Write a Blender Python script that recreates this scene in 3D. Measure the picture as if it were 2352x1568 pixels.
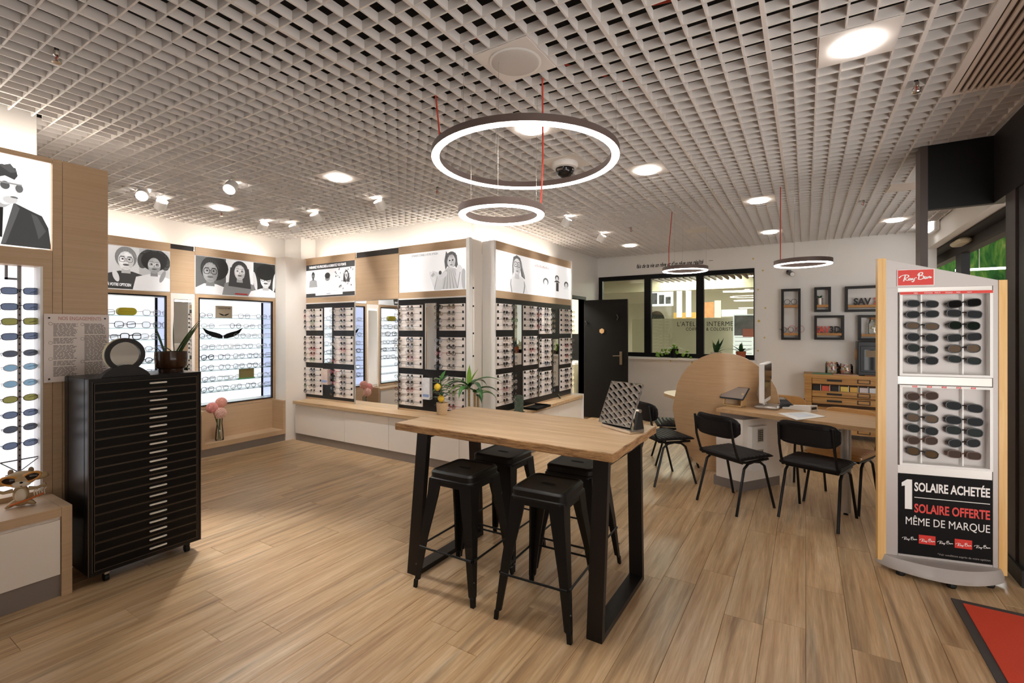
import bpy, math, random
from mathutils import Matrix, Vector
random.seed(7)
for o in list(bpy.data.objects): bpy.data.objects.remove(o, do_unlink=True)
SC = bpy.context.scene
COL = SC.collection
# ---------------------------------------------------------------- camera
F, CX, CY, VX, H = 1088.0, 1176.0, 757.0, 1850.0, 1.5       # focal length, horizon and vanishing point in a 2352x1568 frame
YAW = math.atan((VX - CX) / F)
cam = bpy.data.cameras.new('camera'); cam.sensor_width = 36; cam.sensor_fit = 'HORIZONTAL'
cam.lens = F / 2352 * 36; cam.shift_y = (CY - 784) / 2352; cam.clip_start = .05
camo = bpy.data.objects.new('camera', cam); COL.objects.link(camo)
camo.location = (0, 0, H); camo.rotation_euler = (math.pi / 2, 0, YAW)
SC.camera = camo
# ---------------------------------------------------------------- world + exposure
W = bpy.data.worlds.new('world'); SC.world = W; W.use_nodes = True
W.node_tree.nodes['Background'].inputs[0].default_value = (1, .985, .965, 1)
W.node_tree.nodes['Background'].inputs[1].default_value = 1.0
SC.view_settings.view_transform = 'Standard'; SC.view_settings.look = 'None'
SC.view_settings.gamma = 1; SC.view_settings.use_curve_mapping = False
SC.view_settings.exposure = 2.2
LAMP_W = 105.0          # downlights, watts each
# ---------------------------------------------------------------- pixel -> place
FW = (-math.sin(YAW), math.cos(YAW)); RT = (math.cos(YAW), math.sin(YAW))
def ray(px, py):
    u = (px - CX) / F; return (FW[0] + u * RT[0], FW[1] + u * RT[1], -(py - CY) / F)
def fl(px, py, z=0.0):
    d = ray(px, py); t = (z - H) / d[2]; return (t * d[0], t * d[1])
def onX(px, py, X):
    d = ray(px, py); t = X / d[0]; return (t * d[1], H + t * d[2])
def onY(px, py, Y):
    d = ray(px, py); t = Y / d[1]; return (t * d[0], H + t * d[2])
# ---------------------------------------------------------------- materials
def lin(h):
    h = h.lstrip('#'); v = [int(h[i:i+2], 16) / 255 for i in (0, 2, 4)]
    return tuple(c / 12.92 if c <= .04045 else ((c + .055) / 1.055) ** 2.4 for c in v) + (1,)
MATS = {}
def M(name, hexc='#ffffff', rough=.5, metal=0, emit=None, es=0, spec=None, trans=0, ior=1.45, noise=0, nscale=40, bump=0):
    if name in MATS: return MATS[name]
    m = bpy.data.materials.new(name); m.use_nodes = True; nt = m.node_tree; b = nt.nodes['Principled BSDF']
    b.inputs['Base Color'].default_value = lin(hexc); b.inputs['Roughness'].default_value = rough; b.inputs['Metallic'].default_value = metal
    b.inputs['Transmission Weight'].default_value = trans; b.inputs['IOR'].default_value = ior
    if spec is not None: b.inputs['Specular IOR Level'].default_value = spec
    if emit: b.inputs['Emission Color'].default_value = lin(emit); b.inputs['Emission Strength'].default_value = es
    if noise or bump:
        g = nt.nodes.new('ShaderNodeNewGeometry'); n = nt.nodes.new('ShaderNodeTexNoise'); n.inputs['Scale'].default_value = nscale; n.inputs['Detail'].default_value = 4
        nt.links.new(g.outputs['Position'], n.inputs['Vector'])
        if noise:
            mx = nt.nodes.new('ShaderNodeMix'); mx.data_type = 'RGBA'; c = lin(hexc)
            mx.inputs[6].default_value = tuple(max(0, k * (1 - noise)) for k in c[:3]) + (1,); mx.inputs[7].default_value = tuple(min(1, k * (1 + noise)) for k in c[:3]) + (1,)
            nt.links.new(n.outputs['Fac'], mx.inputs[0]); nt.links.new(mx.outputs[2], b.inputs['Base Color'])
        if bump:
            bp = nt.nodes.new('ShaderNodeBump'); bp.inputs['Strength'].default_value = bump; bp.inputs['Distance'].default_value = .004
            nt.links.new(n.outputs['Fac'], bp.inputs['Height']); nt.links.new(bp.outputs[0], b.inputs['Normal'])
    MATS[name] = m; return m
def wood(name, cols, scale=(30, 1.5, 30), rough=.45, bump=.15, rnd=0.0, fine=0.0, spots=0.0):
    """stretched-noise wood; cols = [(pos, hex), ...]; rnd = brightness spread between objects"""
    m = bpy.data.materials.new(name); m.use_nodes = True; nt = m.node_tree; N = nt.nodes; L = nt.links; b = N['Principled BSDF']
    g = N.new('ShaderNodeNewGeometry'); oi = N.new('ShaderNodeObjectInfo')
    sc = N.new('ShaderNodeVectorMath'); sc.operation = 'SCALE'; sc.inputs[0].default_value = (31, 17, 23); L.new(oi.outputs['Random'], sc.inputs['Scale'])
    ad = N.new('ShaderNodeVectorMath'); ad.operation = 'ADD'; L.new(g.outputs['Position'], ad.inputs[0]); L.new(sc.outputs[0], ad.inputs[1])
    ml = N.new('ShaderNodeVectorMath'); ml.operation = 'MULTIPLY'; L.new(ad.outputs[0], ml.inputs[0]); ml.inputs[1].default_value = scale
    n1 = N.new('ShaderNodeTexNoise'); n1.inputs['Scale'].default_value = 1; n1.inputs['Detail'].default_value = 7; n1.inputs['Roughness'].default_value = .62; n1.inputs['Distortion'].default_value = .5
    L.new(ml.outputs[0], n1.inputs['Vector'])
    rp = N.new('ShaderNodeValToRGB'); e = rp.color_ramp.elements
    e[0].position, e[0].color = cols[0][0], lin(cols[0][1]); e[1].position, e[1].color = cols[-1][0], lin(cols[-1][1])
    for p, c in cols[1:-1]:
        k = e.new(p); k.color = lin(c)
    L.new(n1.outputs['Fac'], rp.inputs[0]); out = rp.outputs[0]
    def mult(out, fac, lo, hi):
        mr = N.new('ShaderNodeMapRange'); mr.inputs['To Min'].default_value = lo; mr.inputs['To Max'].default_value = hi; L.new(fac, mr.inputs['Value'])
        mx = N.new('ShaderNodeVectorMath'); mx.operation = 'SCALE'; L.new(out, mx.inputs[0]); L.new(mr.outputs[0], mx.inputs['Scale']); return mx.outputs[0], mr
    if rnd:
        wn = N.new('ShaderNodeTexWhiteNoise'); wn.noise_dimensions = '1D'; L.new(oi.outputs['Random'], wn.inputs['W'])
        out, _ = mult(out, wn.outputs['Value'], 1 - rnd, 1 + rnd)
    if fine:
        m2 = N.new('ShaderNodeVectorMath'); m2.operation = 'MULTIPLY'; L.new(ad.outputs[0], m2.inputs[0]); m2.inputs[1].default_value = tuple(s * 6 for s in scale)
        n2 = N.new('ShaderNodeTexNoise'); n2.inputs['Scale'].default_value = 1; n2.inputs['Detail'].default_value = 3; L.new(m2.outputs[0], n2.inputs['Vector'])
        out, mr = mult(out, n2.outputs['Fac'], 1 - fine, 1 + fine); mr.inputs['From Min'].default_value = .3; mr.inputs['From Max'].default_value = .7
    if spots:
        m3 = N.new('ShaderNodeVectorMath'); m3.operation = 'MULTIPLY'; L.new(ad.outputs[0], m3.inputs[0]); m3.inputs[1].default_value = tuple(s * .33 for s in scale)
        n3 = N.new('ShaderNodeTexNoise'); n3.inputs['Scale'].default_value = 1.3; n3.inputs['Detail'].default_value = 4; n3.inputs['Distortion'].default_value = 1.2; L.new(m3.outputs[0], n3.inputs['Vector'])
        out, mr = mult(out, n3.outputs['Fac'], 1 - spots, 1.0); mr.inputs['From Min'].default_value = .3; mr.inputs['From Max'].default_value = .47
    L.new(out, b.inputs['Base Color']); b.inputs['Roughness'].default_value = rough
    if bump:
        bp = N.new('ShaderNodeBump'); bp.inputs['Strength'].default_value = bump; bp.inputs['Distance'].default_value = .002
        L.new(n1.outputs['Fac'], bp.inputs['Height']); L.new(bp.outputs[0], b.inputs['Normal'])
    MATS[name] = m; return m
def thin_glass(name, hexc='#ffffff', alpha=.12, rough=.02):
    """clear pane: mostly see-through with a glossy skin"""
    m = bpy.data.materials.new(name); m.use_nodes = True; nt = m.node_tree; N = nt.nodes; L = nt.links; N.remove(N['Principled BSDF'])
    t = N.new('ShaderNodeBsdfTransparent'); t.inputs[0].default_value = lin(hexc); gl = N.new('ShaderNodeBsdfGlossy'); gl.inputs['Roughness'].default_value = rough
    fr = N.new('ShaderNodeFresnel'); fr.inputs[0].default_value = 1.45; ad = N.new('ShaderNodeMath'); ad.operation = 'ADD'; ad.inputs[1].default_value = alpha * .35; L.new(fr.outputs[0], ad.inputs[0])
    mx = N.new('ShaderNodeMixShader'); L.new(ad.outputs[0], mx.inputs[0]); L.new(t.outputs[0], mx.inputs[1]); L.new(gl.outputs[0], mx.inputs[2]); L.new(mx.outputs[0], N['Material Output'].inputs[0])
    MATS[name] = m; return m
def tinted_lens(name, hexc, mixv=.75):
    m = bpy.data.materials.new(name); m.use_nodes = True; nt = m.node_tree; N = nt.nodes; L = nt.links; b = N['Principled BSDF']
    b.inputs['Base Color'].default_value = lin(hexc); b.inputs['Roughness'].default_value = .05; b.inputs['Specular IOR Level'].default_value = .08
    t = N.new('ShaderNodeBsdfTransparent'); t.inputs[0].default_value = lin(hexc); mx = N.new('ShaderNodeMixShader'); mx.inputs[0].default_value = mixv
    L.new(t.outputs[0], mx.inputs[1]); L.new(b.outputs[0], mx.inputs[2]); L.new(mx.outputs[0], N['Material Output'].inputs[0]); MATS[name] = m; return m
GREY = {}
def grey(k, glow=.12):
    """printed grey tone k (0..1) of a backlit poster"""
    k = round(k, 2); key = (k, glow)
    if key not in GREY:
        v = int(k * 255); h = '#%02x%02x%02x' % (v, v, min(255, int(v * 1.005)))
        GREY[key] = M('print_%03d_%d' % (v, int(glow * 100)), h, .6, emit=h, es=glow)
    return GREY[key]

wall_m = M('wall_paint', '#f3efea', .7, noise=.02, nscale=3)
cream_m = M('cream_laminate', '#f3ebe2', .42)
post_white = M('white_laminate', '#f4f1ec', .4)
tan_x = wood('tan_laminate', [(.3, '#c0a180'), (.5, '#c7a987'), (.7, '#cdb08f')], (1.2, 1.2, 70), .5, .04)
oak_top = wood('oak_counter', [(.3, '#b08d66'), (.5, '#c9a981'), (.72, '#dabf9b')], (2.0, 45, 45), .42, .15)
oak_table = wood('oak_table_top', [(.3, '#b8956b'), (.5, '#ccab84'), (.72, '#dcc19e')], (2.0, 38, 38), .38, .15, fine=.06)
oak_edge = wood('oak_table_edge', [(.32, '#6b4a2c'), (.5, '#a67c50'), (.7, '#c29a6c')], (9, 9, 90), .6, .3, fine=.25)
floor_m = wood('floor_oak', [(.24, '#8f6d4c'), (.40, '#b8956d'), (.55, '#caaa82'), (.76, '#dcc5a6')], (22, 1.1, 22), .34, .06, rnd=.07, fine=.12, spots=.38)
pine_m = wood('pine_cabinet', [(.3, '#9c6a33'), (.5, '#c28f4d'), (.7, '#d3a565')], (2.0, 30, 40), .5, .1, spots=.3)
maple_m = wood('maple_edge', [(.3, '#d9a860'), (.6, '#e6bd7e')], (40, 40, 2), .45, .05)
desk_m = wood('desk_laminate', [(.3, '#bb9468'), (.5, '#c9a479'), (.7, '#d4b28a')], (3, 40, 40), .35, .04)
disc_m = wood('partition_laminate', [(.3, '#bf9a72'), (.5, '#c6a27a'), (.7, '#cba981')], (3, 3, 60), .4, .02)
black_m = M('black_paint', '#090807', .5, spec=.3)
board_m = M('rack_board_black', '#0d0a09', .35)
blk_metal = M('black_powder_metal', '#080706', .45, .0, spec=.4)
steel_m = M('gunmetal', '#2c2724', .38, .6)
chair_tube = M('black_tube', '#080707', .42, .0, spec=.4)
leather_k = M('black_leather', '#120e0f', .5, spec=.3, noise=.25, nscale=60, bump=.2)
leather_t = M('tan_leather', '#c08f55', .42, noise=.15, nscale=40, bump=.15)
grid_m = M('grid_white', '#e6dfd9', .6)
plenum_m = M('plenum_black', '#0b0908', .9)
plinth_m = M('grey_plinth', '#8e8580', .45, .3)
chrome_m = M('chrome', '#e8e6e3', .08, 1)
mirror_m = M('mirror_silver', '#f2f4f4', .01, 1)
alu_m = M('brushed_aluminium', '#c2bcb6', .35, .6)
white_p = M('white_plastic', '#eceae6', .35)
light_m = M('lamp_glow', '#ffffff', .5, emit='#fffaf5', es=4)
ring_m = M('ring_glow', '#ffffff', .5, emit='#fff7ee', es=7)
strip_m = M('led_strip', '#ffffff', .5, emit='#fff6ea', es=2.6)
box_m = M('lightbox_white', '#ffffff', .5, emit='#f4f6ff', es=.22)
ringbody_m = M('ring_taupe', '#6a5a54', .5, .2)
red_cable = M('red_cable', '#c8442e', .5)
red_m = M('sign_red', '#d8352a', .45)
print_k = M('print_black', '#0b0909', .6, spec=.2)
print_w = M('print_white', '#f4f2ef', .45)
print_r = M('print_red', '#e0463f', .45)
pane_m = thin_glass('window_glass', '#eef4ee', .10)
shelf_glass = thin_glass('shelf_glass', '#cfe9e6', .35)
clear_m = thin_glass('clear_glass', '#f4f8f6', .3)
demo_lens = thin_glass('demo_lens', '#f6f8f8', .25)
acrylic_m = M('frosted_acrylic', '#efe3dd', .3)
rackboard_m = M('rack_panel_cream', '#f5ece5', .4)
rubber_m = M('rubber_black', '#141312', .6)
leaf_m = M('leaf_green', '#3f7a2f', .4, noise=.3, nscale=25)
leaf_d = M('leaf_dark', '#27502a', .4, noise=.35, nscale=30)
leaf_y = M('leaf_lime', '#7fa838', .45, noise=.25, nscale=30)
stem_m = M('stem_green', '#4c6a2c', .6)
wicker_m = M('wicker', '#cfb48f', .7, noise=.35, nscale=180, bump=.6)
terra_m = M('terracotta', '#b4613f', .7)
carpet_r = M('red_carpet', '#dd4a30', .95, noise=.25, nscale=260, bump=.8)
# ---------------------------------------------------------------- mesh helpers
class MB:
    """collects shapes, then links them as one mesh object"""
    def __init__(s): s.v = []; s.f = []; s.mi = []; s.k = 0
    def add(s, vs, fs):
        n = len(s.v); s.v += [tuple(p) for p in vs]; s.f += [tuple(i + n for i in f) for f in fs]; s.mi += [s.k] * len(fs); return s
    def box(s, x0, x1, y0, y1, z0, z1):
        if x0 > x1: x0, x1 = x1, x0
        if y0 > y1: y0, y1 = y1, y0
        if z0 > z1: z0, z1 = z1, z0
        return s.add([(x0,y0,z0),(x1,y0,z0),(x1,y1,z0),(x0,y1,z0),(x0,y0,z1),(x1,y0,z1),(x1,y1,z1),(x0,y1,z1)],
                     [(0,3,2,1),(4,5,6,7),(0,1,5,4),(1,2,6,5),(2,3,7,6),(3,0,4,7)])
    def bbox(s, x0, x1, y0, y1, z0, z1, b=.004):
        """box with chamfered vertical and top edges"""
        q = [(x0+b,y0),(x1-b,y0),(x1,y0+b),(x1,y1-b),(x1-b,y1),(x0+b,y1),(x0,y1-b),(x0,y0+b)]
        cx, cy = (x0+x1)/2, (y0+y1)/2
        def ins(p): return (p[0] + (b if p[0] < cx else -b), p[1] + (b if p[1] < cy else -b))
        r0 = [ins(p) + (z0,) for p in q]; r1 = [p + (z0+b,) for p in q]; r2 = [p + (z1-b,) for p in q]; r3 = [ins(p) + (z1,) for p in q]
        return s.rings([r0, r1, r2, r3], cap=True)
    def rings(s, rs, cap=False, closed=True):
        n = len(rs[0]); vs = [p for r in rs for p in r]; fs = []
        for i in range(len(rs) - 1):
            for j in range(n if closed else n - 1):
                k = (j + 1) % n; fs.append((i*n+j, i*n+k, (i+1)*n+k, (i+1)*n+j))
        if cap: fs.append(tuple(range(n - 1, -1, -1))); fs.append(tuple((len(rs)-1)*n + j for j in range(n)))
        return s.add(vs, fs)
    def beam(s, a, b, w, d, up=(0, 0, 1)):
        """rectangular bar from a to b; w along the side, d along up"""
        a, b, up = Vector(a), Vector(b), Vector(up); t = (b - a).normalized(); x = t.cross(up)
        if x.length < 1e-5: x = t.cross(Vector((1, 0, 0)))
        x.normalize(); y = x.cross(t); q = [x*(-w/2)+y*(-d/2), x*(w/2)+y*(-d/2), x*(w/2)+y*(d/2), x*(-w/2)+y*(d/2)]
        return s.rings([[a + p for p in q], [b + p for p in q]], cap=True)
    def tube(s, pts, r, n=8, cap=True, closed=False):
        P = [Vector(p) for p in pts]; R = r if isinstance(r, (list, tuple)) else [r] * len(P); rs = []; up = None; m = len(P)
        for i, p in enumerate(P):
            if closed: t = P[(i+1) % m] - P[i-1]
            else: t = P[min(i+1, m-1)] - P[max(i-1, 0)]
            t.normalize()
            if up is None:
                up = Vector((0, 0, 1)) if abs(t.z) < .9 else Vector((1, 0, 0))
            x = t.cross(up).normalized(); y = x.cross(t); up = y
            rs.append([p + x * math.cos(2*math.pi*k/n) * R[i] + y * math.sin(2*math.pi*k/n) * R[i] for k in range(n)])
        if closed: rs.append(rs[0]); return s.rings(rs)
        return s.rings(rs, cap=cap)
    def lathe(s, prof, n=20, c=(0, 0, 0), cap=True):
        rs = [[(c[0] + r*math.cos(2*math.pi*k/n), c[1] + r*math.sin(2*math.pi*k/n), c[2] + z) for k in range(n)] for r, z in prof]
        return s.rings(rs, cap=cap)
    def ell(s, c, r, nu=12, nv=8, rot=None):
        rs = []
        for i in range(nv + 1):
            a = -math.pi/2 + math.pi * i / nv; cr = max(math.cos(a), .02); ring = []
            for k in range(nu):
                p = Vector((r[0]*cr*math.cos(2*math.pi*k/nu), r[1]*cr*math.sin(2*math.pi*k/nu), r[2]*math.sin(a)))
                if rot: p = rot @ p
                ring.append(Vector(c) + p)
            rs.append(ring)
        return s.rings(rs, cap=True)
    def prism(s, poly, z0, z1):
        n = len(poly); vs = [(x, y, z0) for x, y in poly] + [(x, y, z1) for x, y in poly]
        fs = [tuple(range(n-1, -1, -1)), tuple(range(n, 2*n))] + [(i, (i+1) % n, n+(i+1) % n, n+i) for i in range(n)]
        return s.add(vs, fs)
    def flat(s, poly, z=0):
        return s.add([(x, y, z) for x, y in poly], [tuple(range(len(poly)))])
    def leaf(s, base, az, ln, w, rise=.8, droop=.9, n=7, fold=.25):
        """blade leaf: starts upwards at slope 'rise' and bends down by 'droop'"""
        b = Vector(base); d = Vector((math.cos(az), math.sin(az), 0)); side = Vector((-d.y, d.x, 0)); p = b.copy(); a = rise; vs = []; fs = []
        for i in range(n + 1):
            t = i / n; wd = w * (math.sin(math.pi * min(1, (t * .85 + .15))) ** .7) * (1 - t ** 4 * .98)
            nrm = Vector((-d.x * math.sin(a), -d.y * math.sin(a), math.cos(a)))
            vs += [p + side * wd + nrm * wd * fold, p, p - side * wd + nrm * wd * fold]
            p = p + (d * math.cos(a) + Vector((0, 0, math.sin(a)))) * (ln / n); a -= droop / n
        for i in range(n):
            k = 3 * i; fs += [(k, k+1, k+4, k+3), (k+1, k+2, k+5, k+4)]
        return s.add(vs, fs)
    def mesh(s, name, mats, smooth=False, xf=None):
        me = bpy.data.meshes.new(name); v = [tuple(xf @ Vector(p)) for p in s.v] if xf else s.v
        me.from_pydata(v, [], s.f)
        for m in (mats if isinstance(mats, (list, tuple)) else [mats]): me.materials.append(m)
        if isinstance(mats, (list, tuple)): me.polygons.foreach_set('material_index', s.mi)
        me.update()
        if smooth:
            me.polygons.foreach_set('use_smooth', [True] * len(me.polygons)); me.set_sharp_from_angle(angle=math.radians(40))
        return me
    def build(s, name, mats, parent=None, smooth=False, xf=None, world=True):
        me = s.mesh(name, mats, smooth, xf); return put(name, me, parent, world)
def put(name, me, parent=None, world=True):
    o = bpy.data.objects.new(name, me); COL.objects.link(o)
    if parent is not None:
        o.parent = parent
        if world:
            q = parent; off = Vector((0, 0, 0))
            while q is not None: off += Vector(q.location); q = q.parent
            o.location = -off
    return o
def tag(o, label=None, cat=None, group=None, kind=None):
    if label: o['label'] = label
    if cat: o['category'] = cat
    if group: o['group'] = group
    if kind: o['kind'] = kind
    return o
def thing(name, label, cat, loc=(0, 0, 0), rz=0, group=None):
    o = bpy.data.objects.new(name, None); COL.objects.link(o); o.location = loc; o.rotation_euler = (0, 0, rz); o.empty_display_size = .1
    return tag(o, label, cat, group)
def struct(name, mb, m, label=None, smooth=False):
    o = mb.build(name, m, smooth=smooth); o['kind'] = 'structure'
    if label: o['label'] = label
    return o
def copy_tree(o, parent=None):
    c = o.copy(); COL.objects.link(c); c.parent = parent
    for ch in o.children: copy_tree(ch, c)
    return c
def frame(org, right, up=(0, 0, 1)):
    x, y = Vector(right).normalized(), Vector(up).normalized(); z = x.cross(y)
    return Matrix(((x.x, y.x, z.x, org[0]), (x.y, y.y, z.y, org[1]), (x.z, y.z, z.z, org[2]), (0, 0, 0, 1)))
def text_mesh(body, size, m, shear=0, bold=0, space=1, align='LEFT', ext=.0006, sx=1):
    c = bpy.data.curves.new('lettering', 'FONT'); c.body = body; c.size = size; c.shear = shear; c.offset = bold; c.space_character = space
    c.align_x = align; c.extrude = ext; c.resolution_u = 3
    t = bpy.data.objects.new('lettering', c); COL.objects.link(t); bpy.context.view_layer.update()
    me = bpy.data.meshes.new_from_object(t.evaluated_get(bpy.context.evaluated_depsgraph_get())); bpy.data.objects.remove(t); bpy.data.curves.remove(c)
    if sx != 1:
        for v in me.vertices: v.co.x *= sx
    me.materials.clear(); me.materials.append(m); return me
def text(name, body, size, m, fr, at, parent, **k):
    """lettering lying in the plane fr, starting at (u, v) = at"""
    me = text_mesh(body, size, m, **k); me.transform(fr @ Matrix.Translation((at[0], at[1], at[2] if len(at) > 2 else .0015)))
    return put(name, me, parent)
def ellpts(cx, cy, rx, ry, n=20, rot=0, e=2.0, a0=0, a1=2*math.pi):
    out = []
    for k in range(n):
        a = a0 + (a1 - a0) * k / (n if a1 - a0 > 6.2 else n - 1); c, s_ = math.cos(a), math.sin(a)
        x = rx * math.copysign(abs(c) ** (2/e), c); y = ry * math.copysign(abs(s_) ** (2/e), s_)
        out.append((cx + x*math.cos(rot) - y*math.sin(rot), cy + x*math.sin(rot) + y*math.cos(rot)))
    return out
def draw(name, items, fr, parent, w, h, glow=.12, z0=.001):
    """flat print: items in 0..1 poster coordinates, painted back to front. ('e',cx,cy,rx,ry,tone[,rot]) ('p',pts,tone) ('o',cx,cy,rx,ry,t,tone) ('r',x0,y0,x1,y1,tone)"""
    mb = MB(); mats = []; asp = h / w
    def clipu(v): return min(1.0, max(0.0, v))
    for i, it in enumerate(items):
        tone = it[5] if it[0] == 'e' else it[2] if it[0] == 'p' else it[6] if it[0] == 'o' else it[5]
        m = grey(tone, glow) if not isinstance(tone, str) else MATS[tone]
        if m not in mats: mats.append(m)
        mb.k = mats.index(m); z = z0 + i * .00005
        def T(p): return (clipu(p[0]) * w, clipu(p[1]) * h)
        if it[0] == 'e':
            rot = it[6] if len(it) > 6 else 0
            pts = [(it[1] + (x) , it[2] + (y) / asp) for x, y in ellpts(0, 0, it[3], it[4] * asp, 22, rot)]; mb.flat([T(p) for p in pts], z)
        elif it[0] == 'p': mb.flat([T(p) for p in it[1]], z)
        elif it[0] == 'r': mb.flat([T(p) for p in ((it[1], it[2]), (it[3], it[2]), (it[3], it[4]), (it[1], it[4]))], z)
        elif it[0] == 'o':
            _, cx, cy, rx, ry, t, _ = it; o_ = ellpts(cx, cy, rx, ry, 18, 0, 2.6); i_ = ellpts(cx, cy, rx - t, ry - t / asp, 18, 0, 2.6)
            vs = [T(p) + (z,) for p in o_] + [T(p) + (z,) for p in i_]; mb.add(vs, [(k, (k+1) % 18, 18 + (k+1) % 18, 18 + k) for k in range(18)])
    return mb.build(name, mats, parent, xf=fr)
# ================================================================ the setting
ZC = 2.81; PITCH = .1002; GX0 = -.1504; GY0 = 2.222; BH = .042; ZTOP = 3.3
XA, YB, XCP = -6.24, 4.15, -2.945            # front planes of the left, middle and right display walls
XWA, YWB, XWC, YD, XWR = -6.5, 4.40, -3.27, 8.30, 1.38
PTOP = 2.50                                  # top of every display wall
ZCT = .535                                   # counter tops
XL = -3.93; PTL = 2.549                                   # near-left display wall
# floor: a base slab and single planks
floor = struct('floor', MB().box(-6.6, 2.6, -1.0, 13.0, -.06, -.012), M('subfloor', '#6d543c', .7))
PW = .1835; planks = []
for k in range(-36, 14):
    x0 = .002 + k * PW; r = random.Random(k * 13 + 5); y = -1.2 + r.random() * 1.2
    while y < 8.35:
        y1 = y + 1.24; cx, cy = x0 + PW / 2, (y + y1) / 2
        vis = False
        for px_, py_ in ((x0, y), (x0, y1), (x0 + PW, y), (x0 + PW, y1), (cx, cy)):
            w_ = px_ * FW[0] + py_ * FW[1]; u_ = px_ * RT[0] + py_ * RT[1]
            if w_ > 1.75 and abs(u_) < w_ * 1.2 + .25: vis = True
        if x0 < -4.1 and y1 < .95: vis = False
        if x0 < -3.45 and y > 4.35: vis = False
        if x0 < -6.2 or (x0 > 1.3): vis = False
        if -3.4 < x0 < -3.1 and y > 4.0 : vis = vis and x0 > -3.3
        if vis: planks.append((x0, max(y, -1.0), min(y1, 8.3)))
        y = y1
planks.sort(key=lambda p: (p[0] + PW/2 - 0) ** 2 + (p[1] - 1) ** 2)
pm = MB(); b_ = .0022
pm.rings([[(0,0,-.012),(1,0,-.012),(1,1,-.012),(0,1,-.012)], [(0,0,-.0025),(1,0,-.0025),(1,1,-.0025),(0,1,-.0025)], [(.006,.0009,0),(.994,.0009,0),(.994,.9991,0),(.006,.9991,0)]], cap=True)
plank_me = pm.mesh('plank', floor_m); rest = MB()
for i, (x0, y0, y1) in enumerate(planks):
    if i < 300:
        o = put('plank', plank_me, floor); o.location = (x0, y0, 0); o.scale = (PW - .0008, y1 - y0 - .0008, 1)
    else: rest.box(x0, x0 + PW - .001, y0, y1 - .001, -.012, 0)
if rest.v: tag(rest.build('planks', floor_m, floor), kind='stuff')
# ceiling: black void above, open-cell grid of single blades below
ceil = struct('ceiling', MB().box(-6.6, 1.5, -1.0, 8.4, ZTOP, ZTOP + .1), plenum_m)
thin = MB().box(-.004, .004, 0, 1, 0, BH).mesh('grid_blade', grid_m); thick = MB().box(-.0085, .0085, 0, 1, -.001, BH).mesh('grid_runner', grid_m)
def blade(me, name, loc, ln, rz=0):
    o = put(name, me, ceil); o.location = (loc[0], loc[1], ZC); o.scale = (1, ln, 1); o.rotation_euler = (0, 0, rz); return o
k0 = math.ceil((-6.48 - GX0) / PITCH); k1 = math.floor((XWR - .02 - GX0) / PITCH)
for k in range(k0, k1 + 1):
    x = GX0 + k * PITCH; a = .97 if x < -4.04 else -.8; b = YWB - .01 if x < XWC + .01 else YD - .01
    blade(thick if k % 6 == 0 else thin, 'grid_runner' if k % 6 == 0 else 'grid_blade', (x, a), b - a)
k0 = math.ceil((-.8 - GY0) / PITCH); k1 = math.floor((YD - .02 - GY0) / PITCH)
for k in range(k0, k1 + 1):
    y = GY0 + k * PITCH; a = -4.04 if y < .97 else (-6.48 if y < YWB - .01 else XWC + .01)
    blade(thin, 'grid_blade', (XWR - .015, y), XWR - .015 - a, math.pi / 2)
# hangers and ducts half seen above the grid
for k, x in enumerate((-2.3, -1.1, .1)):
    o = MB().box(x, x + .03, .2, 8.1, 3.02, 3.05).build('grid_hanger_rail', M('galvanised', '#4a4542', .5, .6), ceil)
for a, b in (((-2.0, 1.2, 3.0), (.9, 2.6, 3.05)), ((-1.4, 1.9, 2.95), (-.2, 3.3, 2.95)), ((-.6, 2.2, 3.0), (.9, 2.1, 3.0))):
    MB().tube([a, ((a[0]+b[0])/2, (a[1]+b[1])/2 + .15, a[2] - .04), b], .006, 6).build('red_wire', red_cable, ceil)
# walls
struct('wall_left', MB().box(XWA - .1, XWA, .9, 4.5, 0, ZTOP), wall_m)
struct('wall_near_left', MB().box(XWA, -4.075, -1.0, .95, 0, ZTOP), wall_m)
struct('wall_middle', MB().box(XWA, XWC, YWB, YWB + .1, 0, ZTOP), wall_m)
DY0, DY1, DZ = 6.72, 7.66, 2.02
struct('wall_inner', MB().box(XWC - .1, XWC, YWB + .1, DY0, 0, ZTOP).box(XWC - .1, XWC, DY1, YD, 0, ZTOP).box(XWC - .1, XWC, DY0, DY1, DZ, ZTOP), wall_m)
WX0, WZ1a = onY(1376, 637, YD); WX1, WZ1b = onY(1733, 616, YD); WZ1 = (WZ1a + WZ1b) / 2; WZ0 = onY(1733, 826, YD)[1]
WX0 = max(WX0, XWC + .005)
struct('wall_back', MB().box(XWC, WX0, YD, YD + .1, 0, ZTOP).box(WX1, XWR + .1, YD, YD + .1, 0, ZTOP).box(WX0, WX1, YD, YD + .1, 0, WZ0).box(WX0, WX1, YD, YD + .1, WZ1, ZTOP), wall_m)
struct('wall_rear', MB().box(-4.075, 1.3, -1.1, -1.0, 0, ZTOP), M('rear_wall', '#9a8f85', .7))
zr = onX(2132, 570, XWR)[1]
struct('wall_right', MB().box(XWR, XWR + .1, 4.6, YD, zr, ZTOP), wall_m)
struct('baseboard_back', MB().box(XWC + .001, XWR, YD - .012, YD - .0005, 0, .09), post_white)
struct('trim_1', MB().box(WX0, WX1 + .03, YD - .05, YD - .0005, WZ0 - .035, WZ0 - .002), post_white, 'white sill board under the black framed window')
# corner pier beside the left shelves, and the upper pilaster
struct('wall_corner', MB().box(XA + .02, -5.985, 3.84, YWB - .001, 0, PTOP - .01), cream_m)
struct('wall_pilaster', MB().box(XWA + .001, -6.12, 4.16, YWB - .001, PTOP, ZTOP), wall_m)
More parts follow.
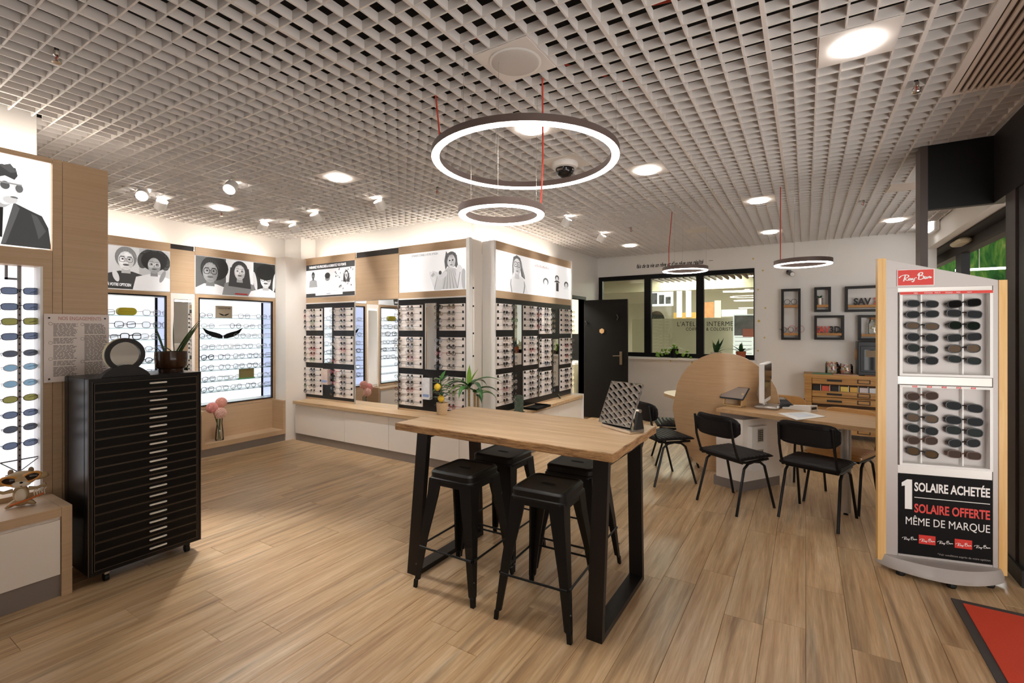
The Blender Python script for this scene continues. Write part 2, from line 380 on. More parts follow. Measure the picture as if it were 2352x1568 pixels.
# black framed window in the back wall
w1 = tag(thing('window_1', 'black framed interior window looking into the salon next door', 'window', (WX0, YD, WZ0)), kind='structure')
del w1['category']
fw_ = .075
m1, m2 = onY(1488, 640, YD)[0], onY(1608, 640, YD)[0]
fb = MB(); fb.box(WX0, WX1, YD - .02, YD + .06, WZ1 - fw_, WZ1).box(WX0, WX1, YD - .02, YD + .06, WZ0, WZ0 + .07)
fb.box(WX0, WX0 + .07, YD - .02, YD + .06, WZ0 + .07, WZ1 - fw_).box(WX1 - .012, WX1, YD - .02, YD + .06, WZ0 + .07, WZ1 - fw_)
for m_ in (m1, m2): fb.box(m_ - .058, m_ + .058, YD - .021, YD + .061, WZ0 + .07, WZ1 - fw_)
fb.build('window_frame', black_m, w1)
for a, b in ((WX0 + .07, m1 - .058), (m1 + .058, m2 - .058), (m2 + .058, WX1 - .012)):
    MB().box(a, b, YD + .018, YD + .024, WZ0 + .07, WZ1 - fw_).build('pane', pane_m, w1)
# doorway in the inner wall, black leaf swung back
d1 = tag(thing('door_1', None, None, (XWC, DY1, 0)), kind='structure'); d1['label'] = 'matt black door standing open beside the window, with coat hooks'
fbx = MB().box(XWC - .11, XWC + .015, DY0 - .05, DY0, 0, DZ + .05).box(XWC - .11, XWC + .015, DY1, DY1 + .05, 0, DZ + .05).box(XWC - .11, XWC + .015, DY0, DY1, DZ, DZ + .05)
fbx.build('door_frame', black_m, d1)
LY = DY1 - .02; lx0, lx1 = XWC + .02, onY(1443, 750, LY)[0]
lf = MB().bbox(lx0, lx1, LY - .04, LY, .012, DZ - .015, .002).build('door_leaf', black_m, d1)
hx, hz = onY(1428, 822, LY)
MB().bbox(hx - .022, hx + .022, LY - .048, LY - .041, hz - .11, hz + .11, .002).build('handle_plate', M('brass_satin', '#a3947c', .3, .9), lf)
MB().tube([(hx, LY - .048, hz + .04), (hx, LY - .09, hz + .04), (hx - .03, LY - .095, hz + .04), (hx - .12, LY - .095, hz + .035)], .009, 8).build('handle', M('brass_satin'), lf, True)
kx, kz = onY(1385, 760, LY)
MB().prism([(kx + .045 * math.cos(a * math.pi / 3 + .52), kz + .045 * math.sin(a * math.pi / 3 + .52)) for a in range(6)], 0, .02).build('wooden_peg', M('peg_wood', '#d0a878', .5), lf, xf=Matrix(((1,0,0,0),(0,0,-1,LY - .0405),(0,1,0,0),(0,0,0,1))))
for px_, py_ in ((1350, 743), (1421, 729)):
    hx, hz = onY(px_, py_, LY); s_ = 1 if px_ > 1400 else .8
    MB().tube([(hx - .035 * s_, LY - .042, hz + .05 * s_), (hx, LY - .075, hz + .045 * s_), (hx + .02 * s_, LY - .08, hz), (hx, LY - .075, hz - .045 * s_)], .012 * s_, 8).build('coat_hook', M('hook_white', '#2b2825', .3, .3), lf, True)
# sliver of the back room behind the doorway
struct('wall_store', MB().box(XWC - 1.6, XWC - 1.5, 5.2, 8.4, 0, 2.7).box(XWC - 1.5, XWC - .1, 8.3, 8.4, 0, 2.7), M('store_wall', '#d8d2bd', .7))
struct('ceiling_store', MB().box(XWC - 1.6, XWC - .1, 5.2, 8.4, 2.55, 2.6), wall_m)
struct('floor_store', MB().box(XWC - 1.6, XWC - .0, 5.2, 8.4, -.05, -.011), M('store_floor', '#8a7358', .6))
sc_ = thing('store_cupboard', 'pale cupboard with a white worktop seen through the doorway', 'cupboard', (XWC - .75, 7.95, 0))
MB().box(XWC - 1.2, XWC - .2, 7.72, 8.28, 0, .88).build('body', M('pale_green_laminate', '#d4cfb4', .5), sc_)
for i in range(2): MB().box(XWC - 1.19 + i * .5, XWC - .71 + i * .5, 7.705, 7.719, .1, .84).build('door', M('pale_green_laminate'), sc_)
MB().box(XWC - 1.22, XWC - .18, 7.68, 8.28, .88, .92).build('worktop', print_w, sc_)
ab = thing('store_appliance', 'black splashback panel above the cupboard in the back room', 'panel', (XWC - .7, 8.27, .93))
MB().box(XWC - 1.15, XWC - .25, 8.25, 8.29, .93, 1.42).build('panel', black_m, ab)
MB().box(XWC - 1.15, XWC - .25, 8.24, 8.29, 1.42, 1.44).build('panel_rail', alu_m, ab)
lamp = bpy.data.lights.new('store_lamp', 'AREA'); lamp.energy = 14; lamp.size = .6; lamp.color = (1, .95, .86)
lo = bpy.data.objects.new('store_lamp', lamp); COL.objects.link(lo); lo.location = (XWC - .8, 7.0, 2.5)
# handwritten quotation on the back wall
q = thing('wall_quotation', 'black handwritten quotation lettered on white wall above the window', 'wall lettering', (-2.4, YD, 2.6))
t0 = onY(1462, 612, YD); t1 = onY(1616, 600, YD); wq = t1[0] - t0[0]
me = text_mesh("fais de ta vie un rêve et d'un rêve une réalité", .1, print_k, shear=.35, space=1.05, ext=.0004, bold=.0022); mw = max(v.co.x for v in me.vertices)
me.transform(frame((t0[0], YD - .0008, (t0[1] + t1[1]) / 2 - .035), (1, 0, 0)) @ Matrix.Diagonal((wq / mw, 1.0, 1, 1))); put('lettering', me, q)
s0, s1 = onY(1628, 599, YD), onY(1638, 598, YD); MB().box(s0[0], s1[0], YD - .001, YD - .0002, s0[1], s0[1] + .006).build('dash', print_k, q)
star_m = M('star_yellow', '#d9bd55', .6); stars = [(1730, 594), (1752, 621), (1741, 665), (1758, 707), (1743, 737), (1756, 775), (1540, 829), (1590, 833), (1741, 805)]
for i, (px_, py_) in enumerate(stars):
    x, z = onY(px_, py_, YD); r = .03 if i in (4, 7) else .02
    pts = [(x + (r if k % 2 == 0 else r * .42) * math.cos(math.pi/2 + k * math.pi/5 + i), z + (r if k % 2 == 0 else r * .42) * math.sin(math.pi/2 + k * math.pi/5 + i)) for k in range(10)]
    o = MB(); o.add([(a, YD - .0012, b) for a, b in pts], [tuple(range(10))])
    where = ['top of the scatter right of the window', 'second from the top right of the window', 'third down right of the window', 'fourth down right of the window', 'larger one right of the window', 'sixth down right of the window', 'small one left below the window', 'larger one below the window', 'lowest one right of the window'][i]
    tag(o.build('star_sticker', star_m), 'yellow star sticker on white wall, ' + where, 'sticker', 'star stickers on the back wall')
# ================================================================ the salon behind the window
struct('wall_salon', MB().box(-5.2, 1.4, 12.4, 12.5, 0, 3.3).box(1.4, 1.45, 8.42, 12.5, 0, 3.6).box(-5.3, -5.2, 8.5, 12.4, 0, 3.3).box(-5.2, XWC - .1, 8.42, 8.5, 0, 3.3), M('salon_wall', '#d9d3c2', .7))
struct('ceiling_salon', MB().box(-5.2, 1.4, 8.42, 12.4, 2.95, 3.0), M('salon_ceiling', '#b5aa9a', .7))
sl = thing('slatted_ceiling', 'brown wooden slat ceiling hung inside the salon behind the window', 'ceiling panel', (-1.2, 9.0, 2.42))
for k in range(24):
    x = -2.35 + k * .105; MB().box(x, x + .03, 8.6, 9.3, 2.40, 2.45).build('slat', M('slat_brown', '#7a5438', .6), sl)
struct('wall_salon_soffit', MB().box(-5.2, 1.4, 10.6, 10.8, 2.35, 2.95), M('salon_soffit', '#bdb49c', .7))
for i, (x, y, z) in enumerate(((-1.75, 9.6, 2.93), (-2.45, 10.4, 2.93), (-1.35, 10.0, 2.93), (-.95, 10.3, 2.93))):
    o = thing('salon_downlight', 'small round downlight in the salon ceiling, ' + ['nearest the window', 'above the left posters', 'in the middle of the ceiling', 'furthest right'][i], 'lamp', (x, y, z))
    MB().lathe([(.085, -.02), (.09, 0)], 20, (x, y, z)).build('trim_ring', white_p, o); MB().lathe([(.07, -.022), (.07, -.018)], 20, (x, y, z)).build('lens', M('salon_glow', '#ffffff', .5, emit='#fff8ec', es=.5), o)
o = thing('salon_ceiling_lamp', 'long glowing lamp panels on the salon ceiling seen through the right pane', 'lamp', (-1.0, 11.2, 2.5))
for k in range(3): MB().box(-1.5 + k * .12, -.35 + k * .1, 11.0 + k * .22, 11.1 + k * .22, 2.30 + k*.01, 2.33+ k*.01).build('lamp_panel', M('salon_glow', '#ffffff', .5, emit='#fff8ec', es=.5), o)
# frosted partition with the salon's name
YP = 9.55; x0, zt = onY(1497, 732, YP); x1 = onY(1683, 732, YP)[0]; zb = onY(1600, 822, YP)[1]
pt = thing('salon_partition', 'frosted salon partition carrying dark lettering, seen through the window', 'partition', ((x0 + x1) / 2, YP, 0))
MB().box(x0 - .4, x1, YP, YP + .02, .9, zt).build('frosted_pane', M('frosted_pane', '#cfc9b4', .4), pt)
MB().box(x0 - .4, x1, YP - .01, YP + .03, zb - .06, zb + .04).build('rail', M('rail_grey', '#8f8c86', .4), pt)
def fit(body, a, b, size, parent, **k):
    me = text_mesh(body, size, print_k, **k); mw = max(v.co.x for v in me.vertices); A, B = onY(*a, YP), onY(*b, YP)
    me.transform(frame((A[0], YP - .001, A[1]), (1, 0, 0)) @ Matrix.Diagonal(((B[0] - A[0]) / mw, 1, 1, 1))); return put('lettering', me, parent)
fit("L'ATELIER INTERME", (1555, 749), (1684, 749), .125, pt, space=1.1); fit('COIFFEUR & COLORISTE', (1575, 759), (1684, 759), .085, pt, bold=.0005, space=1.1)
# posters and panels beyond
def salon_panel(name, label, px0, px1, py0, py1, Y, m, cat='poster'):
    a, z1 = onY(px0, py0, Y); b, z0 = onY(px1, py1, Y); o = thing(name, label, cat, ((a+b)/2, Y, z0))
    MB().box(a, b, Y, Y + .02, z0, z1).build('panel', m, o); return o, a, b, z0, z1
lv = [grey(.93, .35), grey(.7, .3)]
o, a, b, z0, z1 = salon_panel('salon_poster', 'white salon poster with dark figures, high behind the middle pane', 1496, 1546, 664, 702, 11.6, lv[0])
for k, c in enumerate((.18, .5, .8)):
    x = a + (b - a) * c; MB().box(x - .07, x + .05, 11.59, 11.599, z0 + .05, z1 - .1 - .05 * k).build('figure', grey(.25, .1), o)
o, a, b, z0, z1 = salon_panel('salon_poster', 'ochre board with two white strips behind the middle pane', 1547, 1600, 718, 731, 11.0, M('ochre', '#b08a45', .6))
for c in (.15, .55): MB().box(a + (b-a)*c, a + (b-a)*(c+.22), 10.98, 10.999, z0 + .03, z1 + .55).build('white_strip', lv[0], o)
o, a, b, z0, z1 = salon_panel('salon_poster', 'copper-brown hair picture behind the window, right of the mullion', 1614, 1640, 694, 729, 11.4, M('copper_print', '#c08458', .6, noise=.5, nscale=14))
o, a, b, z0, z1 = salon_panel('salon_poster', 'pale curtain-like panel beside the copper picture in the salon', 1641, 1656, 690, 729, 11.4, M('pale_panel', '#d9d2c4', .6))
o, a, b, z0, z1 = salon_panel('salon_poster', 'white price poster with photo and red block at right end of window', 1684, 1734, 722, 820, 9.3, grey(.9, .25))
MB().box(a + .02, b - .02, 9.285, 9.299, z0 + (z1-z0)*.5, z1 - .02).build('photo', M('photo_grey', '#8d8f9c', .5, noise=.6, nscale=9), o); MB().box(a + (b-a)*.45, b, 9.275, 9.284, z0 + (z1-z0)*.47, z0 + (z1-z0)*.66).build('red_block', M('coral', '#e08a80', .5), o)
for k in range(5): MB().box(a + .03, b - .05, 9.285, 9.299, z0 + .06 + k * .07, z0 + .07 + k * .07).build('text_line', grey(.6, .2), o)
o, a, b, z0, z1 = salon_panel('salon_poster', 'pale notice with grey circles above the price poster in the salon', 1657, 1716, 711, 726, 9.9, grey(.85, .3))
cl = onY(1506, 731, 9.7); o = thing('salon_mirror', 'dark half-round mirror standing behind the frosted partition', 'mirror', (cl[0], 9.75, cl[1]))
MB().prism(ellpts(cl[0], cl[1] - .01, .16, .16, 16, 0, 2, 0, math.pi), 0, .02).build('mirror_glass', M('dark_glass', '#2b2a22', .2), o, xf=Matrix(((1,0,0,0),(0,0,-1,9.77),(0,1,0,0),(0,0,0,1))))
lamp = bpy.data.lights.new('salon_lamp', 'AREA'); lamp.energy = 42; lamp.size = 1.6; lamp.color = (1, .95, .85)
lo = bpy.data.objects.new('salon_lamp', lamp); COL.objects.link(lo); lo.location = (-1.9, 10.25, 2.6)
# ================================================================ entrance side
bm = M('portal_black', '#0f0d0c', .5); gm = M('portal_taupe', '#5a4e4a', .5)
px0 = fl(2113, 340, ZC)[0]; PY = 4.42; pxa = onY(2131, 400, PY)[0]; pxb = onY(2283, 400, PY)[0]; pzb = onY(2283, 466, PY)[1]
struct('trim_2', MB().box(pxa, pxb, PY, PY + .05, pzb, ZC - .003), bm, 'black bulkhead panel over the shop entrance')
struct('trim_3', MB().box(pxa - .042, pxa, PY - .005, PY + .16, 0, ZC - .003), gm, 'dark taupe post of the entrance portal')
struct('trim_4', MB().box(pxb, pxb + .06, 1.2, PY + .05, pzb, ZC - .003), M('portal_dark', '#231e1d', .45), 'dark beam running along the shop front')
pa, pb = onX(2310, 700, pxb)[0], onX(2332, 700, pxb)[0]
struct('trim_5', MB().box(pxb, pxb + .08, pb, pa, 0, pzb), M('portal_post', '#4b4240', .5), 'taupe door post of the shop front')
struct('trim_6', MB().box(pxb + .01, pxb + .07, pb - .12, pb - .02, .1, pzb), M('portal_dark'), 'dark door leaf edge of the shop front')
struct('baseboard_right', MB().box(pxb - .01, pxb + .08, pb - .14, pa, 0, .1), bm)
# mall corridor outside
struct('ceiling_mall', MB().box(XWR + .1, 1.61, 4.5, 9.5, zr - .02, zr + .03), M('mall_ceiling', '#1c1612', .7))
struct('trim_7', MB().box(1.61, 1.71, 4.5, 9.5, 2.435, zr + .05), M('mall_beam', '#2c231d', .6), 'brown beam at the edge of the mall ceiling')
struct('trim_8', MB().box(1.62, 1.70, onX(2213, 600, 1.64)[0], onX(2200, 600, 1.64)[0], 0, 2.434), bm, 'black mullion of the mall glazing')
struct('floor_mall', MB().box(1.45, 8, 3.0, 14.0, -.05, -.011), M('mall_floor', '#8f7f6e', .4))
struct('wall_mall', MB().box(6.0, 6.1, -3.0, 14.0, 0, 3.6), M('mall_wall', '#93887c', .6)); struct('ceiling_mall_outer', MB().box(2.65, 6.0, -3.0, 8.0, 3.5, 3.6).box(1.45, 2.65, -3.0, 13.9, 3.5, 3.6).box(2.65, 6.0, 8.0, 13.9, 3.5, 3.6).box(1.4, 6.0, 13.9, 14.0, 0, 3.6), M('mall_ceiling_light', '#8b8177', .7))
gw = thing('green_mural', 'green leafy backdrop of the stall across the mall corridor', 'backdrop', (3.4, 13.2, 1.6))
gm2 = wood('mural_green', [(.3, '#12421d'), (.45, '#2a6a2a'), (.6, '#5f8f3a'), (.75, '#a8b86a')], (9, 9, 2.2), .7, 0)
g_, gnt = gm2, gm2.node_tree; gnt.nodes['Principled BSDF'].inputs['Roughness'].default_value = .8
MB().box(1.6, 5.9, 13.2, 13.25, 1.6, 3.49).build('panel', gm2, gw)
MB().box(1.6, 5.9, 13.15, 13.3, 0, 1.6).build('counter_front', M('stall_cream', '#d9cfb6', .6), gw)
for i, (y, z, x) in enumerate(((12.2, 2.62, 2.9), (12.2, 2.24, 2.1))):
    o = thing('mall_tube_light', ['white hanging tube light before the green backdrop', 'lower white tube light left of the green backdrop'][i], 'lamp', (x, y, z))
    MB().box(x - .45, x + .45, y, y + .06, z, z + .04).build('tube', M('tube_glow', '#ffffff', .5, emit='#f4fff4', es=1.6), o)
    MB().box(x - .12, x - .11, y + .02, y + .03, z + .04, z + .7 if i == 0 else 3.5).build('hanger', alu_m, o)
lamp = bpy.data.lights.new('mall_fill_light', 'AREA'); lamp.energy = 60; lamp.size = 2.0  # added area light to brighten the corridor, without a fitting
lo = bpy.data.objects.new('mall_fill_light', lamp); COL.objects.link(lo); lo.location = (3.6, 10.6, 3.4); lo.rotation_euler = (math.radians(-25), 0, 0)
# emergency light and corridor fitting
ey, ez = onX(2145, 518, XWR - .03)
e = thing('emergency_light', 'white emergency exit light on wall under the black bulkhead', 'lamp', (XWR - .04, ey, ez))
MB().bbox(XWR - .055, XWR - .001, ey - .17, ey + .17, ez - .08, ez + .08, .012).build('housing', white_p, e); MB().bbox(XWR - .075, XWR - .0555, ey - .14, ey + .14, ez - .06, ez + .06, .006).build('diffuser', M('exit_glow', '#ffffff', .4, emit='#ffffff', es=1.6), e)
x, y = fl(2188, 557, zr - .05); x = XWR + .165
o = thing('corridor_lamp', 'boxy cream lamp on dark ceiling outside the shop entrance', 'lamp', (x, y, zr - .06))
MB().bbox(x - .06, x + .06, y - .2, y + .2, zr - .085, zr - .021, .02).build('housing', M('lamp_cream', '#cdbf9f', .5), o)
# ================================================================ ceiling fittings
def snap(v, g0): return g0 + round((v - g0) / PITCH) * PITCH
def snap3(x, y):                       # a 3x3-cell tile of the grid that holds the point
    return GX0 + round((x - GX0) / PITCH - 1.5) * PITCH, GY0 + round((y - GY0) / PITCH - 1.5) * PITCH
def tile(o, x0, y0, n=3):
    MB().box(x0 + .004, x0 + n * PITCH - .004, y0 + .004, y0 + n * PITCH - .004, ZC - .006, ZC - .0012).build('tile', grid_m, o)
def area(name, loc, size, watts, rot=(0, 0, 0), color=(1, .98, .955), spread=math.pi):
    l = bpy.data.lights.new(name, 'AREA'); l.shape = 'DISK'; l.size = size; l.energy = watts; l.color = color; l.spread = spread
    o = bpy.data.objects.new(name, l); COL.objects.link(o); o.location = loc; o.rotation_euler = rot; return o
DL = [((-3.42, 2.65), 'above the floor left of the big pendant ring'), ((-5.36, 2.67), 'in front of the left glasses shelves'), ((-1.144, 3.91), 'just right of the big pendant ring'),
      ((-.415, 5.33), 'before the right small ring lamp'), ((-.417, 7.23), 'near the back wall above the wall shelves'), ((-2.28, 7.18), 'near the corner above the black door'),
      ((.935, 7.15), 'at the far right beside the dark post'), ((.206, 2.68), 'largest in view, at upper right'), ((-1.533, 2.64), 'seen through the big pendant ring'),
      ((-3.3, .45), 'above the left cabinet, out of view'), ((-1.6, -.35), 'behind the camera, out of view'), ((.35, -.2), 'at the entrance behind the camera, out of view')]  # last three are added outside the view to brighten the room
for (x, y), lab in DL:
    x0, y0 = snap3(x, y); cx, cy = x0 + 1.5 * PITCH, y0 + 1.5 * PITCH
    o = thing('downlight', 'round white downlight in a square tile, ' + lab, 'lamp', (cx, cy, ZC), 0, 'round ceiling downlights')
    tile(o, x0, y0)
    MB().lathe([(.094, -.0061), (.099, -.012), (.097, -.018), (.088, -.021), (.082, -.0195)], 32, (cx, cy, ZC), cap=False).build('trim_ring', white_p, o, True)
    MB().lathe([(.082, -.0200), (.082, -.019)], 32, (cx, cy, ZC)).build('diffuser', light_m, o)
    area('downlight_lamp', (cx, cy, ZC - .03), .15, LAMP_W).parent = o; o.children[-1].location = (0, 0, -.03)
def spot(x, y, az, tilt, lit, lab, watts=16):
    x0, y0 = snap(x, GX0), snap(y, GY0); cx, cy = x0 + PITCH / 2, y0 + PITCH / 2
    o = thing('ceiling_spotlight', lab, 'lamp', (cx, cy, ZC), 0, 'adjustable ceiling spotlights')
    mb = MB(); mb.box(cx - .15, cx + .15, cy - .048, cy + .048, ZC - .005, ZC - .0012); mb.build('mount_plate', grid_m, o)
    d = Vector((math.cos(az) * math.sin(tilt), math.sin(az) * math.sin(tilt), -math.cos(tilt))); c = Vector((cx, cy, ZC - .008))
    MB().tube([c + Vector((0, 0, .001)), c + d * .05], .02, 12).build('swivel', alu_m, o, True)
    MB().tube([c + d * .03, c + d * .05, c + d * .12, c + d * .123], [.046, .05, .053, .05], 20).build('head', white_p, o, True)
    MB().tube([c + d * .1225, c + d * .1245], .045, 20).build('lens', light_m if lit == 1 else M('lens_soft', '#efe8e0', .3, emit='#fff6ea', es=.35), o)
    if lit:
        rot = Vector((0, 0, -1)).rotation_difference(d).to_euler(); area('spotlight_lamp', (0, 0, 0), .09, watts, rot, spread=1.4).parent = o; o.children[-1].location = Vector((cx, cy, ZC)) * 0 + d * .135
SP = [(-5.33, 1.875, -.5, 1.0, 1, 'lit white spotlight next to the tall brown panel', 38), (-4.37, 2.19, -.9, .8, 1, 'lit white spotlight between the brown panel and the floor downlight', 38),
      (-5.48, 2.16, 3.1, .8, 2, 'white spotlight turned away, left of the lit downlight near the shelves'), (-4.64, 3.265, 1.7, .75, 2, 'white spotlight aimed at the middle display wall, left of its neighbour'),
      (-3.69, 3.27, 1.5, .75, 2, 'white spotlight aimed at the middle display wall, nearest the rings'), (-5.54, 3.22, 3.1, .8, 2, 'left one of two white spotlights near the white corner pier'),
      (-5.33, 3.46, 1.6, .75, 2, 'right one of two white spotlights near the white corner pier'), (-2.34, 4.975, 3.1, .6, 2, 'short white cylinder spotlight before the right rack wall'), (-2.36, 6.055, 3.1, .6, 2, 'short white cylinder spotlight before the black door')]
for s_ in SP: spot(*s_)
for i, (x, y) in enumerate(((.8, 5.60), (-1.21, 6.54))):
    x0, y0 = snap3(x, y); o = thing('blank_tile', ['plain white blanking tile in the ceiling grid beside the dark post', 'plain white blanking tile in the ceiling grid above the left desk'][i], 'ceiling tile', (x0, y0, ZC)); tile(o, x0, y0)
# loudspeaker tile
x0, y0 = snap3(-1.228, 1.965); cx, cy = x0 + 1.5 * PITCH, y0 + 1.5 * PITCH
o = thing('ceiling_speaker', 'round grey loudspeaker grille in a square white ceiling tile', 'loudspeaker', (cx, cy, ZC)); tile(o, x0, y0)
MB().lathe([(.12, -.0061), (.127, -.009), (.12, -.012)], 32, (cx, cy, ZC)).build('rim', white_p, o, True); MB().lathe([(.116, -.0125), (.112, -.015), (.06, -.017)], 32, (cx, cy, ZC)).build('grille', M('speaker_mesh', '#cbc4be', .7, noise=.15, nscale=600), o, True)
# dome camera
x0, y0 = snap3(-1.63, 3.345); cx, cy = x0 + 1.5 * PITCH, y0 + 1.5 * PITCH
o = thing('dome_camera', 'smoked dome security camera in a white ceiling tile', 'camera', (cx, cy, ZC)); tile(o, x0, y0)
MB().lathe([(.1, -.0061), (.105, -.02), (.095, -.045), (.075, -.05)], 28, (cx, cy, ZC)).build('collar', white_p, o, True)
MB().lathe([(.073, -.048), (.072, -.07), (.058, -.1), (.03, -.118), (.004, -.122)], 28, (cx, cy, ZC)).build('dome', M('smoked_dome', '#211f1f', .08), o, True)
MB().box(cx - .03, cx + .02, cy - .076, cy - .066, ZC - .08, ZC - .066).build('lens_slot', chrome_m, o)
# sprinklers
for i, (px_, py_) in enumerate(((2072, 208), (92, 130), (985, 440), (1958, 468), (485, 492), (1440, 529))):
    x, y = fl(px_, py_, ZC - .03); x, y = snap(x, GX0) + PITCH / 2, snap(y, GY0) + PITCH / 2
    lab = ['nearest, at upper right beside the air grille', 'at the upper left corner', 'left of the small pendant ring', 'left of the dark post', 'above the left glasses shelves', 'above the black door'][i]
    o = thing('sprinkler_head', 'small chrome fire sprinkler in the ceiling grid, ' + lab, 'sprinkler', (x, y, ZC), 0, 'ceiling sprinklers')
    MB().tube([(x, y, ZTOP), (x, y, ZC + .005)], .009, 8).build('pipe', M('galvanised'), o)
    MB().lathe([(.013, .005), (.013, -.015), (.008, -.02)], 10, (x, y, ZC)).build('body', chrome_m, o, True)
    b = MB()
    for s in (-1, 1): b.tube([(x + s * .008, y, ZC - .018), (x + s * .017, y, ZC - .03), (x + s * .004, y, ZC - .045)], .003, 6)
    b.build('yoke', chrome_m, o); MB().lathe([(.018, -.05), (.02, -.047), (.004, -.044)], 12, (x, y, ZC)).build('deflector', chrome_m, o); MB().tube([(x, y, ZC - .02), (x, y, ZC - .042)], .003, 6).build('bulb', print_r, o)
# slatted air grille at upper right
gx0, gy1 = fl(2152, 219, ZC); gx0, gy1 = snap(gx0, GX0), snap(gy1, GY0); gx1 = pxb - .01
g = thing('air_grille', 'ribbed beige air grille set in the ceiling at upper right', 'air vent', ((gx0 + gx1) / 2, gy1 - 1, ZC))
MB().box(gx0, gx0 + .035, gy1 - 2.2, gy1, ZC - .012, ZC - .0012).box(gx0 + .035, gx1, gy1 - .035, gy1, ZC - .012, ZC - .0012).build('frame', grid_m, g)
MB().box(gx0 + .036, gx1, gy1 - 2.2, gy1 - .036, ZC - .003, ZC - .0012).build('backing', M('grille_dark', '#75675f', .8), g)
n = int((gx1 - gx0 - .045) / .03)
for k in range(n):
    x = gx0 + .05 + k * .03; MB().tube([(x, gy1 - 2.2, ZC - .013), (x, gy1 - .037, ZC - .013)], .0095, 8).build('slat', M('slat_beige', '#d6c7bb', .55), g, True)
# pendant rings
def ring_lamp(c, z, D, w, hh, lab, watts, wires, cable, name='ring_lamp'):
    o = thing(name, lab, 'pendant lamp', (c[0], c[1], z)); R = D / 2; n = 64
    MB().rings([[(c[0] + r * math.cos(2*math.pi*k/n), c[1] + r * math.sin(2*math.pi*k/n), zz) for k in range(n)] for r, zz in ((R, z + .004), (R, z + hh), (R - w, z + hh), (R - w, z + .004), (R, z + .004))]).build('ring_body', ringbody_m, o, True)
    MB().rings([[(c[0] + r * math.cos(2*math.pi*k/n), c[1] + r * math.sin(2*math.pi*k/n), zz) for k in range(n)] for r, zz in ((R - .002, z + .0035), (R - .006, z - .003), (R - w + .006, z - .003), (R - w + .002, z + .0035))]).build('diffuser', ring_m, o, True)
    for a in wires:
        x, y = c[0] + (R - w/2) * math.cos(a), c[1] + (R - w/2) * math.sin(a); MB().tube([(x, y, z + hh), (x + .006, y, ZC + .001)], .0012, 5).build('suspension_wire', alu_m, o)
    a, pts = cable; x, y = c[0] + (R - w/2) * math.cos(a), c[1] + (R - w/2) * math.sin(a)
    MB().tube([(x, y, z + hh)] + [(x + dx, y + dy, zz) for dx, dy, zz in pts], .0045, 6).build('power_cable', red_cable, o, True)
    return o
def ring_center(l, r, n, f, z):
    P = [fl(*q, z) for q in (l, r, n, f)]; c = (sum(p[0] for p in P) / 4, sum(p[1] for p in P) / 4); return c
ZR1 = H + .905; c1 = tuple(k * 2.558 for k in ray(1206, 757)[:2])
D1 = 1.0
ring_lamp(c1, ZR1, D1, .043, .038, 'large glowing ring pendant hanging over the bar table', 20, (.4, 2.5, 4.6), (-2.75, [(-.02, .02, ZR1 + .2), (-.03, .0, ZC + .002)]))
ZR2 = H + .60; c2 = tuple(k * 2.5 for k in ray(1152, 757)[:2])
ring_lamp(c2, ZR2, .455, .04, .04, 'smaller glowing ring pendant hanging below the large ring', 10, (1.0, 3.1, 5.2), (.55, [(.012, .0, ZR2 + .3), (.02, -.02, ZC + .002)]))
for (l, r), dz, lab, cab in ((((1522, 624), (1626, 621)), .63, 'small glowing ring pendant hanging in front of the black framed window', (2.7, [(0, .0, H + .9), (.03, .02, ZC + .002)])), (((1778, 611), (1912, 605)), .57, 'small glowing ring pendant hanging above the round-ended desk', (2.6, [(0, .0, H + .9), (.0, .02, ZC + .002)]))):
    z = H + dz; a, b = fl(*l, z), fl(*r, z); D = math.dist(a, b) * 1.01
    ring_lamp(((a[0]+b[0])/2, (a[1]+b[1])/2), z, D, .04, .042, lab, 8, (.3, 1.9, 4.4), cab)
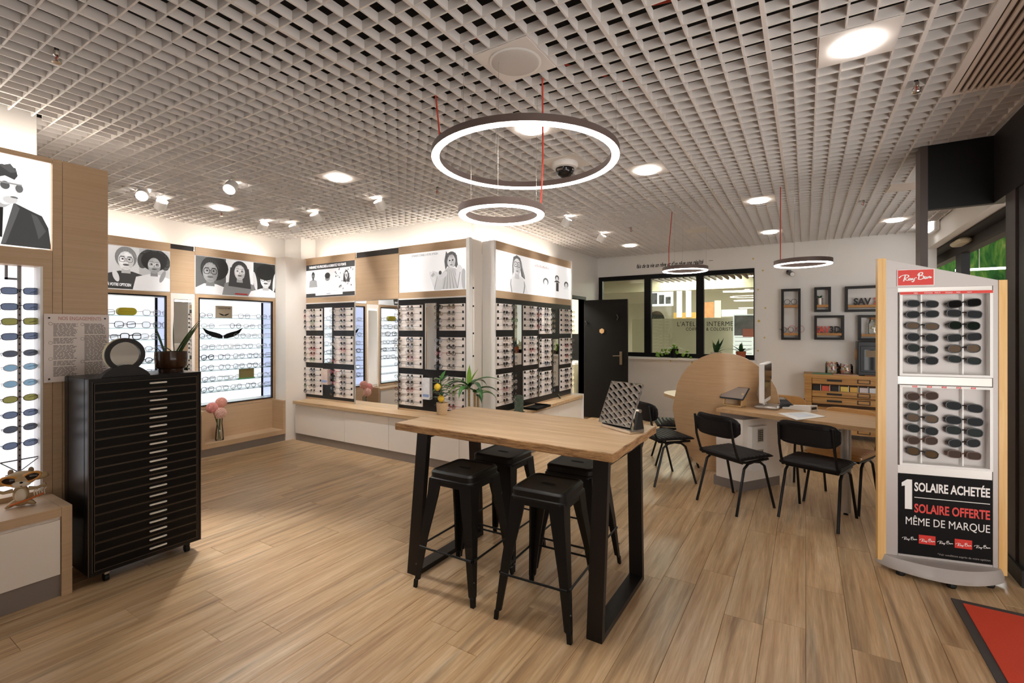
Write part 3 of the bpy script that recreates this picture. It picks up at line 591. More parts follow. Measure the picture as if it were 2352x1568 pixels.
# ================================================================ display walls
def lightbox(name, label, fr, w, h, items, glow=.12, parent=None, d=.03):
    """backlit poster: frame + panel + print; fr has its origin at the lower left corner, normal to the viewer"""
    o = thing(name, label, 'poster', tuple(fr.translation))
    mb = MB(); mb.box(0, w, 0, h, -d, 0); mb.build('panel', grey(.96, glow), o, xf=fr)
    draw('print', items, fr, o, w, h, glow); return o
def person(cx, top, s, hair=.2, skin=.75, cloth=.3, hairw=1.25, glasses=.15, curly=False, long=False, mouth=.35, body=True, asp=1.0):
    """head-and-shoulders portrait; s = head height in poster heights; asp = h/w"""
    a = asp; I = []; hw = s * .36 * a; cy = top - s * .5
    if body: I += [('p', [(cx - s*1.0*a, cy - s*1.7), (cx - s*.85*a, cy - s*.75), (cx - s*.25*a, cy - s*.55), (cx + s*.25*a, cy - s*.55), (cx + s*.85*a, cy - s*.75), (cx + s*1.0*a, cy - s*1.7)], cloth)]
    if long: I += [('p', [(cx - hw*1.5, cy + s*.2), (cx - hw*1.8, cy - s*.9), (cx + hw*1.9, cy - s*1.0), (cx + hw*1.5, cy + s*.2)], hair)]
    if curly:
        r = random.Random(int(cx * 1000))
        for k in range(26):
            t = -.5 + 4.1 * k / 25; I.append(('e', cx + hw*1.55*hairw*math.cos(t), cy + s*.16 + s*.5*hairw*math.sin(t), s*.17*a, s*.17, hair + r.random()*.16))
        I.append(('e', cx, cy + s*.2, hw*1.55*hairw, s*.5*hairw, hair))
    else: I.append(('e', cx, cy + s*.1, hw*hairw, s*.52, hair))
    I += [('p', [(cx - hw*.42, cy - s*.3), (cx + hw*.42, cy - s*.3), (cx + hw*.5, cy - s*.65), (cx - hw*.5, cy - s*.65)], skin*.8), ('e', cx, cy - s*.05, hw*.86, s*.44, skin), ('e', cx + hw*.5, cy - s*.12, hw*.3, s*.28, skin*.88),
          ('e', cx - hw*.36, cy + s*.02, hw*.12, s*.035, .1), ('e', cx + hw*.36, cy + s*.02, hw*.12, s*.035, .1), ('p', [(cx - hw*.1, cy - s*.12), (cx + hw*.12, cy - s*.12), (cx + hw*.03, cy + s*.02)], skin*.82), ('e', cx, cy - s*.25, hw*.34, s*.05, mouth)]
    I += [('r', cx - hw*.62, cy + s*.13, cx - hw*.14, cy + s*.155, .15), ('r', cx + hw*.14, cy + s*.13, cx + hw*.62, cy + s*.155, .15), ('e', cx - hw*.45, cy - s*.13, hw*.2, s*.1, min(1, skin*1.08)), ('e', cx, cy - s*.40, hw*.4, s*.05, skin*.9), ('e', cx + hw*.15, cy + s*.24, hw*.35, s*.09, min(1, skin*1.06))]
    if not curly:
        for q in range(7): t = -.9 + q * .3; I.append(('p', [(cx + hw*hairw*t*.95, cy + s*.34 - abs(t)*s*.22), (cx + hw*hairw*t*.95 + hw*.05, cy + s*.36 - abs(t)*s*.22), (cx + hw*hairw*t*.5, cy + s*.6 - abs(t)*s*.05)], min(1, hair + .16)))
    if glasses is not None:
        for q in (-1, 1): I.append(('o', cx + q*hw*.42, cy + s*.0, hw*.36, s*.135, hw*.07, glasses))
        I.append(('r', cx - hw*.1, cy + s*.02, cx + hw*.1, cy + s*.045, glasses))
    return I
frX = lambda x, y, z: frame((x, y, z), (0, 1, 0)); frY = lambda x, y, z: frame((x, y, z), (1, 0, 0))
stone = M('header_black', '#2a2320', .5)
def strip(o, x0, x1, y0, y1, z):      # led strip lying on top of a display wall
    MB().box(x0, x1, y0, y1, z, z + .012).build('led_strip', strip_m, o)
# ---------------------------------------------------------------- left wall (A), facing +X
YA = lambda px: onX(px, 700, XA)[0]
a0, a1, a2, a3 = 1.35, YA(391.5), YA(448.5), YA(634)
UA = []
def unitA(y0, y1, lab, poster, iy0, iy1, shelves_z):
    o = thing('shelf_display', lab, 'display shelf', (XA - .1, (y0 + y1) / 2, 0)); D = .24
    zb, zt = .576, 1.875
    MB().box(XA - .02, XA, y0, y1, 2.405, PTOP).build('header', tan_x, o)
    MB().box(XA - .02, XA, y0, y1, zt + .015, 1.93).build('rail', tan_x, o)
    MB().box(XA - .02, XA, y0, iy0 - .012, .53, zt + .015).build('stile', tan_x, o); MB().box(XA - .02, XA, iy1 + .012, y1, .53, zt + .015).build('stile', tan_x, o)
    MB().box(XA - .02, XA, iy0 - .012, iy1 + .012, .53, zb - .012).build('rail', tan_x, o)
    fb = MB().box(XA - .03, XA + .004, iy0 - .012, iy0, zb - .012, zt + .015).box(XA - .03, XA + .004, iy1, iy1 + .012, zb - .012, zt + .015).box(XA - .03, XA + .004, iy0, iy1, zb - .012, zb).box(XA - .03, XA + .004, iy0, iy1, zt, zt + .015)
    fb.build('black_frame', black_m, o)
    MB().box(XA - D - .01, XA - D, iy0, iy1, zb, zt).build('lit_back', box_m, o)
    MB().box(XA - D, XA - .03, iy1, iy1 + .01, zb, zt).build('mirror_side', M('mirror_blue', '#c9d0ea', .06, 1), o); MB().box(XA - D, XA - .03, iy0 - .01, iy0, zb, zt).build('mirror_side', M('mirror_blue'), o)
    MB().box(XA - D, XA - D + .012, iy1 - .012, iy1, zb, zt).build('black_edge', black_m, o)
    MB().box(XA - D, XA - .03, iy0, iy1, zt, zt + .01).box(XA - D, XA - .03, iy0, iy1, zb - .01, zb).build('case_board', white_p, o)
    for z in shelves_z: MB().box(XA - D + .02, XA - .02, iy0 + .002, iy1 - .002, z - .006, z).build('glass_shelf', shelf_glass, o)
    strip(o, XA - .12, XA - .04, y0, y1, PTOP - .05); MB().box(XA - .24, XA - .021, y0, y1, PTOP - .07, PTOP - .051).build('light_shelf', wall_m, o)
    return o
SZ = [1.648, 1.516, 1.389, 1.254, 1.125, .993, .856, .726]; SZL = [1.658, 1.519, 1.39, 1.254, 1.125, .993, .856, .726]
unitA(a0, a1, 'tan lit shelf display left of the narrow mirror, holding a yellow case', 0, 1.45, YA(380), SZL)
unitA(a2, a3, 'tan lit shelf display right of the narrow mirror, holding eyeglasses and a wing ornament', 0, YA(458.5), YA(624.5), SZ)
# posters of the left wall
ya, yb = YA(200), YA(390.5); w = yb - ya; h = .455
I = [('r', 0, 0, 1, 1, .82), ('r', .60, 0, 1, 1, .72)] + person(.44, .95, .5, .5, .88, .25, 1.2, .45, asp=h/w) + [('e', .32, .3, .035, .14, .85, .3), ('r', .1, 0, .585, .12, .22)] + person(.79, .86, .44, .16, .62, .86, 1.12, .85, True, asp=h/w) + [('e', .90, .36, .03, .16, .55, -.35)]
o = lightbox('backlit_poster', 'grey poster of two smiling people in glasses, one with curly hair', frX(XA - .004, ya, 1.94), w, h, I)
me = text_mesh('CONSEIL À VOTRE OPTICIEN', .043, grey(.97), bold=.0012); mx = max(v.co.x for v in me.vertices); tx0, tx1 = YA(218), YA(301); me.transform(frX(XA - .004, tx0, 1.94) @ Matrix.Translation((0, .03, .003)) @ Matrix.Diagonal(((tx1 - tx0) / mx, 1, 1, 1))); put('lettering', me, o)
ya, yb = YA(449.5), YA(632); w = yb - ya; h = .455; asp = h / w
I = [('r', 0, 0, .35, 1, .35), ('r', .35, 0, .70, 1, .90), ('r', .70, 0, 1, 1, .18)] + [('e', .22, .72, .16, .34, .16)] + person(.165, .93, .62, .15, .55, .85, 1.1, .12, asp=asp)
I += person(.52, .93, .48, .25, .78, .5, 1.35, .92, long=True, asp=asp) + [('r', .46, .03, .62, .07, 'print_red')] + person(.865, .80, .52, .12, .86, .9, 1.1, .1, asp=asp) + [('e', .865, .74, .13, .24, .1), ('e', .72, .45, .025, .28, .82, .15), ('e', .985, .45, .02, .28, .82, -.1)]
lightbox('backlit_poster', 'grey poster of three women in glasses, right of the narrow mirror', frX(XA - .004, ya, 1.94), w, h, I)
# middle column with mirror
o = thing('mirror_column', 'narrow mirror in a cream frame between the two lit shelf displays', 'mirror', (XA, (a1 + a2) / 2, 0))
MB().box(XA - .018, XA - .004, a1 + .003, a2 - .003, 1.93, 2.44).build('panel', tan_x, o); MB().box(XA - .05, XA - .03, a1 + .003, a2 - .003, 2.44, PTOP).build('black_gap', stone, o)
f0, f1 = a1 + .004, a2 - .004
MB().box(XA - .018, XA, f0, f0 + .03, .53, 1.925).box(XA - .018, XA, f1 - .03, f1, .53, 1.925).box(XA - .018, XA, f0 + .03, f1 - .03, 1.86, 1.925).build('frame', cream_m, o)
MB().box(XA - .012, XA - .006, f0 + .03, f1 - .03, .53, 1.86).build('mirror_glass', mirror_m, o); MB().box(XA - .0059, XA - .003, f0 + .04, f1 - .04, 1.83, 1.85).build('mirror_lamp', M('mirror_lamp', '#ffffff', .5, emit='#fff4e0', es=4), o)
# base units of the left wall
XB0 = -5.98
o = thing('base_cabinet', 'low white base cabinet under the left shelf display, behind the drawer chest', 'cabinet', (XB0 - .2, 2.1, 0))
MB().box(XA, XB0 - .03, 1.35, 2.775, 0, .085).build('plinth', plinth_m, o); MB().box(XA, XB0 - .02, 1.35, 2.775, .085, .5).build('body', cream_m, o)
for k in range(2): MB().box(XB0 - .0195, XB0, 1.36 + k * .71, 2.06 + k * .71, .09, .485).build('door', cream_m, o)
MB().box(XA, XB0 + .01, 1.35, 2.78, .5, .525).build('top', tan_x, o)
n0, n1 = 2.79, 3.835
o = thing('open_niche', 'open tan floor niche holding the vase of pink flowers', 'cabinet', (XB0 - .2, (n0 + n1) / 2, 0))
MB().box(XA, XB0 - .02, n0, n1, 0, .095).build('plinth', plinth_m, o); MB().box(XA, XB0, n0, n1, .095, .155).build('bottom_board', tan_x, o)
MB().box(XA, XB0, n0, n0 + .035, .1555, .545).build('side_panel', tan_x, o); MB().box(XA, XB0, n1 - .035, n1, .1555, .545).build('side_panel', tan_x, o)
MB().box(XA, XA + .012, n0 + .036, n1 - .036, .1555, .527).build('back_panel', tan_x, o)
# ---------------------------------------------------------------- middle wall (B), facing -Y
BX = lambda c: onY(660 + c / 3.336, 700, YB)[0]
bx0, bx1, bx2, bx3 = BX(134), BX(519), BX(852), BX(1369)
T = [(1.79, 1.49), (1.416, 1.046), (.974, .603)]
RACKGLASS = []
def rack(o, fr_, board, panels, mir, tag_):
    """black board with cream panels, pegs and strip mirrors; panels = [(u0, u1, tiers, name)] in wall coordinates"""
    (u0, u1), mk = board, fr_
    def pb(name, a, b, z0, z1, d0, d1, m, par):
        mb = MB(); mb.box(a, b, z0, z1, d0, d1); return mb.build(name, m, par, xf=mk)
    pb('black_board', u0, u1, .56, 1.858, -.02, 0, board_m, o)
    for a, b, tiers, nm, rows in panels:
        for ti, (zt, zb) in enumerate(tiers):
            p = pb('panel', a, b, zb, zt, .001, .012, rackboard_m, o); n = rows[ti]; pg = MB(); hs = (zt - zb) / n
            for r in range(n):
                z = zt - hs * (r + .5)
                for u in (a + .015, a + (b - a) * .42, a + (b - a) * .58, b - .02): pg.box(u - .005, u + .005, z + .004, z + .032, .0121, .03)
                RACKGLASS.append((mk, a, b, z, hs, nm, ti, r, n))
            tag(pg.build('pegs', rubber_m, p, xf=mk), kind='stuff')
    for a, b, z0, z1, m in mir: pb('strip_mirror', a, b, z0, z1, .001, .006, m, o)
mkB = frY(0, YB, 0)
o = thing('rack_display', 'black eyeglasses rack wall at the white corner pier, left of the big mirror', 'display rack', ((bx0 + bx1) / 2, YB, 0))
MB().box(bx0, bx1, YB, YB + .02, 2.405, PTOP).build('header', tan_x, o); MB().box(bx0, bx1, YB, YB + .02, 1.875, 1.945).build('rail', tan_x, o); MB().box(bx0, bx1, YB - .003, YB + .02, 1.859, 1.8745).build('light_rail', white_p, o)
rack(o, mkB, (bx0, bx1), [(BX(139), BX(272), T, 'left board by the white pier', (4, 5, 5)), (BX(362), BX(510), T, 'board left of the big mirror', (4, 5, 5))], [(BX(285), BX(345), 1.046, 1.80, mirror_m)], 'B1')
MB().box(bx0, bx1, YB, YB + .02, ZCT + .001, .559).build('kickboard', tan_x, o); strip(o, bx0, bx1, YB + .05, YB + .13, PTOP - .05); MB().box(bx0, bx1, YB + .021, YWB - .002, PTOP - .07, PTOP - .051).build('light_shelf', wall_m, o)
o = thing('rack_display', 'black eyeglasses rack wall between the big mirror and the white corner post', 'display rack', ((bx2 + bx3) / 2, YB, 0))
MB().box(bx2, bx3, YB, YB + .02, 2.405, PTOP).build('header', tan_x, o); MB().box(bx2, bx3, YB, YB + .02, 1.875, 1.945).build('rail', tan_x, o); MB().box(bx2, bx3, YB - .003, YB + .02, 1.859, 1.8745).build('light_rail', white_p, o)
rack(o, mkB, (bx2, bx3), [(BX(862), BX(1040), T, 'board right of the big mirror', (4, 5, 5)), (BX(1169), BX(1366), T, 'board by the white corner post', (4, 5, 5))], [(BX(1060), BX(1142), 1.046, 1.80, mirror_m)], 'B2')
mb = MB(); u0, u1 = BX(1058), BX(1144)
for a, b, c, d in ((u0, u0 + .008, 1.04, 1.806), (u1 - .008, u1, 1.04, 1.806), (u0, u1, 1.04, 1.046), (u0, u1, 1.80, 1.806)): mb.box(a, b, YB - .009, YB - .0005, c, d)
mb.build('mirror_trim', alu_m, o)
MB().box(bx2, bx3, YB, YB + .02, ZCT + .001, .559).build('kickboard', tan_x, o); strip(o, bx2, bx3, YB + .05, YB + .13, PTOP - .05); MB().box(bx2, bx3, YB + .021, YWB - .002, PTOP - .07, PTOP - .051).build('light_shelf', wall_m, o)
o = thing('wall_mirror', 'large frameless mirror below a plain tan panel in the middle display wall', 'mirror', ((bx1 + bx2) / 2, YB, 0))
MB().box(bx1 + .004, bx2 - .004, YB + .002, YB + .018, 1.875, 2.425).build('panel', tan_x, o); MB().box(bx1 + .004, bx2 - .004, YB + .02, YB + .04, 2.43, PTOP).build('black_gap', stone, o)
MB().box(bx1 + .004, bx2 - .004, YB - .002, YB + .006, ZCT + .001, 1.868).build('mirror_glass', mirror_m, o)
strip(o, bx1, bx2, YB + .08, YB + .13, PTOP - .05); MB().box(bx1, bx2, YB + .045, YWB - .002, PTOP - .07, PTOP - .051).build('light_shelf', wall_m, o)
for xx in (bx1, bx2): MB().box(xx - .0035, xx + .0035, YB - .01, YB + .02, ZCT + .001, 1.87).build('edge_trim', alu_m, o)
# posters of the middle wall
x0, x1 = BX(146), BX(518); w = x1 - x0; h = .455; asp = h / w
I = [('r', 0, 0, 1, 1, .22), ('r', 0, .12, 1, .83, .93), ('r', .3, .12, .31, .83, 1)] + person(.155, .75, .2, .15, .3, .6, 1.05, .8, asp=asp) + [('e', .47, .33, .13, .2, .98), ('e', .46, .55, .05, .08, .6), ('e', .46, .63, .055, .09, .25), ('e', .70, .5, .07, .25, .98), ('e', .74, .25, .05, .08, .4)] + person(.84, .72, .22, .25, .85, .97, 1.1, None, long=True, asp=asp)
r_ = random.Random(3)
for k in range(26): I.append(('e', .62 + r_.random() * .36, .25 + r_.random() * .55, .012, .025, .35 + r_.random() * .4))
I += [('r', .21, .05, .77, .25, .98), ('r', .3, .17, .68, .18, .8), ('r', .3, .14, .68, .145, .8), ('r', .44, .08, .53, .10, .6)]
frp = frY(x0, YB - .002, 1.948)
o = lightbox('backlit_poster', 'dark bordered poster with three people outdoors above the left rack', frp, w, h, I)
text('lettering', 'PARRAINEZ VOS PROCHES & AUGMENTEZ VOS POINTS', .05, grey(.97), frp, (w * .07, h * .88, .003), o, bold=.001, sx=.62)
x0, x1 = BX(860), BX(1367); w = x1 - x0; h = .455; asp = h / w
I = [('r', 0, 0, 1, 1, .97), ('p', [(.6, .02), (.66, .42), (.76, .56), (.86, .52), (.96, .3), (1, .02)], .78)]
for k in range(6): I.append(('p', [(.68 + k * .05, .03), (.695 + k * .05, .03), (.735 + k * .02, .5), (.73 + k * .02, .5)], .62))
I += [('e', .80, .74, .085, .2, .38), ('p', [(.715, .5), (.70, .72), (.725, .96), (.755, .88), (.86, .9), (.895, .6), (.87, .52), (.84, .62), (.75, .6)], .4), ('e', .80, .70, .058, .165, .86), ('e', .825, .66, .03, .1, .78)]
for k in range(9): I.append(('p', [(.725 + k * .018, .9 - abs(k - 4) * .015), (.735 + k * .018, .9 - abs(k - 4) * .015), (.73 + k * .02, .74 - (k % 3) * .05)], .28 + .1 * (k % 3)))
I += [('e', .778, .72, .012, .018, .2), ('e', .82, .725, .012, .018, .2), ('p', [(.795, .66), (.808, .66), (.802, .72)], .7), ('e', .80, .61, .018, .014, .45), ('e', .575, .22, .055, .3, .88, .35), ('e', .53, .30, .03, .22, .9, .5), ('e', .615, .12, .055, .3, .82, -.25), ('e', .93, .24, .06, .36, .84, .12), ('e', .985, .2, .04, .3, .68, .1),
      ('e', .59, .40, .06, .06, .86, -.5), ('e', .68, .36, .075, .07, .84, .5), ('e', .64, .44, .022, .05, .32), ('p', [(.55, .03), (.56, .03), (.6, .35), (.595, .36)], .6), ('p', [(.885, .03), (.895, .03), (.93, .42), (.92, .42)], .55), ('p', [(.5, .38), (.54, .46), (.56, .4), (.53, .34)], .72)]
frp = frY(x0, YB - .002, 1.948)
o = lightbox('backlit_poster', 'white poster of a seated woman hugging her knees above the middle rack', frp, w, h, I)
text('lettering', 'POUR ÊTRE STYLÉ,', .035, grey(.8), frp, (w * .02, h * .9, .003), o, sx=.5); text('lettering', 'DEMANDEZ CONSEIL À VOTRE OPTICIEN', .035, grey(.55), frp, (w * .2, h * .9, .003), o, sx=.62)
# white corner post between middle and right wall
o = thing('corner_post', 'tall cream corner post with a slim side door between the two rack walls', 'post', (-3.1, 4.3, 0))
sx = bx3 + .004
MB().box(sx, sx + .045, YB - .004, YB + .05, ZCT + .001, PTOP + .01).build('edge_strip', post_white, o)
MB().box(sx + .02, sx + .045, YB + .055, YWB - .02, ZCT + .001, PTOP - .0).build('side_door', cream_m, o)
MB().box(sx + .046, XCP - .0, YWB - .015, YWB + .01, ZCT + .001, PTOP).build('end_panel', post_white, o)
mb = MB()
for z in (.9, 1.2, 1.45, 1.75, 1.95): mb.box(sx + .0455, sx + .05, YB + .055, YB + .075, z, z + .02)
mb.build('lock', rubber_m, o)
# ---------------------------------------------------------------- right rack wall (C), facing +X
CYp = lambda c: onX(1040 + c / 3.408, 700, XCP)[0]
cy0, cy1 = YWB + .012, CYp(924)
o = thing('rack_display', 'black eyeglasses rack wall on the right, ending at the doorway', 'display rack', (XCP, (cy0 + cy1) / 2, 0))
MB().box(XWC + .002, XCP, cy0, cy1, 2.40, PTOP).build('header', tan_x, o); MB().box(XCP - .02, XCP, cy0, cy1, 1.859, 1.942).build('rail', tan_x, o)
T1 = [(1.797, 1.497), (1.42, 1.06), (.995, .64)]; T2 = [(1.792, 1.445), (1.38, 1.01), (.95, .635)]
rack(o, frX(XCP, 0, 0), (cy0, cy1), [(CYp(336), CYp(463), T1, 'first board, right rack', (4, 5, 5)), (CYp(548), CYp(660), T1, 'second board, right rack', (4, 5, 5)), (CYp(673), CYp(770), T2, 'third board, right rack', (5, 5, 4)), (CYp(835), CYp(921), T2, 'last board, right rack', (5, 5, 4))], [(CYp(482), CYp(535), 1.08, 1.80, mirror_m), (CYp(785), CYp(823), .72, 1.37, mirror_m)], 'C')
MB().box(XCP - .02, XCP, cy0, cy1, ZCT + .001, .559).build('kickboard', tan_x, o); MB().box(XWC + .002, XCP + .004, cy1 + .001, cy1 + .035, ZCT + .001, PTOP + .01).build('end_post', post_white, o)
strip(o, XCP - .2, XCP - .12, cy0, cy1, PTOP + .001)
y0, y1 = CYp(338), CYp(922); w = y1 - y0; h = .455; asp = h / w
I = [('r', 0, 0, 1, 1, .98), ('p', [(.11, .0), (.125, .26), (.17, .40), (.21, .44), (.25, .44), (.3, .40), (.335, .26), (.36, 0)], .9), ('p', [(.165, .0), (.15, .2), (.155, .33), (.16, .33), (.158, .2), (.172, 0)], .45), ('p', [(.30, .0), (.315, .2), (.31, .33), (.315, .33), (.325, .2), (.31, 0)], .5), ('p', [(.20, .36), (.205, .52), (.25, .52), (.255, .36)], .8),
     ('p', [(.175, .42), (.172, .7), (.185, .92), (.225, .985), (.265, .93), (.285, .75), (.315, .5), (.325, .38), (.28, .45), (.27, .6), (.19, .6)], .42), ('p', [(.27, .85), (.28, .85), (.31, .45), (.3, .45)], .62), ('p', [(.18, .75), (.186, .85), (.19, .5), (.184, .5)], .58), ('e', .228, .69, .043, .21, .9), ('e', .245, .64, .024, .14, .83), ('o', .211, .74, .02, .07, .0035, .3), ('o', .248, .74, .02, .07, .0035, .3), ('e', .211, .74, .006, .012, .3), ('e', .248, .74, .006, .012, .3), ('p', [(.225, .63), (.235, .63), (.23, .72)], .75), ('e', .229, .565, .014, .014, .5)]
for c, t_, s in ((.60, .45, .20), (.77, .62, .16), (.92, .47, .18)): I += [('e', c, t_ - .02, s*.2, s*.55, .35), ('e', c, t_ - .05, s*.13, s*.42, .85), ('p', [(c - s*.3, t_ - s*.95), (c - s*.12, t_ - s*.6), (c + s*.12, t_ - s*.6), (c + s*.3, t_ - s*.95)], .3 if c == .77 else .9)]
I += [('r', .755, .2, .795, .46, .25)]
frp = frX(XCP + .002, y0, 1.945)
o = lightbox('backlit_poster', 'white poster of a woman in round glasses and three small heads', frp, w, h, I)
m_ = MB(); [m_.box(w * (.45 + k * .022), w * (.465 + k * .022), h * .80, h * (.85 + .02 * (k % 2)), .002, .003) for k in range(9)]; tag(m_.build('faint_lettering', M('print_pink', '#e3d3ce', .5), o, xf=frp), kind='stuff')
# ---------------------------------------------------------------- counter under the middle and right walls
FY, FX = 3.90, -2.79
fronts = [BX(0) for _ in ()]
xs = [onY(p, 1000, FY)[0] for p in (673.5, 786.5, 888)] + [onY(968, 1000, FY)[0], onY(1050, 1000, FY)[0], -2.82]
def cab(x0, x1, lab):
    o = thing('counter_cabinet', lab, 'cabinet', ((x0 + x1) / 2, FY + .2, 0))
    MB().box(x0, x1, FY + .05, YB + .02, .095, .492).build('body', cream_m, o); MB().box(x0, x1, FY + .04, FY + .06, 0, .0945).build('plinth', plinth_m, o)
    MB().box(x0 + .003, x1 - .003, FY + .03, FY + .0495, .098, .484).build('drawer_front', cream_m, o)
labs = ['low cream counter cabinet nearest the white pier', 'low cream counter cabinet second from the white pier', 'low cream counter cabinet below the big mirror, half behind the table', 'low cream counter cabinet behind the left table leg', 'low cream counter cabinet at the outer corner']
for i in range(5): cab(xs[i], xs[i + 1], labs[i])
cye = onX(1340, 907, FX)[0]
o = thing('counter_cabinet', 'long cream counter cabinet under the right rack wall, running to the door', 'cabinet', (FX - .1, 5.4, 0))
MB().box(XCP - .02, FX - .05, YB + .025, cye - .02, .095, .492).build('body', cream_m, o); MB().box(FX - .06, FX - .04, FY + .065, cye - .02, 0, .0945).build('plinth', plinth_m, o)
for k in range(3):
    L_ = (cye - .025 - (YB + .03)) / 3; MB().box(FX - .0495, FX - .02, YB + .03 + k * L_, YB + .027 + (k + 1) * L_, .098, .484).build('drawer_front', cream_m, o)
MB().box(XCP - .02, FX + .005, cye - .018, cye, 0, .555).build('end_panel', post_white, o)
mb = MB(); mb.prism([(xs[0] - .01, FY), (FX, FY), (FX, cye - .02), (XCP + .001, cye - .02), (XCP + .001, YB - .001), (xs[0] - .01, YB - .001)], .495, ZCT)
tag(mb.build('countertop', oak_top), 'long oak countertop running under the middle and right rack walls', 'countertop')
# ---------------------------------------------------------------- near-left display wall
YL = lambda px, X=XL: onX(px, 700, X)[0]
e1 = YL(248)
o = thing('near_display', 'tall brown display wall at the left edge with lit sunglasses niche', 'display wall', (XL - .1, .6, 0))
py0, py1 = -.2, YL(118); nz0, nz1 = onX(98, 1125, XL)[1], onX(98, 612, XL)[1]; ny1 = YL(98.5); D = .12
MB().box(XL - .14, XL, YL(143) + .002, e1, 0, PTL).build('end_panel', tan_x, o); MB().box(XL - .14, XL - .001, YL(120) + .002, YL(143), 0, PTL).build('end_panel', tan_x, o)
MB().box(XL - .14, XL, py0, YL(120), onX(60, 362, XL)[1], PTL).build('header', tan_x, o)
lz0, lz1 = onX(60, 566, XL)[1], onX(60, 362, XL)[1]
MB().box(XL - .14, XL, py0, YL(120), nz1, lz0 - .01).build('rail', tan_x, o); MB().box(XL - .14, XL, ny1, YL(120), .3, nz1).build('stile', tan_x, o)
MB().box(XL - .14, XL, py0, ny1, .3, nz0).build('sill', tan_x, o)
MB().box(XL - .14, XL - D, py0, ny1 - .001, nz0, nz1).build('lit_back', M('niche_glow', '#ffffff', .5, emit='#f4f6ff', es=.26), o); MB().box(XL - D, XL + .002, ny1 - .012, ny1 - .0005, nz0, nz1).build('niche_side', print_w, o)
rodY = onX(44, 800, XL - .07)[0]
rd = MB().box(XL - .078, XL - .062, rodY - .008, rodY + .008, nz0 + .001, nz1 - .001).build('rod', M('rod_grey', '#8a8383', .35, .6), o)
rh = MB()
for k in range(34): rh.box(XL - .0619, XL - .060, rodY - .003, rodY + .003, nz0 + .04 + k * .035, nz0 + .05 + k * .035)
tag(rh.build('rod_slots', rubber_m, rd), kind='stuff')
by, bz = onX(28, 623, XL - D + .012); mb = MB(); mb.box(XL - D, XL - D + .012, by - .03, by - .018, bz - .05, bz + .05).box(XL - D, XL - D + .012, by - .03, by + .02, bz + .038, bz + .05).box(XL - D, XL - D + .012, by - .03, by + .02, bz - .05, bz - .038); mb.build('rod_bracket', M('bracket_grey', '#8f8f94', .4), o)
w = py1 - py0; h = lz1 - lz0
asp = h / w; f0 = 1 - (py1 - YL(0)) / w; sp = lambda v: f0 + (1 - f0) * v
kx = 1 - f0
I = [('r', 0, 0, 1, 1, .93), ('p', [(sp(-.6), 0), (sp(-.5), .3), (sp(-.1), .44), (sp(.3), .47), (sp(.55), .42), (sp(.82), .37), (sp(.95), .24), (sp(1), .05), (sp(1), 0)], .2), ('p', [(sp(-.15), .44), (sp(.27), .5), (sp(.2), .3), (sp(.02), 0), (sp(-.2), 0)], .92), ('p', [(sp(.0), .42), (sp(.07), .42), (sp(.05), .08), (sp(-.06), .08)], .1), ('p', [(sp(.27), .49), (sp(.38), .42), (sp(.12), .02), (sp(.02), 0)], .3),
     ('p', [(sp(-.1), .4), (sp(-.1), .62), (sp(.3), .6), (sp(.26), .48), (sp(.1), .41)], .6), ('e', sp(.1), .62, .23 * kx, .18, .8), ('p', [(sp(.26), .68), (sp(.4), .6), (sp(.33), .58)], .72), ('p', [(sp(-.3), .66), (sp(-.2), .84), (sp(.05), .88), (sp(.3), .86), (sp(.34), .78), (sp(.28), .73), (sp(.1), .76), (sp(-.08), .72)], .22), ('p', [(sp(.0), .86), (sp(.2), .9), (sp(.33), .82), (sp(.2), .8)], .3),
     ('e', sp(.1), .655, .09 * kx, .045, .3), ('e', sp(.37), .64, .075 * kx, .045, .35), ('r', sp(-.2), .675, sp(.42), .69, .5), ('e', sp(.27), .53, .08 * kx, .014, .4), ('e', sp(.2), .5, .14 * kx, .04, .7), ('e', sp(.27), .535, .07 * kx, .01, .35), ('p', [(sp(.6), .38), (sp(.72), .36), (sp(.9), .2), (sp(.75), .1), (sp(.7), .2)], .28)]
lightbox('backlit_poster', 'backlit poster of a man in sunglasses and dark suit at left edge', frX(XL - .012, py0, lz0), w, h, I, .3)
strip(o, XL - .12, XL - .05, py0, e1, PTL + .001)
# its base
XF = -3.56; bz_ = .5; pe = fl(168, 1362)[1]; ps = pe - .045
o = thing('near_base_cabinet', 'low cream cabinet with brown top and end post at the left edge', 'cabinet', (XF - .1, .5, 0))
MB().box(XL + .001, XF - .02, -.4, ps, .12, bz_ - .05).build('body', cream_m, o); MB().box(XF - .0195, XF - .004, -.4, ps - .006, .125, bz_ - .07).build('door', cream_m, o)
MB().box(XL + .001, XF - .015, -.4, ps, 0, .1195).build('plinth', plinth_m, o); MB().box(XL + .001, XF, -.4, ps - .001, bz_ - .0495, bz_).build('top', tan_x, o); MB().box(XL + .001, XF + .001, ps, pe, 0, bz_ + .002).build('end_post', tan_x, o)
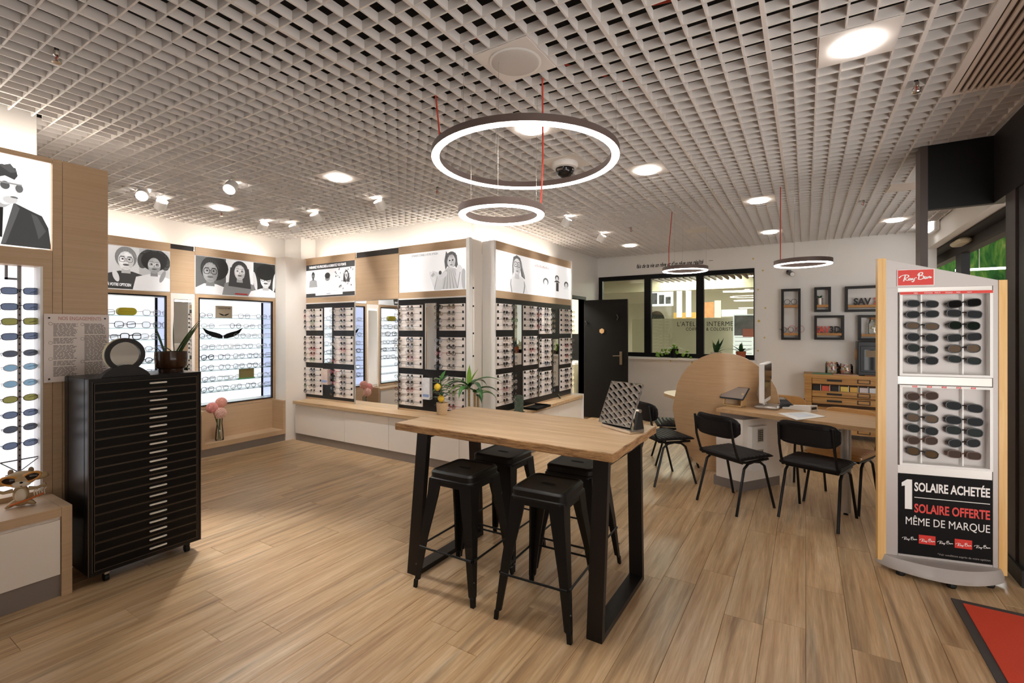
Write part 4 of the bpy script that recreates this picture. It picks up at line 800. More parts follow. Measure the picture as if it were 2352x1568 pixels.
# ================================================================ bar table and stools
TX0, TX1, TY0, TY1, TZ = -2.25, -.79, 2.20, 2.98, .90
bt = thing('bar_table', 'high oak-topped bar table on two gunmetal loop frames', 'table', ((TX0 + TX1) / 2, (TY0 + TY1) / 2, 0))
r_ = random.Random(4); n = 40; outline = []
for i in range(n): outline.append((TX0 + (TX1 - TX0) * i / n, TY0 + .004 * math.sin(i * .7) + .003 * r_.random()))
for i in range(20): outline.append((TX1 + .003 * math.sin(i), TY0 + (TY1 - TY0) * i / 20))
for i in range(n): outline.append((TX1 - (TX1 - TX0) * i / n, TY1 + .004 * math.sin(i * .9)))
for i in range(20): outline.append((TX0 + .003 * math.sin(i * 1.3), TY1 - (TY1 - TY0) * i / 20))
cxm, cym = (TX0 + TX1) / 2, (TY0 + TY1) / 2
ins = lambda d: [(cxm + (x - cxm) * (1 - d / .73), cym + (y - cym) * (1 - d / .39)) for x, y in outline]
mb = MB(); mb.k = 1; mb.rings([[(x, y, TZ - .045) for x, y in ins(.003)], [(x, y, TZ - .041) for x, y in outline], [(x, y, TZ - .004) for x, y in outline], [(x, y, TZ) for x, y in ins(.004)]])
mb.k = 0; mb.flat(ins(.004), TZ); mb.add([(x, y, TZ - .045) for x, y in ins(.003)], [tuple(range(len(outline) - 1, -1, -1))]); mb.build('table_top', [oak_table, oak_edge], bt)
for x0, x1 in ((-2.09, -2.005), (-.905, -.825)):
    xm, wd = (x0 + x1) / 2, x1 - x0; fr_ = MB(); zb, zt = .0155, TZ - .046
    q = [(2.145, 0), (2.84, 0), (2.80, zt), (2.235, zt)]; qi = [(2.18, .03), (2.806, .03), (2.768, zt - .03), (2.268, zt - .03)]
    vs = []
    for xx in (x0, x1): vs += [(xx, y, z) for y, z in q] + [(xx, y, z) for y, z in qi]
    fs = []
    for i in range(4):
        j = (i + 1) % 4; fs += [(i, j, 4 + j, 4 + i), (8 + i, 12 + i, 12 + j, 8 + j), (i, 8 + i, 8 + j, j), (4 + i, 4 + j, 12 + j, 12 + i)]
    fr_.add(vs, fs); fr_.build('loop_leg', steel_m, bt)
def L_ring(cx, cy, z, s, sx, sy, t):
    """L-shaped leg section with its corner pointing outwards"""
    P = [(0, 0), (-s, 0), (-s, -t), (-t, -t), (-t, -s), (0, -s)]; return [(cx + sx * x, cy + sy * y, z) for x, y in P]
def make_stool():
    o = thing('bar_stool', 'x', 'stool', (0, 0, 0), 0, 'black metal bar stools at the oak table'); HS = .68; a = .155
    def sq(h, z, e=.04):
        pts = []
        for sx, sy, a0 in ((1, 1, 0), (-1, 1, 90), (-1, -1, 180), (1, -1, 270)):
            for k in range(5):
                t = math.radians(a0 + k * 22.5); pts.append((sx * (h - e) + e * math.cos(t), sy * (h - e) + e * math.sin(t), z))
        return pts
    MB().rings([sq(a - .004, HS - .06, .045), sq(a + .002, HS - .058, .045), sq(a + .002, HS - .045, .045), sq(a - .004, HS - .04, .042), sq(a - .003, HS - .012, .04), sq(a - .012, HS - .002, .035), sq(a - .02, HS, .03), sq(a - .028, HS - .005, .028), sq(a - .04, HS - .006, .02)], cap=True).build('seat', blk_metal, o, True)
    sl = ellpts(0, 0, .042, .012, 16, 0, 3); MB().prism(sl, HS - .0058, HS - .0048).build('grip_slot', M('slot_dark', '#020202', .9), o)
    for sx in (-1, 1):
        for sy in (-1, 1):
            R_ = [(.15, HS - .05, .085), (.158, HS - .15, .075), (.185, .3, .05), (.208, .05, .032), (.212, .045, .024), (.215, 0, .022)]
            lg = MB().rings([L_ring(sx * r, sy * r, z, s, sx, sy, .012 if s > .03 else .0119) for r, z, s in R_], cap=True).build('leg', blk_metal, o)
            MB().ell((sx * .2065, sy * .198, .13), (.004, .004, .004), 8, 5).build('rivet', M('rivet', '#6b6764', .3, .8), lg)
    for k in range(4):
        c, s = math.cos(k * math.pi / 2), math.sin(k * math.pi / 2); p = [(-.185, -.192), (-.13, -.192), (.13, -.192), (.185, -.192)]
        MB().tube([(x * c - y * s, x * s + y * c, .235) for x, y in p], [.009, .006, .006, .009], 8).build('stretcher', blk_metal, o, True)
    for k in range(4):
        c, s = math.cos(k * math.pi / 2), math.sin(k * math.pi / 2)
        vs = [(-.12, -.148, HS - .055), (.12, -.148, HS - .055), (.10, -.15, HS - .085), (-.10, -.15, HS - .085)]; vs += [(x, y + .004, z) for x, y, z in vs]
        MB().add([(x * c - y * s, x * s + y * c, z) for x, y, z in vs], [(0, 1, 2, 3), (7, 6, 5, 4), (0, 4, 5, 1), (2, 6, 7, 3), (1, 5, 6, 2), (0, 3, 7, 4)]).build('apron', blk_metal, o)
    return o
st = make_stool(); spots = [((-1.172, 2.265), .05, 'black metal bar stool nearest the camera, beside the right table leg'), ((-1.735, 2.265), .02, 'black metal bar stool at front left, beside the left table leg'),
    ((-1.745, 2.703), -.0, 'black metal bar stool at back left, under the middle of the table'), ((-1.215, 2.74), .03, 'black metal bar stool at back right, half hidden by the table leg')]
for i, (p, rz, lab) in enumerate(spots):
    o = st if i == 0 else copy_tree(st); o.location = (p[0], p[1], 0); o.rotation_euler = (0, 0, rz); o['label'] = lab
# ================================================================ chairs
def make_chair(leather, ribs_back=False):
    o = thing('dining_chair', 'x', 'chair', (0, 0, 0), 0, 'padded tube-frame chairs at the desks'); HS = .445
    n = 9; top = []
    for i in range(n * 4 + 1):
        t = i / (n * 4); y = -.2 + .41 * t; top.append((y, HS + .018 + .007 * abs(math.sin(math.pi * t * n)) ** .6 - .022 * max(0, t - .86) / .14 - .012 * max(0, .07 - t) / .07))
    prof = top + [(.205, HS - .015), (-.195, HS - .015)]; cz = HS
    mb = MB(); mb.rings([[(x, y * (1 - .04 * (1 - k)), cz + (z - cz) * k) for y, z in prof] for x, k in ((-.212, .25), (-.206, .7), (-.19, .95), (-.15, 1), (.15, 1), (.19, .95), (.206, .7), (.212, .25))], cap=True); mb.build('seat', leather, o, True)
    bk = MB(); rs = []
    for i in range(17):
        t = -1 + 2 * i / 16; x = .218 * t; y0 = -.245 + .045 * t * t; k = 1 - .5 * abs(t) ** 8; bump = .004 * abs(math.sin(i * math.pi / 2)) if ribs_back else 0
        rs.append([(x, y0 - .016 * k, .70 - .088 * k), (x, y0 - .022 * k - bump, .70), (x, y0 - .03 * k - bump, .70 + .075 * k), (x, y0 - .018 * k, .70 + .092 * k), (x, y0 + .006 * k, .70 + .085 * k), (x, y0 + .018 * k + bump, .70), (x, y0 + .012 * k, .70 - .08 * k)])
    bk.rings(rs, cap=True); bo = bk.build('backrest', leather, o, True)
    pl = MB(); rs = []
    for i in range(17):
        t = -1 + 2 * i / 16; x = .2 * t; y0 = -.2745 + .045 * (x / .218) ** 2; rs.append([(x, y0 + .006, .635), (x, y0, .637), (x, y0 - .003, .745), (x, y0 + .008, .75)])
    pl.rings(rs, cap=True); pl.build('back_plate', leather_k if leather is leather_k else leather, bo, True)
    for s in (-1, 1):
        MB().tube([(s * .185, .17, HS - .03), (s * .19, -.1, HS - .03), (s * .192, -.17, HS - .02), (s * .192, -.2, HS + .03), (s * .19, -.245, .60), (s * .185, -.27, .77)], .0105, 8).build('back_upright', chair_tube, o, True)
        MB().tube([(s * .205, .225, 0), (s * .19, .12, HS - .08), (s * .187, .07, HS - .045), (s * .187, 0, HS - .034)], .011, 8).build('leg', chair_tube, o, True)
        MB().tube([(s * .205, -.225, 0), (s * .19, -.12, HS - .08), (s * .187, -.07, HS - .045), (s * .187, 0, HS - .034)], .011, 8).build('leg', chair_tube, o, True)
    MB().tube([(-.185, .15, HS - .035), (.185, .15, HS - .035)], .009, 8).build('seat_rail', chair_tube, o); MB().tube([(-.185, -.13, HS - .035), (.185, -.13, HS - .035)], .009, 8).build('seat_rail', chair_tube, o)
    return o
face = lambda dx, dy: math.atan2(-dx, dy)
ck = make_chair(leather_k); ct = make_chair(leather_t, True)
CH = [(ck, (-.517, 4.48), (.55, .83), 'black leather chair with back to the camera in front of the tan disc partition'), (None, (.081, 4.503), (.32, .95), 'black leather chair with back to the camera beside the sunglasses stand'),
      (None, (-1.21, 4.855), (.707, .707), 'black leather chair seen from the side, behind the chrome table mirror'), (None, (-1.27, 5.55), (-.9, -.35), 'black leather chair furthest back, mostly hidden by the tan disc partition')]
for i, (src, p, d, lab) in enumerate(CH):
    o = src or copy_tree(ck); o.location = (p[0], p[1], 0); o.rotation_euler = (0, 0, face(*d)); o['label'] = lab
ct.location = (.262, 4.995, 0); ct.rotation_euler = (0, 0, face(-.39, -.92)); ct['label'] = 'tan leather chair tucked under the desk, beside the sunglasses stand'
o = copy_tree(ct); p = fl(1783, 906, .79); o.location = (p[0] + .02, p[1] - .25, 0); o.rotation_euler = (0, 0, face(-.2, -.98)); o['label'] = 'tan leather chair standing behind the monitor on the desk'
# ================================================================ desks with the disc partition
ZDK = .755; A_ = Vector((.95, -.312)); N_ = Vector((.312, .95)); FLc = Vector(fl(1645, 937, ZDK))
def capsule(FL, L, R, n=18):
    pts = [FL, FL + A_ * L]; c = FL + A_ * L + N_ * R
    for k in range(1, n): a = -math.pi / 2 + math.pi * k / n; pts.append(c + A_ * (R * math.cos(a)) + N_ * (R * math.sin(a)))
    return pts + [FL + A_ * L + N_ * 2 * R, FL + N_ * 2 * R]
dk = thing('desk', 'round-ended tan desk with monitor, on a cream pedestal and one grey leg', 'desk', (-.35, 5.1, 0))
poly = capsule(FLc, 1.1, .34); MB().prism([tuple(p) for p in poly], ZDK - .035, ZDK).build('desk_top', desk_m, dk)
# curved disc partition
R0 = Vector((-.70, 5.09)); Tn = Vector((-.999, .03)); Nn = Vector((.03, .999))
def sheet(s, off=0): return R0 + Tn * s + Nn * ((.28 * s * s if s > 0 else -.30 * s + .45 * s * s) + off)
zc, RX, RZ = .665, .50, .605; zcut = .085
def outl(k, n=72):
    a = 2 * math.pi * k / n; s, z = RX * math.cos(a), zc + RZ * math.sin(a); return s, max(z, zcut)
n = 72; mb = MB(); rows = []
NS = 20
for face_ in (0, .022):
    for i in range(NS + 1):
        s = -RX + 2 * RX * i / NS; s = max(-RX * .999, min(RX * .999, s)); hz = RZ * math.sqrt(max(0, 1 - (s / RX) ** 2)); p = sheet(s, face_)
        rows.append([(p.x, p.y, max(zcut, zc - hz)), (p.x, p.y, zc), (p.x, p.y, zc + hz)])
fs = []; vs = [p for r in rows for p in r]; q = 3 * (NS + 1)
for f_ in (0, 1):
    for i in range(NS):
        b0 = f_ * q + i * 3
        for j in (0, 1): fs.append((b0 + j, b0 + j + 1, b0 + j + 4, b0 + j + 3) if f_ else (b0 + j, b0 + j + 3, b0 + j + 4, b0 + j + 1))
mb.add(vs, fs); mb.k = 1; ef = []
for i in range(NS):
    for j in (0, 2): ef.append((i*3 + j, (i+1)*3 + j, q + (i+1)*3 + j, q + i*3 + j))
mb.k = 1; n0 = len(mb.v); mb.add(vs, ef); pd = mb.build('disc_partition', [disc_m, post_white], None, True)
tag(pd, 'tall curved tan disc partition standing between the two desks', 'partition')
# pedestal
corner = Vector(fl(1706, 1130)); d1_ = Vector((-.93, .37)); d2_ = Vector((.56, .83))
def quad(c, a, b, z0, z1, g=0):
    P = [c, c + a, c + a + b, c + b]; m_ = sum(P, Vector((0, 0))) / 4; P = [m_ + (p - m_) * (1 - g) for p in P]; mb = MB(); mb.prism([tuple(p) for p in P][::-1], z0, z1); return mb
quad(corner, d1_ * .30, d2_ * .52, 0, .09, .04).build('plinth', plinth_m, dk); quad(corner, d1_ * .26, d2_ * .52, .0905, ZDK - .09).build('pedestal', cream_m, dk)
quad(corner + d2_ * .03, d1_ * .24, d2_ * .46, ZDK - .0895, ZDK - .0355).build('neck', plinth_m, dk)
pq = corner + d2_ * .12 + Vector((d2_.y, -d2_.x)) * .02
bxp = quad(corner + d2_ * .06 + Vector((d2_.y, -d2_.x)) * .001, Vector((d2_.y, -d2_.x)) * .05, d2_ * .2, .2, ZDK - .15).build('side_box', post_white, dk)
f2 = frame((corner + d2_ * .16 + Vector((d2_.y, -d2_.x)) * .0525).to_3d()[:2] + (.46,), (d2_.x, d2_.y, 0)); f2 = frame((*(corner + d2_ * .13 + Vector((d2_.y, -d2_.x)) * .052), .46), (d2_.x, d2_.y, 0))
for zz in (0, -.19):
    v = MB(); v.box(0, .075, zz, zz + .12, 0, .003); vo = v.build('vent', alu_m, dk, xf=f2); s_ = MB()
    for i in range(3):
        for j in range(6): s_.box(.008 + i * .022, .022 + i * .022, zz + .012 + j * .017, zz + .022 + j * .017, .0031, .004)
    tag(s_.build('vent_slots', rubber_m, vo, xf=f2), kind='stuff')
lp = fl(1943, 1181); MB().tube([(*lp, .022), (*lp, ZDK - .036)], .036, 24).build('leg', alu_m, dk, True); MB().lathe([(.018, 0), (.018, .006), (.006, .01), (.006, .022)], 14, (*lp, 0)).build('leg_foot', rubber_m, dk)
# second desk behind the partition
c2_ = Vector(fl(1527, 898, .74)); d2 = thing('desk', 'second tan desk, its rounded end showing left of the disc partition', 'desk', (c2_.x + .4, c2_.y - .2, 0))
a2_ = Vector((-.62, .78)); n2_ = Vector((-.78, -.62)); cc = c2_ + Vector((.34, -.05)); pts = []
for k in range(19): a = -math.pi / 2 + math.pi * k / 18; pts.append(tuple(cc + a2_ * (.33 * math.cos(a)) + n2_ * (.33 * math.sin(a))))
pts += [tuple(cc - a2_ * .55 + n2_ * .33), tuple(cc - a2_ * .55 - n2_ * .33)]
MB().prism(pts, .705, .74).build('desk_top', desk_m, d2)
MB().tube([(cc.x, cc.y, 0), (cc.x, cc.y, .704)], .035, 20).build('leg', alu_m, d2, True); pm_ = cc - a2_ * .4; MB().box(pm_.x - .15, pm_.x + .1, pm_.y - .08, pm_.y + .16, 0, .704).build('pedestal', cream_m, d2)
o = thing('paper', 'white printed sheet lying on the second desk beside the disc', 'paper', (*(cc + Vector((.0, -.1))), .74)); p = cc + Vector((.02, -.12)); MB().box(p.x - .1, p.x + .1, p.y - .07, p.y + .07, .7402, .742).build('sheet', print_w, o); MB().box(p.x - .07, p.x + .05, p.y - .04, p.y + .03, .7422, .7426).build('print', M('print_blue', '#6d7f9c', .5), o)
# ================================================================ drawer chest at left
KX1, KY0, KY1, KZ0, KZ1 = -3.50, 1.03, 1.625, .075, 1.215; KX0 = onY(148, 900, KY0)[0]
lac = M('dark_lacquer', '#0d0908', .32, spec=.35, noise=.3, nscale=8); wear = M('worn_edge', '#655545', .5); draw_m = M('drawer_black', '#070504', .45, spec=.2, noise=.3, nscale=12)
o = thing('drawer_chest', 'tall dark lacquered chest of twenty shallow drawers on small castors', 'chest', ((KX0 + KX1) / 2, (KY0 + KY1) / 2, 0))
MB().bbox(KX0, KX1 - .006, KY0, KY1, KZ0, KZ1, .004).build('carcass', lac, o)
fr_ = MB(); t = .022
fr_.box(KX1 - .0055, KX1 + .002, KY0, KY0 + t, KZ0, KZ1).box(KX1 - .0055, KX1 + .002, KY1 - t, KY1, KZ0, KZ1).box(KX1 - .0055, KX1 + .002, KY0 + t, KY1 - t, KZ1 - t, KZ1).box(KX1 - .0055, KX1 + .002, KY0 + t, KY1 - t, KZ0, KZ0 + t)
fr_.build('front_frame', lac, o)
eg = MB()
for a, b, c, d in ((KY0 - .001, KY0 + .0015, KZ0, KZ1), (KY1 - .0015, KY1 + .001, KZ0, KZ1), (KY0 + .017, KY0 + .0185, KZ0 + .017, KZ1 - .017), (KY1 - .0185, KY1 - .017, KZ0 + .017, KZ1 - .017)): eg.box(KX1 + .0021, KX1 + .0032, a, b, c, d)
eg.build('worn_edges', wear, o)
gs = MB(); gs.box(KX0 + .06, KX0 + .064, KY0 - .0015, KY0 + .001, KZ0, KZ1).box(KX1 - .06, KX1 - .057, KY0 - .0015, KY0 + .001, KZ0, KZ1).build('side_groove', black_m, o)
dz = (KZ1 - KZ0 - 2 * t - .004) / 20; y0, y1 = KY0 + t + .004, KY1 - t - .004; dme = tme = hme = None
for k in range(20):
    z = KZ0 + t + .002 + k * dz
    d = MB().box(0, .012, 0, y1 - y0, 0, dz - .004); e = MB()
    for a, b, c, f_ in ((0, y1 - y0, dz - .0062, dz - .004), (0, y1 - y0, 0, .0016), (0, .002, .0017, dz - .0063), (y1 - y0 - .002, y1 - y0, .0017, dz - .0063)): e.box(.0121, .0128, a, b, c, f_)
    if dme is None:
        dme, tme = d.mesh('drawer', draw_m), e.mesh('edge_trim', wear)
        hb = MB(); hb.bbox(.012, .024, .27, .365, dz * .42, dz * .42 + .011, .003); hme = hb.mesh('handle', M('handle_white', '#e9e2d8', .3), True)
    do = put('drawer', dme, o); do.location = Vector((KX1 - .008 + random.uniform(-.001, .002), y0, z)) - Vector(o.location); put('edge_trim', tme, do, False); put('handle', hme, do, False)
for x, y in ((KX1 - .06, KY0 + .1), (KX1 - .06, KY1 - .06), (KX0 + .07, KY0 + .1), (KX0 + .07, KY1 - .06)):
    c = MB(); c.box(x - .02, x + .02, y - .012, y + .012, .045, KZ0 - .001).build('castor', chrome_m if y < 1.3 else rubber_m, o); MB().tube([(x, y - .011, .024), (x, y + .011, .024)], .024, 14).build('castor_wheel', rubber_m, o)
# ================================================================ sunglasses stand
PL = Vector(fl(2035, 1275, .09)); PR = Vector(fl(2293, 1308, .09)); dR = (PR - PL).normalized(); nR = Vector((dR.y, -dR.x)); WR = (PR - PL).length
def onR(px, py):
    d = ray(px, py); t = (PL.x * nR.x + PL.y * nR.y) / (d[0] * nR.x + d[1] * nR.y); p = Vector((d[0] * t, d[1] * t)); return ((p - PL).dot(dR), H + t * d[2])
frR = frame((PL.x, PL.y, 0), (dR.x, dR.y, 0))     # u right, v up, w towards the camera
def LB(*a): m_ = MB(); m_.box(*a); return m_
rs_ = thing('sunglasses_stand', 'grey and maple sunglasses floor stand with red sign and black advert', 'display stand', (*((PL + PR) / 2 - nR * .1), 0)); silver = M('stand_silver', '#b7b0ac', .42, .2)
z_l, z_r = onR(2035, 596)[1], onR(2293, 643)[1]; u = [onR(p, 900)[0] for p in (2063, 2280)]
zt1, zt0 = onR(2063, 672)[1], onR(2063, 862)[1]; zb1, zb0 = onR(2065, 883)[1], onR(2065, 1066)[1]; za1, za0 = onR(2066, 1087)[1], onR(2066, 1270)[1]
h_ = MB(); h_.add([(0, zt1 + .03, -.02), (WR, zt1 + .03, -.02), (WR, z_r, -.02), (0, z_l, -.02), (0, zt1 + .03, 0), (WR, zt1 + .03, 0), (WR, z_r, 0), (0, z_l, 0)], [(3, 2, 1, 0), (4, 5, 6, 7), (0, 1, 5, 4), (1, 2, 6, 5), (2, 3, 7, 6), (3, 0, 4, 7)])
h_.build('header', silver, rs_, xf=frR)
LB(0, u[0] - .002, .1, zt1 + .0295, -.03, 0).build('side_column', silver, rs_, xf=frR); LB(u[1] + .002, WR, .1, zt1 + .0295, -.03, 0).build('side_column', silver, rs_, xf=frR)
LB(u[0], u[1], zb1 + .004, zt0 - .004, -.03, -.004).build('cross_rail', alu_m, rs_, xf=frR); LB(u[0], u[1], za1 + .003, zb0 - .004, -.03, -.004).build('cross_rail', alu_m, rs_, xf=frR); LB(u[0], u[1], zt1 + .002, zt1 + .0295, -.03, -.004).build('cross_rail', alu_m, rs_, xf=frR); LB(u[0], u[1], .1, za0 - .002, -.03, 0).build('kick_panel', silver, rs_, xf=frR)
LB(-.044, -.001, .06, z_l + .008, -.03, .004).build('maple_side', maple_m, rs_, xf=frR); LB(WR + .001, WR + .04, .06, z_r, -.03, .004).build('maple_side', maple_m, rs_, xf=frR); m_ = MB(); m_.rings([[(0, .1, -.031), (WR, .1, -.031), (WR * .62, .1, -.3), (WR * .5, .1, -.3)], [(0, z_r - .02, -.031), (WR, z_r - .02, -.031), (WR * .62, z_r - .02, -.3), (WR * .5, z_r - .02, -.3)]]); m_.build('rear_shell', silver, rs_, xf=frR)
bs = [(WR * .4, -.33), (-.045, -.03)] + [(-.045 + (WR + .09) * k / 16, .16 * math.sin(math.pi * k / 16) ** .8) for k in range(1, 16)] + [(WR + .045, -.03), (WR * .7, -.33)]
bsT = [(WR / 2 + (x - WR / 2) * .96, y * .75 - .004 if y > 0 else y) for x, y in bs]
m_ = MB(); m_.rings([[(x, .035, y) for x, y in bs], [(x, .055, y) for x, y in bs], [(x, .0995, y) for x, y in bsT]], cap=True); m_.build('base', silver, rs_, True, xf=frR)
for uu, ww in ((.06, .04), (WR * .5, .12), (WR - .06, .04), (WR * .55, -.28)): MB().lathe([(.02, 0), (.024, .012), (.02, .0345)], 12).build('foot', rubber_m, rs_, xf=frR @ Matrix.Translation((uu, 0, ww)) @ Matrix.Rotation(-math.pi / 2, 4, 'X'))
RB = []
def tray(z0, z1, nm):
    w0, w1 = u[0] + .004, u[1] - .004; p = LB(w0, w1, z0, z1, -.075, -.07).build('tray_back', M('tray_white', '#efe9e2', .45), rs_, xf=frR)
    f_ = MB(); f_.box(w0, w0 + .014, z0, z1, -.0695, .012).box(w1 - .014, w1, z0, z1, -.0695, .012).box(w0 + .014, w1 - .014, z1 - .014, z1, -.0695, .012).box(w0 + .014, w1 - .014, z0, z0 + .014, -.0695, .012); f_.build('tray_frame', white_p, rs_, xf=frR)
    for px_ in (2118.5, 2214.5):
        uu = onR(px_, 800)[0]; m_ = MB(); m_.add([(uu - .028, z0 + .0145, -.0695), (uu + .028, z0 + .0145, -.0695), (uu + .028, z1 - .0145, -.0695), (uu - .028, z1 - .0145, -.0695), (uu - .004, z0 + .0145, -.012), (uu + .004, z0 + .0145, -.012), (uu + .004, z1 - .0145, -.012), (uu - .004, z1 - .0145, -.012)], [(3, 2, 1, 0), (4, 5, 6, 7), (0, 1, 5, 4), (1, 2, 6, 5), (2, 3, 7, 6), (3, 0, 4, 7)]); m_.build('holder', white_p, rs_, xf=frR)
    return w0, w1
w0, w1 = tray(zt0, zt1, 'upper'); tray(zb0, zb1, 'lower')
rd_ = LB(w0 + .001, w1 - .001, zt1 - .0135, zt1 + .003, .0122, .0135).build('red_strip', red_m, rs_, xf=frR)
for k, wd in enumerate(('MEN.', 'EYEWEAR', 'POLYS', 'ROUND', 'MEN', 'NEW')): text('lettering', wd, .0095, print_w, frR, (w0 + .07 + k * .052, zt1 - .009, .0137), rd_)
def script_logo(w, m, name, parent, fr, u0, v0, zo, wt=1.0):
    """flowing script wordmark drawn as ribbons; unit box about 1 x .34"""
    S = [[(0, .13), (.06, .2), (.16, .235), (.26, .235), (.3, .19), (.24, .13), (.17, .11)], [(.2, .235), (.17, .11), (.14, 0)], [(.17, .11), (.22, .05), (.29, .03)], [(.37, .1), (.32, .105), (.3, .06), (.34, .04), (.38, .1), (.375, .05), (.41, .05)], [(.41, .11), (.42, .06), (.46, .07), (.48, .12)], [(.48, .12), (.46, .02), (.42, -.03), (.40, .0)], [(.5, .12), (.55, .13)],
         [(.63, .28), (.62, .2), (.6, .06)], [(.58, .2), (.63, .3), (.72, .31), (.71, .24), (.64, .19)], [(.64, .19), (.74, .19), (.76, .12), (.68, .06), (.58, .07)], [(.85, .14), (.80, .145), (.78, .1), (.82, .08), (.86, .14), (.855, .09), (.89, .1)], [(.90, .16), (.9, .1)], [(.9, .12), (.94, .165), (.95, .12), (.96, .1), (1.0, .14)]]
    mb = MB(); k = w
    for st_ in S:
        P = []
        for i in range(len(st_) - 1):
            p0, p1, p2, p3 = st_[max(i-1, 0)], st_[i], st_[i+1], st_[min(i+2, len(st_)-1)]
            for t in (0, .25, .5, .75):
                P.append(tuple(.5 * ((2*p1[c]) + (-p0[c]+p2[c])*t + (2*p0[c]-5*p1[c]+4*p2[c]-p3[c])*t*t + (-p0[c]+3*p1[c]-3*p2[c]+p3[c])*t**3) for c in (0, 1)))
        P.append(st_[-1]); Lr = []; Rr = []
        for i, p in enumerate(P):
            a, b = P[max(i-1, 0)], P[min(i+1, len(P)-1)]; dx, dy = b[0]-a[0], b[1]-a[1]; l = math.hypot(dx, dy) or 1; hw = .0105 * wt * (1.25 if abs(dy) > abs(dx) else .75); Lr.append((p[0]-dy/l*hw, p[1]+dx/l*hw)); Rr.append((p[0]+dy/l*hw, p[1]-dx/l*hw))
        mb.add([(u0 + x*k, v0 + y*k, zo) for x, y in Lr + Rr], [(i, len(P)+i, len(P)+i+1, i+1) for i in range(len(P)-1)])
    return mb.build(name, m, parent, xf=fr)
a, b = onR(2060, 657), onR(2145, 617); sg = LB(a[0], b[0], a[1], b[1], .0005, .004).build('red_sign', red_m, rs_, xf=frR)
bd = MB()
for q in ((a[0], b[0], a[1], a[1] + .003), (a[0], b[0], b[1] - .003, b[1]), (a[0], a[0] + .003, a[1] + .003, b[1] - .003), (b[0] - .003, b[0], a[1] + .003, b[1] - .003)): bd.box(*q, .0041, .0046)
bd.build('sign_border', print_w, sg, xf=frR); script_logo((b[0] - a[0]) * .88, print_w, 'script_logo', sg, frR, a[0] + (b[0] - a[0]) * .05, a[1] + (b[1] - a[1]) * .28, .0048, 1.5)
for k in range(5):
    px_ = 2099 + k * 33.5; p0 = onR(px_ - 5.5, 889.5); p1 = onR(px_ + 5.5, 885); lb = LB(p0[0], p1[0], zb1 - .012, zb1 - .002, .0122, .013).build('small_red_label', red_m, rs_, xf=frR); script_logo((p1[0]-p0[0]) * .85, print_w, 'script_logo', lb, frR, p0[0] + .001, zb1 - .0095, .0133, 1.6)
ad = LB(u[0] + .001, u[1] - .001, za0, za1, -.006, -.002).build('advert_panel', print_k, rs_, xf=frR); AW = u[1] - u[0]; AH = za1 - za0; ua = u[0]
def at(body, x0, x1, yv, size, m, **k):
    me = text_mesh(body, size, m, ext=.0003, **k); xs_ = [v.co.x for v in me.vertices]; mn, mx = min(xs_), max(xs_)
    me.transform(frR @ Matrix.Translation((ua + AW * x0, za0 + AH * yv, -.0012)) @ Matrix.Diagonal((AW * (x1 - x0) / (mx - mn), 1, 1, 1)) @ Matrix.Translation((-mn, 0, 0))); return put('lettering', me, ad)
m_ = MB(); m_.add([(ua + AW * x, za0 + AH * y, -.0012) for x, y in ((.075, .565), (.155, .565), (.155, .935), (.10, .935), (.04, .89), (.04, .845), (.075, .855))], [tuple(range(7))]); m_.build('numeral', print_w, ad, xf=frR); at('SOLAIRE ACHETÉE', .18, .975, .80, AH * .15, print_w, bold=AH * .004); at('SOLAIRE OFFERTE', .18, .975, .535, AH * .15, print_r, bold=AH * .004); at('MÊME DE MARQUE', .085, .975, .375, AH * .135, print_w)
LB(ua + AW * .18, ua + AW * .975, za0 + AH * .715, za0 + AH * .723, -.0019, -.0012).build('rule', print_w, ad, xf=frR); at('*Voir conditions auprès de votre opticien', .43, .98, .035, AH * .035, M('print_fine', '#9a9490', .5))
for k in range(5):
    x0 = ua + AW * (.045 + k * .192); z0 = za0 + AH * .175
    if k in (1, 3): LB(x0 - .004, x0 + AW * .172, z0 - .012, z0 + AH * .085, -.0019, -.0014).build('red_box', red_m, ad, xf=frR)
    script_logo(AW * .165, print_w, 'script_logo', ad, frR, x0, z0, -.001, 1.3)
# ================================================================ mat
o = thing('door_mat', 'red entrance mat with a dark grey rubber border', 'mat', (1.0, 2.8, 0)); MB().box(.69, 1.42, 1.4, 3.535, .0002, .006).build('rubber_border', M('mat_rubber', '#4a4442', .8), o); MB().box(.73, 1.38, 1.44, 3.49, .0062, .011).build('carpet', carpet_r, o)
# ================================================================ on the bar table
def plant_leaf(mb, base, az, ln, w, rise, droop): mb.leaf(base, az, ln, w, rise, droop)
lx, ly = -2.195, 2.60; s = .00305
o = thing('lemon_plant', 'little lemon plant in a woven straw pot on the bar table', 'potted plant', (lx, ly, TZ))
MB().lathe([(.034, .0), (.036, .004), (.041, .075), (.042, .083), (.038, .083), (.037, .07), (.004, .068)], 24, (lx, ly, TZ + .0005)).build('pot', wicker_m, o, True)
for k in range(7): MB().tube([(lx + (.0352 + .0009 * k) * math.cos(a * math.pi / 12), ly + (.0352 + .0009 * k) * math.sin(a * math.pi / 12), TZ + .008 + k * .0108) for a in range(24)], .0022, 5, closed=True).build('woven_band', wicker_m, o, True)
MB().tube([(lx, ly, TZ + .068), (lx - .005, ly, TZ + .14), (lx - .012, ly, TZ + .21), (lx - .02, ly, TZ + .26)], .004, 6).build('stem', stem_m, o)
